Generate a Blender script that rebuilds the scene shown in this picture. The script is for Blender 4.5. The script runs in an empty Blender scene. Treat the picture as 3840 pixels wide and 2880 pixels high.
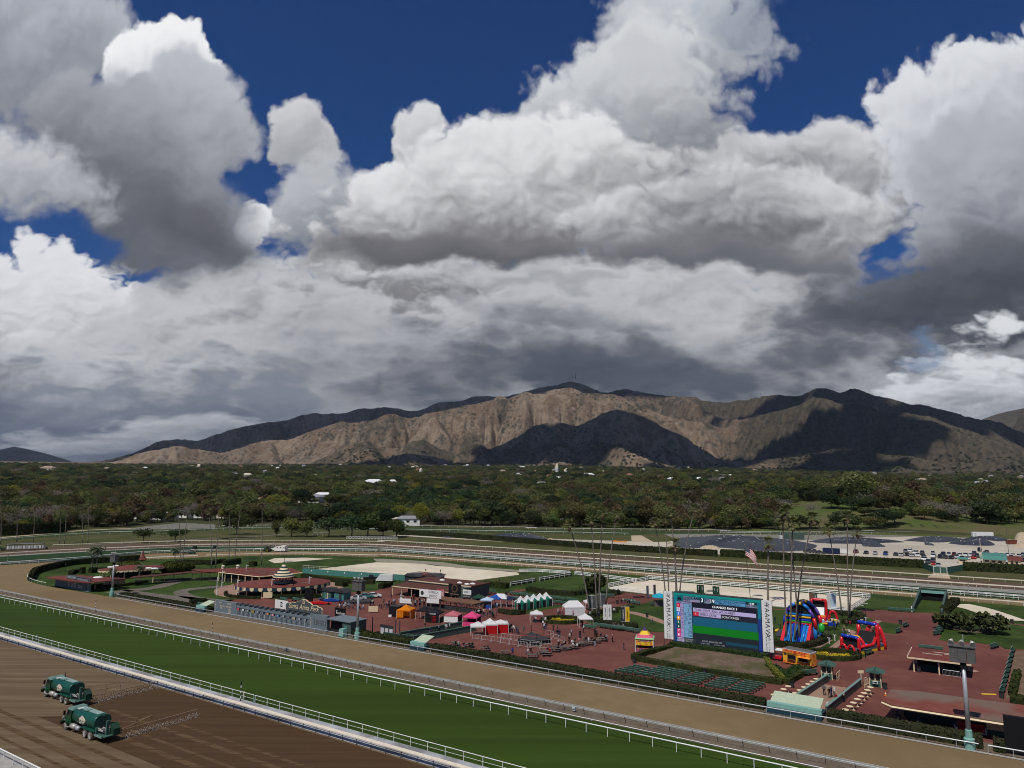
import bpy, bmesh, math, random
import numpy as np
from mathutils import Vector, Matrix

scene = bpy.context.scene
# ---------------------------------------------------------------- camera
F_PX, PITCH, ROLL, CAM_H = 2662.0, math.radians(7.75), math.radians(0.1), 34.0   # focal length in 3840-wide pixels
_cp, _sp, _cr, _sr = math.cos(PITCH), math.sin(PITCH), math.cos(ROLL), math.sin(ROLL)
cam_data = bpy.data.cameras.new('camera')
cam = bpy.data.objects.new('camera', cam_data)
scene.collection.objects.link(cam)
scene.camera = cam
cam_data.sensor_fit = 'HORIZONTAL'
cam_data.sensor_width = 36.0
cam_data.lens = 36.0 * F_PX / 3840.0
cam_data.clip_start = 0.5
cam_data.clip_end = 90000.0
right, up, back = Vector((_cr, -_sr*_sp, _sr*_cp)), Vector((-_sr, -_cr*_sp, _cr*_cp)), Vector((0, -_cp, -_sp))
m = Matrix((right, up, back)).transposed().to_4x4()
m.translation = Vector((0, 0, CAM_H))
cam.matrix_world = m
scene.render.resolution_x, scene.render.resolution_y = 1024, 768

# image crops, (left, top, scale); S() gives the ray through an image pixel, G() its ground point
RG = {'A':(0,1900,2.304),'B':(700,1900,2.304),'C':(1500,1900,2.304),'D':(2300,1900,2.304),'E':(2880,1900,2.304),'F':(0,2380,2.304),
 'H':(2880,2380,2.304),'I':(2000,2380,2.304),'J':(1250,2150,3.687),'K':(1750,2150,3.687),'L':(2300,2150,3.3515),'M':(2860,2200,3.687),
 'T':(760,2220,3.687),'U':(0,1400,1.728),'V':(1280,1350,1.728),'W':(2560,1350,1.728),'N':(2860,2500,4.424),'O':(3300,2380,3.4556),
 'P':(150,2050,3.687),'Q':(700,2080,3.687),'X':(130,2480,5.185),'Y':(0,1950,3.687),'Z':(3240,1950,3.687),'a':(600,1780,3.16),
 'b':(1300,1780,3.16),'c':(2000,1780,3.16),'d':(2700,1780,3.16),'e':(0,1780,3.687),'f':(0,0,0.57604)}
def S(c, x, y):
    ox, oy, s = RG[c]
    u, v = (ox + x/s - 1920)/F_PX, -(oy + y/s - 1440)/F_PX
    return right*u + up*v - back
def G(c, x, y, z=0.0):
    d = S(c, x, y); k = (z - CAM_H)/d.z
    return Vector((d.x*k, d.y*k, z))
TRK_A = math.radians(56)                       # the course runs at this angle to the camera axis
TS = Vector((math.sin(TRK_A), -math.cos(TRK_A), 0)); TN = Vector((math.cos(TRK_A), math.sin(TRK_A), 0))
RZ = math.atan2(TS.y, TS.x)
def T(s, n, z=0.0): return TS*s + TN*n + Vector((0, 0, z))          # metres along and across the course
def SN(c, x, y):
    p = G(c, x, y); return p.dot(TS), p.dot(TN)

# ---------------------------------------------------------------- sun and sky
SUN_EL, SUN_AZ = math.radians(58), math.radians(31)       # shadows fall 31 degrees right of straight ahead
SUN_VEC = Vector((-math.sin(SUN_AZ)*math.cos(SUN_EL), -math.cos(SUN_AZ)*math.cos(SUN_EL), math.sin(SUN_EL)))
sl = bpy.data.lights.new('sun', 'SUN'); sl.energy = 3.6; sl.angle = math.radians(0.53); sl.color = (1.0, 0.955, 0.89)
sun = bpy.data.objects.new('sun', sl); scene.collection.objects.link(sun)
sun.rotation_euler = SUN_VEC.to_track_quat('Z', 'Y').to_euler()
sun.location = (0, -50, 200)

world = bpy.data.worlds.new('World'); scene.world = world; world.use_nodes = True
wt = world.node_tree; wt.nodes.clear()
class NT:                                       # small helper to wire shader nodes
    def __init__(s, t): s.t = t
    def n(s, typ, **kw):
        nd = s.t.nodes.new(typ)
        ins = kw.pop('ins', {})
        for k, v in kw.items(): setattr(nd, k, v)
        for k, v in ins.items():
            if hasattr(v, 'is_linked') or isinstance(v, bpy.types.NodeSocket): s.t.links.new(v, nd.inputs[k])
            else: nd.inputs[k].default_value = v
        return nd
    def math(s, op, a, b=0.0, c=0.0, clamp=False):
        return s.n('ShaderNodeMath', operation=op, use_clamp=clamp, ins={0:a, 1:b, 2:c}).outputs[0]
    def vmath(s, op, a, b=(0,0,0), scale=None):
        nd = s.n('ShaderNodeVectorMath', operation=op, ins={0:a, 1:b})
        if scale is not None: nd.inputs['Scale'].default_value = scale
        return nd.outputs['Value'] if op in ('LENGTH','DOT_PRODUCT') else nd.outputs['Vector']
    def ramp(s, v, a, b, lo=0.0, hi=1.0, smooth=True):
        return s.n('ShaderNodeMapRange', interpolation_type='SMOOTHSTEP' if smooth else 'LINEAR', ins={0:v, 1:a, 2:b, 3:lo, 4:hi}).outputs[0]
    def mix(s, f, a, b):
        nd = s.n('ShaderNodeMix', data_type='RGBA')
        for i, v in ((0, f), (6, a), (7, b)):
            if isinstance(v, bpy.types.NodeSocket): s.t.links.new(v, nd.inputs[i])
            else: nd.inputs[i].default_value = v if i == 0 else (*v, 1.0)
        return nd.outputs[2]
    def noise(s, vec, scale, detail=4, rough=.55, dist=0., out='Fac'):
        return s.n('ShaderNodeTexNoise', ins={'Vector':vec, 'Scale':scale, 'Detail':detail, 'Roughness':rough, 'Distortion':dist}).outputs[out]
w = NT(wt)
tc = w.n('ShaderNodeTexCoord').outputs['Generated']
sky = w.n('ShaderNodeTexSky', sky_type='NISHITA', sun_disc=False, sun_elevation=SUN_EL, sun_rotation=math.pi + SUN_AZ, altitude=150., air_density=1.0, dust_density=0.6, ozone_density=2.5)
blue = w.mix(1.0, sky.outputs[0], (0, 0, 0))
blue = w.n('ShaderNodeVectorMath', operation='MULTIPLY', ins={0:sky.outputs[0], 1:(0.0088, 0.0255, 0.053)}).outputs[0]
sep = w.n('ShaderNodeSeparateXYZ', ins={0:tc})
ysafe = w.math('MAXIMUM', sep.outputs[1], 0.08)
uu, vv = w.math('DIVIDE', sep.outputs[0], ysafe), w.math('DIVIDE', sep.outputs[2], ysafe)
front = w.ramp(sep.outputs[1], 0.10, 0.30)
p0 = w.n('ShaderNodeCombineXYZ', ins={0:uu, 1:vv, 2:0.0}).outputs[0]
# ragged edges: the cumulus outlines are looked up through a turbulent offset
def n2(vec, scale, detail, rough, out='Fac'):
    return w.n('ShaderNodeTexNoise', noise_dimensions='2D', ins={'Vector':vec, 'Scale':scale, 'Detail':detail, 'Roughness':rough}).outputs[out]
vlog = w.math('MULTIPLY', w.math('LOGARITHM', w.math('MAXIMUM', w.math('ADD', vv, .10), .02), math.e), .62)
pn = w.n('ShaderNodeCombineXYZ', ins={0:uu, 1:vlog, 2:0.0}).outputs[0]          # detail flattens towards the horizon
wn1 = n2(pn, 3.0, 2, .5, 'Color')
wv = w.vmath('SCALE', w.vmath('SUBTRACT', wn1, (.5,.5,.5)), scale=0.13)
ps = w.vmath('ADD', p0, w.vmath('MULTIPLY', wv, (1, 1, 0)))
wn2 = n2(pn, 12.0, 4, .58, 'Color')
pw = w.vmath('ADD', ps, w.vmath('MULTIPLY', w.vmath('SCALE', w.vmath('SUBTRACT', wn2, (.5,.5,.5)), scale=0.05), (1, 1, 0)))
# cauliflower relief: rounded bumps at three sizes, and the same a little towards the light
pb = w.vmath('ADD', pn, w.vmath('MULTIPLY', w.vmath('SCALE', w.vmath('SUBTRACT', wn2, (.5,.5,.5)), scale=0.045), (1, 1, 0)))
def billow(p):
    t = None
    for sc, am in ((8., 1.), (19., .55), (43., .30)):
        v = w.math('MULTIPLY', w.math('ABSOLUTE', w.math('SUBTRACT', n2(p, sc, 0, .5), .5)), am*2.6); t = v if t is None else w.math('ADD', t, v)
    return w.math('SUBTRACT', t, .42)
bil = billow(pb)
relief = w.math('SUBTRACT', bil, billow(w.vmath('ADD', pb, (-.006, .013, 0))))
n_lo = w.math('SUBTRACT', n2(pn, 4.6, 3, .5), .5); n_hi = w.math('SUBTRACT', n2(pn, 30.0, 4, .62), .5)
n_edge = w.math('ADD', w.math('MULTIPLY', n_lo, .9), w.math('ADD', w.math('MULTIPLY', bil, .42), w.math('MULTIPLY', n_hi, .35)))
n_shade = w.math('ADD', w.math('MULTIPLY', n_lo, 1.1), w.math('ADD', w.math('MULTIPLY', n_hi, .25), w.math('ADD', w.math('MULTIPLY', relief, .30), w.math('MULTIPLY', bil, .16))))
def lin(c): return tuple(((x/255+.055)/1.055)**2.4 if x > 10 else x/255/12.92 for x in c)
# (centre x, centre y, half width, half height, tilt degrees, bright top, dark base, edge softness, turbulence, shade noise)
CL = [
 (60, 70, 240, 200, 10, (186,190,199), (134,138,148), .22, .55, .7),
 (1500, 60, 240, 200, 30, (206,208,213), (154,159,168), .5, 1.3, .8),
 (1270, 250, 400, 130, 36, (212,214,217), (150,154,162), .3, .9, .8),
 (1640, 10, 110, 80, 30, (176,184,195), (140,148,162), .7, 1.6, .6),
 (1480, 300, 190, 230, 0, (200,202,206), (126,129,136), .35, .8, .8),
 (1700, 400, 300, 140, 0, (212,213,216), (118,120,125), .25, .7, .9),
 (655, 280, 76, 84, 10, (210,210,213), (160,162,167), .22, .6, .6),
 (690, 450, 120, 150, 10, (190,192,197), (134,138,146), .4, .8, .8),
 (905, 320, 66, 105, 5, (218,219,222), (172,174,178), .22, .6, .5),
 (2160, 330, 300, 270, 52, (222,224,229), (140,143,152), .11, .5, .75),
 (2280, 520, 440, 330, 20, (176,179,187), (100,104,114), .25, .55, .7),
 (120, 800, 310, 250, -6, (226,227,231), (108,111,120), .12, .5, .85),
 (560, 830, 420, 330, 0, (196,197,201), (102,105,112), .3, .65, .85),
 (1300, 1060, 1500, 600, 0, (196,197,201), (72,78,90), .2, .4, .75),
 (1080, 440, 480, 195, 16, (228,229,231), (112,111,114), .2, .65, .8),
 (1560, 480, 330, 130, 0, (214,215,218), (104,105,110), .3, .65, .85),
 (1180, 605, 640, 38, 0, (228,229,232), (160,162,166), .6, 1.2, .8),
 (960, 552, 430, 50, -3, (122,121,124), (94,94,98), .6, .6, .3),
 (1500, 555, 330, 50, 3, (128,128,132), (98,100,106), .7, .6, .3),
 (2050, 640, 480, 160, 8, (106,109,116), (60,64,74), .5, .5, .45),
 (1250, 670, 300, 42, 4, (196,197,201), (128,131,138), .8, 1.2, .6),
 (1300, 790, 820, 130, 1, (104,108,117), (66,72,85), .8, .8, .6),
 (250, 920, 800, 150, -3, (126,132,143), (76,86,104), .5, .8, .65),
 (350, 955, 560, 55, 3, (182,185,191), (112,118,130), .8, 1.2, .7),
 (90, 860, 240, 50, 3, (160,164,172), (104,111,124), .8, 1.1, .6),
 (2120, 880, 270, 120, 8, (222,224,228), (136,140,148), .3, .75, .85),
 (355, 150, 150, 115, 10, (242,243,245), (192,195,202), .12, .5, .9),
 (556, 470, 48, 64, -10, (232,234,237), (160,162,168), .25, .6, .7),
 (400, 280, 165, 170, -20, (186,189,196), (136,139,147), .25, .55, .65),
 (280, 385, 370, 185, -37, (164,167,175), (92,95,103), .35, .45, .5),
 (60, 390, 230, 90, -25, (210,211,216), (150,153,160), .6, .9, .75),
 (400, 480, 250, 75, -30, (106,107,112), (84,85,90), .9, .6, .3),
]
base_cov = w.ramp(w.math('ADD', w.noise(tc, 1.7, 3, .6), w.math('MULTIPLY', sep.outputs[2], -.10)), .47, .60)
back_col = w.mix(w.ramp(w.noise(tc, 3.0, 2, .55), .3, .7), lin((104,108,116)), lin((196,198,203)))
col_all = w.mix(base_cov, blue, back_col)                          # the rest of the sky: the same broken cumulus
col = blue
def blob(cx, cy, rx, ry, rot):
    d = S('f', cx, cy)
    jx = S('f', cx+1, cy); jy = S('f', cx, cy-1)
    kx = jx.x/jx.y - d.x/d.y; ky = jy.z/jy.y - d.z/d.y
    return w.n('ShaderNodeMapping', vector_type='TEXTURE', ins={'Vector':pw, 'Location':(d.x/d.y, d.z/d.y, 0), 'Rotation':(0, 0, math.radians(rot)), 'Scale':(rx*kx, ry*ky, 1)}).outputs[0]
for cx, cy, rx, ry, rot, hi, lo, soft, turb, shn in CL:
    mp = blob(cx, cy, rx, ry, rot)
    sd = w.math('ADD', w.math('SUBTRACT', 1.0, w.vmath('LENGTH', mp)), w.math('MULTIPLY', n_edge, turb))
    a = w.ramp(sd, 0.0, soft)
    th = math.radians(rot)
    yl = w.vmath('DOT_PRODUCT', mp, (math.sin(th)*min(rx/ry, 1.6)*.5, math.cos(th), 0))
    f = w.ramp(w.math('ADD', w.math('ADD', yl, w.ramp(sd, 0, .5, .30, 0)), w.math('MULTIPLY', n_shade, 1.5*shn)), -.80, 1.2)
    col = w.mix(a, col, w.mix(f, lin(lo), lin(hi)))
for gx, gy, grx, gry in ((1968, 765, 40, 30),):
    mp = blob(gx, gy, grx, gry, -30)
    sd = w.math('ADD', w.math('SUBTRACT', 1.0, w.vmath('LENGTH', mp)), w.math('MULTIPLY', n_edge, 2.4))
    col = w.mix(w.ramp(sd, 0, 1.5, 0, .75), col, lin((104,128,160)))
col = w.mix(front, col_all, col)
SKY_STRENGTH = 1.0
bg = w.n('ShaderNodeBackground', ins={'Color':col, 'Strength':SKY_STRENGTH})
wo = w.n('ShaderNodeOutputWorld', ins={'Surface':bg.outputs[0]})
world.cycles.sampling_method = 'MANUAL'; world.cycles.sample_map_resolution = 512

vs = scene.view_settings
vs.view_transform = 'Standard'; vs.look = 'None'; vs.exposure = 0.0; vs.gamma = 1.0; vs.use_curve_mapping = False

scene.cycles.use_denoising = True; scene.cycles.denoiser = 'OPENIMAGEDENOISE'; scene.cycles.denoising_input_passes = 'RGB_ALBEDO_NORMAL'; scene.cycles.denoising_prefilter = 'ACCURATE'; scene.cycles.filter_width = 1.0
scene.cycles.use_adaptive_sampling = True; scene.cycles.adaptive_threshold = 0.02; scene.cycles.adaptive_min_samples = 16
scene.cycles.max_bounces = 6; scene.cycles.diffuse_bounces = 2; scene.cycles.glossy_bounces = 2; scene.cycles.transmission_bounces = 3; scene.cycles.volume_bounces = 0
# ================================================================ helpers
rnd = random.Random(7)
COL = scene.collection
def tag(o, label=None, cat=None, group=None, kind=None):
    for k, v in (('label', label), ('category', cat), ('group', group), ('kind', kind)):
        if v: o[k] = v
    return o
def link(o, parent=None):
    COL.objects.link(o)
    if parent is not None: o.parent = parent
    return o
def thing(name, loc, rz=0.0, label=None, cat=None, group=None, parent=None):
    o = bpy.data.objects.new(name, None); o.empty_display_size = .3
    o.location = loc; o.rotation_euler = (0, 0, rz)
    link(o, parent); return tag(o, label, cat, group)
def put(name, mesh, parent=None, loc=(0,0,0), rz=0.0, scale=None, rot=None):
    o = bpy.data.objects.new(name, mesh); o.location = loc
    o.rotation_euler = rot if rot else (0, 0, rz)
    if scale is not None: o.scale = scale if hasattr(scale, '__len__') else (scale,)*3
    return link(o, parent)
def dup(src, loc=None, rz=None, label=None, group=None, parent=None, scale=None):       # a thing with its parts and sub-parts
    c = src.copy(); COL.objects.link(c)
    if parent is not None: c.parent = parent
    if loc is not None: c.location = loc
    if rz is not None: c.rotation_euler = (0, 0, rz)
    if scale is not None: c.scale = (scale,)*3
    if label: c['label'] = label
    if group: c['group'] = group
    for ch in list(src.children): dup(ch, parent=c)
    return c
class MB:                                       # collects shapes into one mesh
    def __init__(s): s.v, s.f, s.m = [], [], []
    def add(s, vs, fs, mi=0):
        o = len(s.v); s.v += [tuple(v) for v in vs]
        for f in fs: s.f.append(tuple(i+o for i in f)); s.m.append(mi)
        return s
    def box(s, x0, x1, y0, y1, z0, z1, mi=0, top=None):
        t = top or (0, 0)                       # (inset x, inset y) of the upper face
        vs = [(x0,y0,z0),(x1,y0,z0),(x1,y1,z0),(x0,y1,z0),(x0+t[0],y0+t[1],z1),(x1-t[0],y0+t[1],z1),(x1-t[0],y1-t[1],z1),(x0+t[0],y1-t[1],z1)]
        return s.add(vs, [(3,2,1,0),(4,5,6,7),(0,1,5,4),(1,2,6,5),(2,3,7,6),(3,0,4,7)], mi)
    def tube(s, pts, r, n=6, mi=0, r1=None, cap=True):
        pts = [Vector(p) for p in pts]; L = len(pts); rings = []
        for i, p in enumerate(pts):
            d = (pts[min(i+1, L-1)] - pts[max(i-1, 0)]).normalized()
            a = d.cross(Vector((0,0,1)) if abs(d.z) < .9 else Vector((1,0,0))).normalized(); b = d.cross(a)
            rr = r[i] if hasattr(r, '__len__') else (r if r1 is None else r + (r1-r)*i/max(L-1, 1))
            rings.append([p + (a*math.cos(2*math.pi*k/n) + b*math.sin(2*math.pi*k/n))*rr for k in range(n)])
        vs = [v for q in rings for v in q]; fs = []
        for i in range(L-1):
            for k in range(n): fs.append((i*n+k, i*n+(k+1)%n, (i+1)*n+(k+1)%n, (i+1)*n+k))
        if cap: fs += [tuple(range(n-1, -1, -1)), tuple((L-1)*n+k for k in range(n))]
        return s.add(vs, fs, mi)
    def lathe(s, prof, n=16, mi=0, c=(0,0,0), sx=1., sy=1.):
        vs, fs = [], []
        for r, z in prof:
            for k in range(n): vs.append((c[0]+r*sx*math.cos(2*math.pi*k/n), c[1]+r*sy*math.sin(2*math.pi*k/n), c[2]+z))
        for i in range(len(prof)-1):
            for k in range(n): fs.append((i*n+k, i*n+(k+1)%n, (i+1)*n+(k+1)%n, (i+1)*n+k))
        fs.append(tuple(range(n-1, -1, -1))); fs.append(tuple((len(prof)-1)*n+k for k in range(n)))
        return s.add(vs, fs, mi)
    def prism(s, poly, z0, z1, mi=0):           # an upright prism over a plan outline
        n = len(poly)
        vs = [(p[0], p[1], z0) for p in poly] + [(p[0], p[1], z1) for p in poly]
        return s.add(vs, [tuple(range(n-1, -1, -1)), tuple(range(n, 2*n))] + [(i, (i+1)%n, n+(i+1)%n, n+i) for i in range(n)], mi)
    def extr(s, prof, y0, y1, mi=0):            # an x-z outline extruded along y
        n = len(prof)
        vs = [(p[0], y0, p[1]) for p in prof] + [(p[0], y1, p[1]) for p in prof]
        return s.add(vs, [tuple(range(n)), tuple(range(2*n-1, n-1, -1))] + [((i+1)%n, i, n+i, n+(i+1)%n) for i in range(n)], mi)
    def quad(s, a, b, c, d, mi=0): return s.add([a, b, c, d], [(0,1,2,3)], mi)
    def mesh(s, name, mats, smooth=False):
        me = bpy.data.meshes.new(name); me.from_pydata(s.v, [], s.f)
        for mt in (mats if isinstance(mats, (list, tuple)) else [mats]): me.materials.append(mt)
        if any(s.m): me.polygons.foreach_set('material_index', s.m)
        if smooth: me.polygons.foreach_set('use_smooth', [True]*len(s.f))
        me.update(); return me
def part(name, mb, mats, parent=None, loc=(0,0,0), rz=0.0, smooth=False, rot=None):
    return put(name, mb.mesh(name, mats, smooth), parent, loc, rz, rot=rot)
def loc2(root, p):                              # world point to the thing's own frame
    d = Vector(p) - root.location; a = -root.rotation_euler.z
    return Vector((d.x*math.cos(a)-d.y*math.sin(a), d.x*math.sin(a)+d.y*math.cos(a), d.z))
TMP = bpy.data.scenes.new('workbench')           # an empty side scene where lettering and figures are turned into meshes
def text_mesh(body, size, mat_, align='CENTER', depth=.01, shear=0., sx=1., width=1.):
    cu = bpy.data.curves.new('t', 'FONT'); cu.body = body; cu.size = size; cu.align_x = align; cu.align_y = 'CENTER'; cu.extrude = depth; cu.shear = shear; cu.space_character = width
    cu.resolution_u = 3; cu.fill_mode = 'BOTH'
    o = bpy.data.objects.new('t', cu); TMP.collection.objects.link(o)
    TMP.view_layers[0].update(); me = bpy.data.meshes.new_from_object(o.evaluated_get(TMP.view_layers[0].depsgraph))
    bpy.data.objects.remove(o); bpy.data.curves.remove(cu)
    me.materials.clear(); me.materials.append(mat_)
    if sx != 1.: me.transform(Matrix.Diagonal((sx, 1, 1, 1)))
    return me
FACE = (math.pi/2, 0, 0)                        # lettering stood upright, facing local -y
def lettering(name, body, size, mat_, parent, x, y, z, rot=FACE, **kw):
    return put(name, text_mesh(body, size, mat_, **kw), parent, (x, y, z), rot=rot)

# ---------------------------------------------------------------- materials
MATS = {}
def mat(name, c, c2=None, sc=1.0, rough=.85, detail=4, bump=0., bsc=None, metal=0., emit=0., spec=.10, stretch=None, rot=0., lo=.35, hi=.65, c3=None, sc3=None, vary=0., trans=0.):
    if name in MATS: return MATS[name]
    mt = bpy.data.materials.new(name); mt.use_nodes = True; t = mt.node_tree; t.nodes.clear(); q = NT(t)
    bs = q.n('ShaderNodeBsdfPrincipled', ins={'Roughness':rough, 'Metallic':metal, 'Specular IOR Level':spec})
    co = None
    def coord():
        o = q.n('ShaderNodeTexCoord').outputs['Object']
        if stretch or rot: o = q.n('ShaderNodeMapping', ins={'Vector':o, 'Rotation':(0, 0, rot), 'Scale':stretch or (1,1,1)}).outputs[0]
        return o
    if c2 is None and c3 is None and not bump and not vary:
        bs.inputs['Base Color'].default_value = (*c, 1)
    else:
        co = coord(); col = None
        if c2 is not None: col = q.mix(q.ramp(q.noise(co, sc, detail, .6), lo, hi), c, c2)
        else: col = q.mix(0.0, c, c)
        if c3 is not None: col = q.mix(q.ramp(q.noise(co, sc3 or sc*.13, 3, .55), .42, .62), col, c3)
        if vary:
            r = q.n('ShaderNodeObjectInfo').outputs['Random']
            hs = q.n('ShaderNodeHueSaturation', ins={'Hue':q.math('ADD', .5, q.math('MULTIPLY', q.math('SUBTRACT', r, .5), vary*.10)), 'Value':q.math('ADD', 1.0, q.math('MULTIPLY', q.math('SUBTRACT', q.math('FRACT', q.math('MULTIPLY', r, 7.3)), .5), vary)), 'Color':col})
            col = hs.outputs[0]
        t.links.new(col, bs.inputs['Base Color'])
        if bump:
            b = q.n('ShaderNodeBump', ins={'Strength':.6, 'Distance':bump, 'Height':q.noise(co, bsc or sc*3, 5, .6)})
            t.links.new(b.outputs[0], bs.inputs['Normal'])
    if emit:
        bs.inputs['Emission Color'].default_value = (*c, 1); bs.inputs['Emission Strength'].default_value = emit
    out = bs.outputs[0]
    if trans:
        tr = q.n('ShaderNodeBsdfTranslucent'); tr.inputs[0].default_value = (*[min(1, x*1.6) for x in c], 1)
        out = q.n('ShaderNodeMixShader', ins={0:trans, 1:out, 2:tr.outputs[0]}).outputs[0]
    t.links.new(out, q.n('ShaderNodeOutputMaterial').inputs[0])
    MATS[name] = mt; return mt
def flat(name, c, rough=.6, **kw): return mat(name, c, tuple(x*.82 for x in c), 2.5, rough, lo=.3, hi=.75, **kw)
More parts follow.
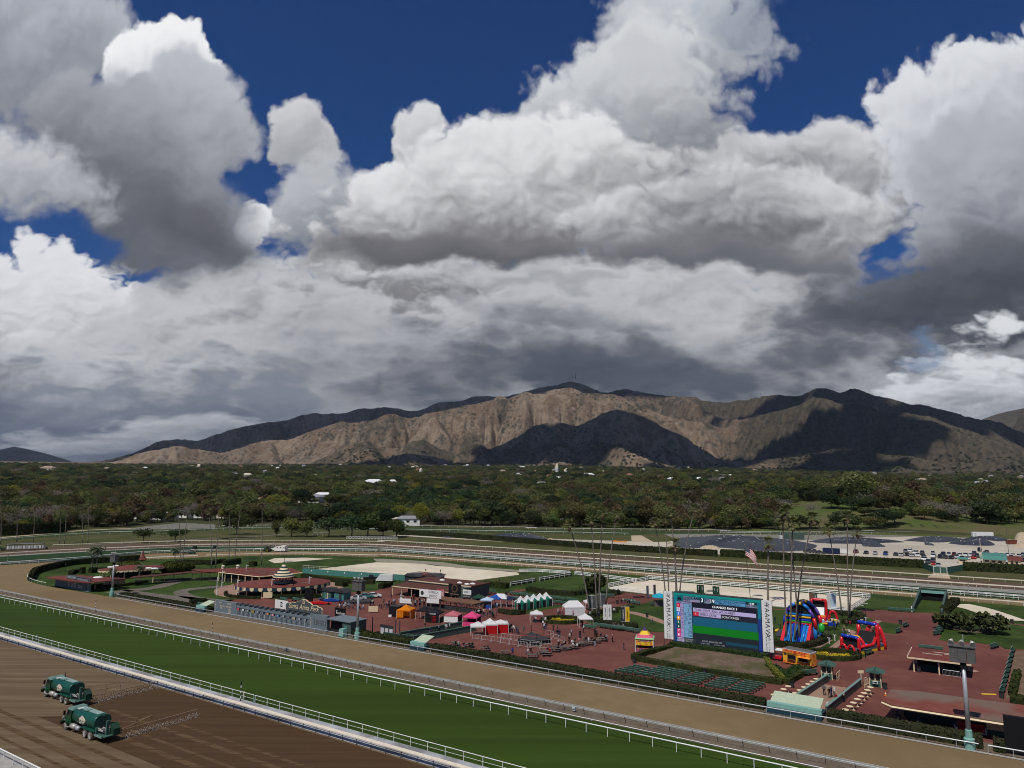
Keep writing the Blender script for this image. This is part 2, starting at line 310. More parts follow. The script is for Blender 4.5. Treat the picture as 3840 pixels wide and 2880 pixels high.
M_ = dict(
 dirt=mat('training_dirt', (.185,.131,.068), (.205,.148,.078), .35, 1., 6, bump=.02, bsc=6., c3=(.170,.119,.061), sc3=.03),
 loam=mat('main_track_loam', (.130,.092,.055), (.170,.124,.077), .30, 1., 7, bump=.06, bsc=2.6, stretch=(.16,2.6,1), rot=-RZ, c3=(.116,.080,.048), sc3=.16, lo=.38, hi=.70),
 loamwet=mat('watered_loam', (.060,.034,.016), (.076,.045,.022), .4, .85, 5, bump=.01, bsc=6., stretch=(.15,2.5,1), rot=-RZ),
 turf=mat('racing_turf', (.029,.056,.0060), (.036,.065,.0072), .16, .9, 5, bump=.03, bsc=9., stretch=(.12,3.2,1), rot=-RZ, c3=(.026,.048,.0055), sc3=.05),
 turf2=mat('back_turf', (.018,.040,.014), (.023,.048,.017), .3, .9, 4),
 lawn=mat('infield_lawn', (.034,.060,.011), (.048,.078,.015), .5, .9, 5, bump=.02, bsc=7., c3=(.024,.043,.010), sc3=.09),
 grass=mat('rough_grass', (.052,.062,.018), (.070,.074,.026), .25, .95, 5, bump=.03, bsc=3., c3=(.042,.056,.016), sc3=.03),
 verge=mat('verge_grass', (.050,.060,.018), (.066,.070,.024), .3, .95, 6, c3=(.085,.078,.034), sc3=.05),
 red=mat('red_paving', (.138,.050,.039), (.170,.066,.052), .35, .8, 7, c3=(.122,.044,.035), sc3=.07, bump=.004, bsc=8.),
 path=mat('grey_path', (.120,.105,.085), (.150,.130,.105), .4, .9, 5),
 pink=mat('pink_concrete', (.28,.17,.125), (.32,.20,.15), .5, .9, 5),
 ramp=mat('ramp_concrete', (.30,.185,.130), (.34,.215,.155), .6, .9, 5, c3=(.26,.16,.115), sc3=.3),
 sand=mat('pale_sand', (.60,.52,.40), (.66,.58,.46), .3, .95, 6, c3=(.55,.48,.36), sc3=.04),
 sand2=mat('buff_sand', (.40,.32,.215), (.46,.37,.26), .3, .95, 5),
 lot=mat('car_park_asphalt', (.44,.39,.31), (.50,.445,.36), .12, .95, 6, c3=(.39,.345,.28), sc3=.02),
 conc=mat('pale_concrete', (.30,.285,.26), (.38,.36,.33), .6, .9, 6, bump=.01),
 strip=mat('rubber_matting', (.30,.31,.33), (.40,.41,.43), .5, .8, 6, stretch=(1,1,1), c3=(.20,.20,.20), sc3=.16),
 gstrip=mat('grey_verge_strip', (.20,.19,.16), (.28,.27,.24), .4, .95, 5),
 riprap=mat('rip_rap', (.26,.245,.21), (.12,.12,.09), .55, .95, 6, bump=.2, bsc=1.2),
 white=flat('white_paint', (.80,.79,.75), .5), cream=flat('cream_paint', (.74,.60,.38), .6), cream2=flat('cream_rail', (.72,.64,.50), .5),
 steel=mat('galvanised_steel', (.46,.47,.48), (.38,.39,.40), 3., .45, metal=.35), dsteel=flat('dark_steel', (.06,.06,.065), .5),
 grey=flat('grey_box_paint', (.115,.110,.105), .6), dgrey=flat('dark_grey', (.045,.045,.048), .7), black=flat('black', (.012,.012,.014), .7),
 slate=mat('slate_blue_paint', (.135,.165,.185), (.155,.185,.205), .5, .6, 5), slate_d=flat('slate_dark', (.075,.088,.095), .6),
 shadowroom=flat('painted_shade', (.03,.028,.027), .9),  # near-black colour stands in for the shade inside open buildings
 teal=flat('teal_paint', (.075,.22,.19), .6), teal_l=flat('pale_teal_paint', (.22,.42,.36), .6), sage=flat('sage_panel', (.44,.50,.36), .6), navyteal=flat('deep_teal', (.02,.055,.075), .6),
 green=flat('bench_green', (.055,.12,.092), .6), green_l=flat('bench_green_pale', (.17,.27,.235), .6), dgreen=flat('dark_green', (.022,.055,.036), .6),
 wallgreen=flat('wall_green', (.07,.105,.09), .7), wallgrey=mat('ramp_wall', (.115,.105,.09), (.09,.082,.07), .5, .85, 5),
 roof=mat('red_roof', (.150,.043,.036), (.175,.056,.046), .25, .8, 6, c3=(.130,.040,.034), sc3=.1),
 roofold=mat('worn_red_roof', (.170,.050,.038), (.200,.066,.050), .4, .85, 6, c3=(.165,.115,.092), sc3=.09),
 roofbrown=mat('brown_roof', (.085,.036,.028), (.10,.044,.034), .4, .85, 5),
 dirtbare=mat('bare_mound', (.115,.078,.055), (.155,.108,.078), .7, 1., 6, bump=.06, c3=(.085,.075,.036), sc3=.3),
 soil=mat('planting_soil', (.12,.09,.065), (.16,.125,.09), 1., 1., 5, bump=.03),
 tank=mat('tank_green', (.006,.062,.040), (.010,.078,.052), .8, .34, spec=.5), cab=mat('cab_green', (.008,.052,.020), (.010,.060,.025), 1., .25, spec=.5),
 rubber=flat('tyre', (.10,.088,.075), .95), rim=flat('white_rim', (.80,.77,.72), .5), rubber_b=flat('black_tyre', (.018,.018,.018), .9),
 glass=mat('dark_glass', (.012,.016,.020), rough=.08, spec=.6), pale=flat('pale_panel', (.55,.56,.55), .5), silver=flat('pipe_silver', (.48,.46,.42), .4, metal=.3),
 tan=flat('tan_boom', (.26,.17,.11), .6), orange=flat('tent_orange', (.78,.235,.012), .6, trans=.25), pinkt=flat('tent_pink', (.78,.080,.235), .6, trans=.2), pinkp=flat('tent_faded_pink', (.46,.135,.16), .6), tentw=flat('tent_white', (.80,.80,.79), .6, trans=.25),
 tentr=flat('tent_red', (.42,.012,.014), .6), tentg=flat('tent_green', (.012,.16,.105), .6), tentb=flat('tent_black', (.014,.014,.016), .7), tentn=flat('tent_navy', (.018,.025,.065), .7), tentblue=flat('tent_blue', (.02,.075,.33), .6),
 yellow=flat('paint_yellow', (.80,.52,.03), .5), purple=flat('paint_purple', (.085,.045,.135), .6), magenta=flat('paint_magenta', (.62,.12,.20), .6), lime=flat('paint_mint', (.25,.52,.26), .6),
 bluei=flat('vinyl_blue', (.008,.045,.42), .3, spec=.5), cyan=flat('vinyl_azure', (.01,.185,.56), .3, spec=.5), redi=flat('vinyl_red', (.62,.012,.020), .3, spec=.5), yel=flat('vinyl_yellow', (.80,.50,.02), .3, spec=.5), purp=flat('vinyl_purple', (.12,.06,.36), .3, spec=.5), grn=flat('vinyl_green', (.03,.40,.04), .3, spec=.5), gri=flat('vinyl_grey', (.10,.11,.13), .4), mesh_=flat('dark_netting', (.02,.02,.022), .8),
 doughnut=mat('trailer_orange', (.78,.33,.018), (.80,.46,.035), .8, .4, spec=.5), doughnut2=mat('trailer_print', (.80,.40,.05), (.66,.10,.03), 2.2, .4),
 wood=flat('brown_wood', (.16,.085,.05), .7), woodg=flat('grey_wood', (.13,.115,.10), .8), tarp=mat('black_tarpaulin', (.022,.026,.034), (.038,.043,.055), .5, .5, 6, bump=.12, bsc=.9, spec=.4), bagw=flat('white_sandbag', (.62,.62,.60), .8),
 skin=flat('skin', (.33,.19,.13), .6), hair=flat('hair', (.02,.014,.011), .7), paleblue=flat('pale_blue', (.42,.55,.66), .6), trunk=mat('bark', (.085,.062,.045), (.13,.10,.075), 3., .95, 5), ptrunk=mat('palm_bark', (.150,.125,.100), (.205,.175,.145), 2.5, .95, 5, stretch=(1,1,.6)),
 hedge=mat('clipped_hedge', (.030,.038,.010), (.046,.052,.014), 1.6, .9, 5, c3=(.022,.030,.009), sc3=.5), hedge_d=mat('dark_hedge', (.018,.026,.010), (.030,.038,.014), 1.5, .9, 5, c3=(.036,.036,.016), sc3=.4), hedge_y=mat('yellow_green_hedge', (.085,.095,.012), (.115,.115,.020), 1.6, .9, 5), ivy=mat('ivy', (.020,.040,.012), (.034,.056,.016), 2., .8, 5), flower=mat('yellow_flowers', (.62,.42,.02), (.34,.32,.03), 6., .8, 4),
 earth=mat('brown_earth', (.13,.085,.055), (.17,.115,.078), .6, 1., 5), terr=mat('terracotta', (.36,.21,.15), (.42,.26,.19), .5, .8, 5), umb=flat('umbrella_azure', (.02,.33,.45), .6),
)
def K(n): return M_[n]
# ---------------------------------------------------------------- ground sheets
def sheet(name, pts, z, m_, kind='structure', label=None, parent=None):
    from mathutils.geometry import tessellate_polygon
    vs = [Vector((p[0], p[1], 0)) for p in pts]; tri = tessellate_polygon([vs])
    me = bpy.data.meshes.new(name); me.from_pydata([(v.x, v.y, z) for v in vs], [], [tuple(t) for t in tri])
    nz = sum(p.normal.z for p in me.polygons)
    if nz < 0: me.flip_normals()
    me.materials.append(K(m_) if isinstance(m_, str) else m_)
    o = put(name, me, parent)
    if parent is None: tag(o, label, None, None, kind)
    return o
def band(name, s0, s1, n0, n1, z, m_): return sheet(name, [T(s0,n0), T(s1,n0), T(s1,n1), T(s0,n1)], z, m_)
def GG(*pts): return [G(*p) for p in pts]
def ribbon(name, pts, wd, z, m_):               # a strip of constant width along a line
    L, R = [], []
    for i, p in enumerate(pts):
        d = (Vector(pts[min(i+1, len(pts)-1)]) - Vector(pts[max(i-1, 0)])); d.z = 0; d.normalize(); q = Vector((-d.y, d.x, 0))
        L.append(Vector(p)+q*wd/2); R.append(Vector(p)-q*wd/2)
    me = bpy.data.meshes.new(name); n = len(pts)
    me.from_pydata([(v.x, v.y, z) for v in R+L], [], [(i, i+1, n+i+1, n+i) for i in range(n-1)])
    me.materials.append(K(m_)); return tag(put(name, me), kind='structure')
def smooth(pts, k=6):                           # Catmull-Rom through the given points, mostly unprojected image pixels
    P = [Vector(p) for p in pts]; P = [2*P[0]-P[1]] + P + [2*P[-1]-P[-2]]; out = []
    for i in range(1, len(P)-2):
        for j in range(k):
            t = j/k; a, b, c, d = P[i-1:i+3]
            out.append(.5*((2*b) + (c-a)*t + (2*a-5*b+4*c-d)*t*t + (3*b-a-3*c+d)*t**3))
    return out + [P[-2]]
# ================================================================ the setting
def sstep(a, b, x):
    t = np.clip((x-a)/(b-a), 0, 1); return t*t*(3-2*t)
_tab = None
def vnoise(x, y, seed=0):                       # gradient noise on arrays, about -0.7..0.7
    xi, yi = np.floor(x).astype(np.int64), np.floor(y).astype(np.int64); xf, yf = x-xi, y-yi
    u, v = xf*xf*xf*(xf*(xf*6-15)+10), yf*yf*yf*(yf*(yf*6-15)+10)
    def gr(ix, iy, dx, dy):
        h = (ix*374761393 + iy*668265263 + seed*974711) & 0x7fffffff
        h = ((h ^ (h >> 13))*1274126177) & 0x7fffffff; a = (h & 0xffff)/65536.*2*np.pi
        return np.cos(a)*dx + np.sin(a)*dy
    a, b = gr(xi, yi, xf, yf), gr(xi+1, yi, xf-1, yf); c, d = gr(xi, yi+1, xf, yf-1), gr(xi+1, yi+1, xf-1, yf-1)
    return (a*(1-u)+b*u)*(1-v) + (c*(1-u)+d*u)*v
def fbm(x, y, o=4, seed=0, g=.5):
    s, a = 0, 1.
    for i in range(o): s = s + a*vnoise(x*2**i, y*2**i, seed+i*17); a *= g
    return s
def ridged(x, y, o=5, seed=0, g=.5):
    s, a, w_ = 0, 1., 1.
    for i in range(o):
        n = 1-np.abs(vnoise(x*2**i, y*2**i, seed+i*31))*1.7; n = np.clip(n, 0, 1)**2*w_
        s = s + a*n; w_ = np.clip(n*1.6, 0, 1); a *= g
    return s
KAZ = ([-180, -45, -30, -10, 5, 20, 30, 45, 180], [.026, .026, .0265, .029, .030, .0225, .015, .014, .014])
def ground_z(x, y):
    x, y = np.asarray(x, float), np.asarray(y, float)
    r, az = np.hypot(x, y), np.degrees(np.arctan2(x, y))
    z = np.interp(az, *KAZ)*np.clip(r-640, 0, None)
    z = z + 15*sstep(525, 660, r)*np.exp(-((az-25.5)/8.5)**2)*(1-.8*sstep(760, 1100, r))
    return z + sstep(700, 1500, r)*3*fbm(x/300, y/300, 3, 5)
def polar_mesh(name, azs, rs, zf, mats):
    A_, R_ = np.meshgrid(np.radians(azs), rs); X, Y = R_*np.sin(A_), R_*np.cos(A_)
    Z = zf(X, Y); nr, na = X.shape
    co = np.stack([X, Y, Z], -1).reshape(-1, 3)
    i = np.arange((nr-1)*(na-1)); r_, c_ = i//(na-1), i % (na-1); q = r_*na + c_
    fa = np.stack([q, q+1, q+na+1, q+na], 1)[:, ::-1]
    me = bpy.data.meshes.new(name); me.vertices.add(len(co)); me.vertices.foreach_set('co', co.ravel())
    me.loops.add(fa.size); me.loops.foreach_set('vertex_index', fa.ravel().astype(np.int32))
    me.polygons.add(len(fa)); me.polygons.foreach_set('loop_start', np.arange(0, fa.size, 4, dtype=np.int32))
    me.update(calc_edges=True); me.validate()
    me.polygons.foreach_set('use_smooth', np.ones(len(fa), bool))
    for m_ in mats: me.materials.append(m_)
    return me
M_['floor'] = mat('woodland_floor', (.055,.048,.024), (.085,.070,.040), .02, 1., 6, c3=(.045,.052,.022), sc3=.006)
azs = np.unique(np.concatenate([np.arange(-180, -45, 5.), np.arange(-45, 46, .75), np.arange(45, 181, 5.)]))
rs = np.array([2, 60, 200, 350, 450, 500] + list(np.arange(530, 1000, 30)) + list(np.geomspace(1000, 6000, 24)) + [9000, 20000, 60000.])
def gz(x, y):
    r = np.hypot(x, y); z = ground_z(x, y)
    return np.where(r > 7000, np.minimum(z, 170), z) - .06
me = polar_mesh('ground', azs, rs, gz, [K('floor')])
tag(put('ground', me), kind='structure')
# grassy bank with scattered oaks at the right
bank_az, bank_r = np.arange(4, 36, .5), np.arange(520, 760, 12.)
me = polar_mesh('grass_bank', bank_az, bank_r, lambda x, y: ground_z(x, y) + .08, [mat('bank_grass', (.062,.088,.020), (.082,.104,.028), .06, .95, 6, c3=(.11,.095,.045), sc3=.02)])
tag(put('grass_bank', me), kind='structure')
# infield and verge grass under everything else
sheet('verge_lawn', [T(-700, 95), T(90, 95), T(90, 400), T(-120, 480), T(-300, 440), T(-420, 400), T(-560, 260), T(-700, 160)], -.03, 'verge')
# ---- courses in front of the stand
band('stand_apron', -260, 60, 20, 43.0, -.02, 'conc')
band('main_dirt_track', -420, 60, 43.0, 69.8, 0.0, 'loam')
sheet('watered_track', [T(-117.5,51.5), T(60,50.5), T(60,69.4), T(-119.5,69.4), T(-119.5,57.5), T(-111,56.5)], .012, 'loamwet')
for i, (n0, wd, s0) in enumerate(((53.4,.9,-101),(55.8,.55,-101),(58.6,.8,-112),(60.9,.55,-98),(49.2,.7,-150),(46.6,.9,-160),(44.6,.5,-140))): band('tyre_mark', s0, 60, n0, n0+wd, .016, mat('dry_streak', (.115,.072,.038), (.066,.039,.019), .5, 1., 6, stretch=(.25,4,1), rot=-RZ, lo=.42, hi=.62))
band('rail_matting', -420, 60, 69.8, 73.3, .004, 'strip')
band('turf_course', -420, 60, 73.3, 95.2, 0.0, 'turf')
band('service_strip', -420, 60, 95.2, 98.8, .004, mat('service_dirt', (.125,.098,.070), (.155,.125,.09), .7, 1., 5))
band('concrete_edge', -420, 60, 98.8, 100.0, .03, 'gstrip')
# ---- the inner dirt track round the infield
PL1 = GG(('A',0,508),('A',700,458),('A',1230,410),('A',1600,398),('B',300,388),('B',1000,384),('B',1600,390)) + [T(-236,255.3), T(-119.7,256.3), T(60,258.5)]
PL2 = GG(('A',0,432),('A',600,397),('A',1500,352),('B',0,347),('B',800,343),('B',1500,351)) + [T(-249.7,270.3), T(-70,271.5), T(60,274.5)]
PL3 = GG(('A',0,423),('A',600,388),('A',1500,349),('B',0,343),('B',700,339),('B',1400,344)) + [T(-254,275), T(-73,279.6), T(60,283)]
PL4 = GG(('A',0,388),('A',380,352),('A',750,338),('A',950,327),('A',1500,314),('B',0,309),('B',800,306),('B',1300,309),('B',1700,316)) + [T(-272,294.6), T(-77,298), T(60,301)]
lf = lambda P, k=.9: [P[0] + (P[0]-P[1])*k] + smooth(P, 5)
p1, p2, p3, p4 = lf(PL1), lf(PL2), lf(PL3), lf(PL4)
sheet('inner_dirt_track', [T(60,100), T(60,258.5)] + p1[::-1] + [T(-420,130), T(-420,100)], 0.0, 'dirt')
sheet('back_turf_course', p1 + p2[::-1], .004, 'turf2')
sheet('back_verge_strip', p2 + p3[::-1], .008, 'gstrip')
sheet('back_dirt_track', p3 + p4[::-1], .004, mat('back_dirt', (.098,.066,.045), (.112,.076,.052), .2, 1., 5))
# ---- infield island
ISL = GG(('A',400,686),('A',300,662),('A',245,640),('A',232,618),('A',250,592),('A',300,563),('A',420,525),('A',600,500),('A',900,477),('A',1210,457),('A',1500,449),('A',1710,441),('B',160,437),('B',700,422),('B',1100,420),('B',1600,436)) + [T(-221.9,240.1), T(-119.7,244.6), T(60,247)]
isl = smooth(ISL, 5)
sheet('infield_lawn', [T(60,112.3), T(-219,112.3)] + isl, .012, 'lawn')
band('rail_kerb', -215, 60, 111.9, 112.5, .05, 'conc')
band('planting_strip', -215, 60, 112.5, 117, .02, 'soil')
z = .022
plaza = [T(60,116.8), T(-172,116.8)] + GG(('Q',480,640),('Q',700,612),('Q',1050,606),('Q',1250,625),('Q',1640,602),('J',60,360),('J',240,262),('J',570,245),('J',650,215),('J',800,186),('J',1000,118),('J',1890,118),('J',2035,215),('K',210,232),('K',430,270),('K',540,285),('K',690,225),('K',800,218),('K',830,238),('K',700,262),('K',660,300),('K',1130,345),('K',1500,400),('K',1850,345),('K',2060,312),('K',2212,262),('D',0,745),('D',110,742),('D',450,782),('E',0,878),('E',690,932),('E',790,885),('E',1040,898),('E',1330,916),('E',1500,918),('E',1560,945),('E',1880,972),('E',2212,1022)) + [T(60,215)]
sheet('red_plaza', plaza, z, 'red')
# lawns set into the paving
for nm, pts in {
 'tent_lawn':[('K',470,555),('K',800,572),('K',900,545),('K',1330,462),('K',1345,442),('K',1150,432),('K',640,498),('K',560,512)],
 'bench_lawn':[('K',700,262),('K',1140,345),('K',1350,398),('K',1550,405),('K',1850,338),('K',2000,305),('K',1940,250),('K',1500,310),('K',840,248)],
 'garden_lawn':[('K',1560,625),('K',1790,520),('K',1990,490),('K',2212,435),('L',330,395),('L',480,345),('L',660,320),('L',860,620),('L',860,745),('L',500,737),('L',300,722),('L',0,655),('K',1780,725)],
 'playground_lawn':[('M',-300,330),('M',110,318),('M',600,332),('M',1180,350),('M',1330,300),('M',1440,425),('M',1570,462),('M',1480,555),('M',1260,640),('M',950,860),('M',700,862),('M',380,852),('M',-200,790)],
 'small_lawn':[('M',1495,590),('M',1640,492),('M',1935,522),('M',1848,658),('M',1700,640)],
 'slide_lawn':[('M',1180,960),('M',1300,985),('M',1440,965),('M',1610,812),('M',1520,770),('M',1300,800)],
 'tunnel_lawn':[('E',900,790),('E',1430,802),('E',1345,880),('E',1330,912),('E',1040,896),('E',850,882),('E',790,880)],
 'ramp_lawn':[('E',1650,842),('E',1840,862),('E',1892,940),('E',1560,942)],
 'rail_lawn':[('E',1850,862),('E',2212,890),('E',2212,1005),('E',2060,960)],
 'right_lawn':[('E',1560,985),('E',1900,985),('E',2212,1032),('O',1866,195),('O',1620,190),('O',1560,150),('O',1280,112),('O',900,90),('O',760,70),('E',1480,1145),('E',1530,1040)],
}.items(): sheet(nm, GG(*pts), z+.012, 'lawn')
sheet('side_bed', GG(('O',1756,212),('O',1900,205)) + [T(30,170), T(20,141)] + GG(('O',1630,830),('O',1640,760),('O',1710,400)), z+.014, 'earth')
ribbon('garden_path', smooth(GG(('L',120,480),('L',260,500),('L',430,545),('L',560,590),('L',700,640),('L',860,700))), 2.6, z+.02, 'pink')
ribbon('arena_path', smooth(GG(('E',1640,845),('E',1800,880),('E',1940,925),('E',2110,985))), 7.0, z+.02, 'sand')
for i, pts in enumerate(([('M',1110,590),('M',1240,630),('M',1060,780),('M',960,860)], [('M',1480,560),('M',1560,500),('M',1610,470)], [('M',720,850),('M',830,790),('M',925,735)])):
    ribbon('concrete_walk', smooth(GG(*pts)), 1.4, z+.024, 'pink')
for i, (pts, wd) in enumerate((([('A',1080,730),('A',1330,700),('A',1480,660),('A',1560,635),('A',1800,627),('A',2020,640)], 5.), ([('A',2212,672),('A',1900,690),('A',1640,715),('A',1560,740),('A',1640,780),('A',1830,808),('A',2000,815)], 4.), ([('A',1000,730),('A',1300,770),('A',1600,800),('A',1840,840)], 7.))):
    ribbon('golf_cart_path', smooth(GG(*pts)), wd, z, 'path')
sheet('back_lawn', [T(-135,243.6)] + GG(('C',1030,600),('C',700,640),('C',940,680),('C',1200,600)) , z, 'lawn')
sheet('worn_lawn', GG(('C',700,645),('C',1000,600),('C',1280,596),('C',1210,640),('C',940,672)), z+.005, 'grass')
arena = GG(('C',1795,702),('C',2050,650),('C',2140,642),('D',300,633),('D',700,665)) + [T(-33,236.5), T(-34.3,207), T(-54,206)] + GG(('D',450,775),('D',0,722))
sheet('sand_arena', arena, z+.004, 'sand')
sheet('sand_pad', GG(('B',705,465),('B',760,446),('B',1040,441),('B',1180,449),('B',1270,447),('B',1000,470),('B',760,488)), z, 'sand')
sheet('sand_court', GG(('B',1085,545),('B',1640,481),('B',2000,488),('C',300,510),('C',1020,570),('C',1030,588),('C',640,640),('B',2150,612),('B',1810,626),('B',1500,602),('B',1000,541)), z, 'sand')
sheet('stony_strip', GG(('B',1610,450),('B',1700,450),('B',2212,480),('C',600,515),('C',1130,556),('C',1040,566),('C',500,530),('B',2100,498),('B',1640,475)), z+.006, mat('stony_strip', (.16,.15,.10), (.34,.31,.24), 1.4, 1., 6, bump=.1))
sheet('terrace', [p for p in smooth(GG(('Q',375,520),('Q',400,475),('Q',560,430),('Q',720,400),('Q',1300,330),('Q',1900,350),('Q',2160,430),('Q',2050,520),('Q',1600,600),('Q',900,605),('Q',560,590),('Q',400,555)), 4)], z+.01, 'pink')
# ---- beyond the back stretch
sheet('upper_turf', GG(('Y',0,292),('Y',900,222),('Y',1500,188),('a',0,690),('a',700,655),('a',1280,642),('b',640,663),('b',2212,692),('c',1140,716),('c',1560,700),('c',2212,700),('d',1000,712),('Z',0,192),('Z',1200,166),('Z',2212,168),('Z',2212,128),('Z',0,168),('d',0,684),('c',2212,672),('c',0,648),('b',640,618),('a',1280,612),('a',700,622),('Y',2212,150),('Y',1400,128),('Y',700,178),('Y',0,238)), .02, mat('upper_turf', (.034,.052,.018), (.044,.062,.022), .2, .95, 5))
ribbon('field_path', smooth(GG(('Y',1180,345),('Y',1500,330),('A',1500,292),('A',2212,262),('a',700,762),('a',1250,722),('a',1480,702))), 5.5, 0.012, 'path')
ribbon('woodland_road', smooth(GG(('Y',-200,262),('Y',700,185),('Y',1100,148),('Y',1500,128),('Y',2212,96))), 5.0, 0.03, 'sand2')
sheet('car_park', [T(60,338), T(-318,333)] + GG(('b',1400,722),('c',250,762),('c',600,772),('c',1200,790),('c',1160,722),('c',1280,720),('c',1410,798),('c',1600,795),('c',1720,765),('d',0,752),('d',950,775),('Z',0,238),('Z',700,222),('Z',1400,238),('Z',2212,225)) + [T(60,480)], .012, 'lot')
sheet('rip_rap_bank', GG(('c',1540,702),('d',0,702),('d',950,714),('Z',0,196),('Z',700,178),('Z',1400,168),('Z',2212,172),('Z',2212,232),('Z',1400,245),('Z',700,228),('Z',0,244),('d',950,782),('d',0,757),('c',1700,768)), .03, 'riprap')
sheet('dirt_ramp', GG(('c',1160,722),('c',1280,720),('c',1430,802),('c',1165,800)), .034, 'sand2')
sheet('stony_bank', GG(('A',1000,200),('A',1130,188),('A',1300,165),('A',1560,140),('A',1860,155),('A',1860,185),('A',1500,195),('A',1200,200)), .05, mat('stony_bank', (.22,.215,.185), (.10,.10,.075), .4, 1., 6, bump=.2))
sheet('gate_apron', [T(-22.5,298.5), T(-15.5,298.8), T(-17,316), T(-21.6,316)], .03, 'sand2')
# ================================================================ mountains
def crest(pts):                                 # skyline in image pixels -> arrays of azimuth (degrees) and tangent of elevation
    L = []
    for p in pts:
        d = S(*p[:3]); L.append((math.degrees(math.atan2(d.x, d.y)), d.z/math.hypot(d.x, d.y)))
    L.sort(); return np.array([a for a, _ in L]), np.array([e for _, e in L])
def pts(code, s): 
    v = [float(t) for t in s.split()]; return [(code, v[i], v[i+1]) for i in range(0, len(v), 2)]
RIDGES = [  # skyline points, (azimuth, range) table, front slope, back slope
 (pts('U', '300 660 490 588 640 555 850 490 980 425 1070 408 1200 400 1290 402 1480 340 1690 293 1860 277 1950 238 2030 228 2100 235 2212 240') + pts('V', '60 300 100 288 320 283 440 305 500 300 620 250 760 240 830 212 1040 215 1180 180 1290 145 1370 142 1440 112 1540 117 1620 150 1710 182 1840 160 1900 175 2030 200 2212 205') + pts('W', '80 205 160 238 280 240 420 215 560 187 640 182 740 197 850 152 930 150 1020 172 1110 152 1180 170 1260 195 1470 245 1700 288 1900 335 2060 360 2212 430 2600 540'),
  ([-40, 0, 12, 22, 40], [9600, 9600, 9300, 8200, 7600]), .52, .6),
 (pts('U', '450 625 540 603 700 560 870 490 1060 440 1150 428 1300 455 1450 478 1640 420 1850 400 2000 345 2212 272') + pts('V', '80 375 200 355 320 300 440 355 580 305 720 280 900 240 1040 220 1190 165 1250 190 1400 195 1560 182 1740 185 1830 200 1940 260 2100 320 2212 352') + pts('W', '130 372 260 405 340 375 450 335 600 290 760 240 850 205 960 215 1050 240 1180 225 1300 280 1500 315 1600 325 1750 375 1900 430 2212 520 2600 600'),
  ([-40, 0, 12, 22, 40], [7700, 7600, 7400, 6700, 6300]), .50, .55),
 (pts('U', '900 640 1110 610 1400 600 1700 592 1940 580 2100 500') + pts('V', '0 520 180 480 330 540 450 490 550 465 640 530 740 590 810 625 1060 490 1200 400 1390 355 1510 390 1640 320 1770 275 1830 282 1900 300 2050 365 2212 420') + pts('W', '0 430 200 570 240 600 400 620 700 590 850 560 980 520 1100 530 1250 560 1400 560 1700 610 1900 600 2100 570 2212 580 2600 620'),
  ([-40, 0, 12, 22, 40], [6300, 6100, 5900, 5500, 5300]), .46, .5),
 (pts('U', '1500 640 1800 600 2100 580') + pts('V', '150 640 300 600 450 575 600 590 700 610 830 665 1300 650 1430 612 1520 655 1620 635 1750 680 1880 640 2000 612 2120 640 2212 665') + pts('W', '100 690 500 700 800 670 1000 640 1150 650 1250 690 1420 660 1550 690 1800 690 2000 700 2212 700 2600 720'),
  ([-40, 0, 40], [5300, 5200, 4900]), .42, .5),
]
GX, GY, GD = np.arange(-6600, 7600, 28.), np.arange(3300, 10700, 28.), 28.
def envelope():                                 # ridge lines joined by plain slopes, before the streams cut into them
    X, Y = np.meshgrid(GX, GY); R_, AZ = np.hypot(X, Y), np.degrees(np.arctan2(X, Y))
    base = ground_z(X, Y); Z = base.copy()
    wob = 1 + .20*fbm(X/900, Y/900, 3, 3); wx, wy = X + 420*fbm(X/1700, Y/1700, 3, 5) + .35*Y, Y + 300*fbm(X/1700+9, Y/1700, 2, 6)
    big = ridged(wx/1250, wy/4200, 2, 21, .5)/1.3
    for pts_, (ra, rr), sf, sb in RIDGES:
        a, e = crest(pts_); az2 = AZ + 1.1*fbm(X/1600, Y/1600, 2, 41)*np.clip((np.interp(AZ, ra, rr)-R_)/900, 0, 1)
        rc = np.interp(AZ, ra, rr) + 260*fbm(X/2200, X*0, 2, 13)
        zc = CAM_H + rc*np.interp(az2, a, e, left=-.02, right=e[-1]-.01)
        d = rc - R_; h = np.maximum(zc - base, 10.); zc = np.where(zc < base, base-60, zc)
        t = np.clip(np.clip(d, 0, None)*sf*wob/np.maximum(h, 60), 0, 1.7)
        Z = np.maximum(Z, np.where(d > 0, zc - h*(1.3*t - .3*t*t)*(1 + np.clip(3.5*t, 0, 1)*np.clip(1.3-.7*t, 0, 1)*(.62 - 1.25*big)), zc - sb*(-d)*wob))
    return base, Z + 26*fbm(X/240, Y/240, 4, 71)*np.clip((Z-base)/200, 0, 1)
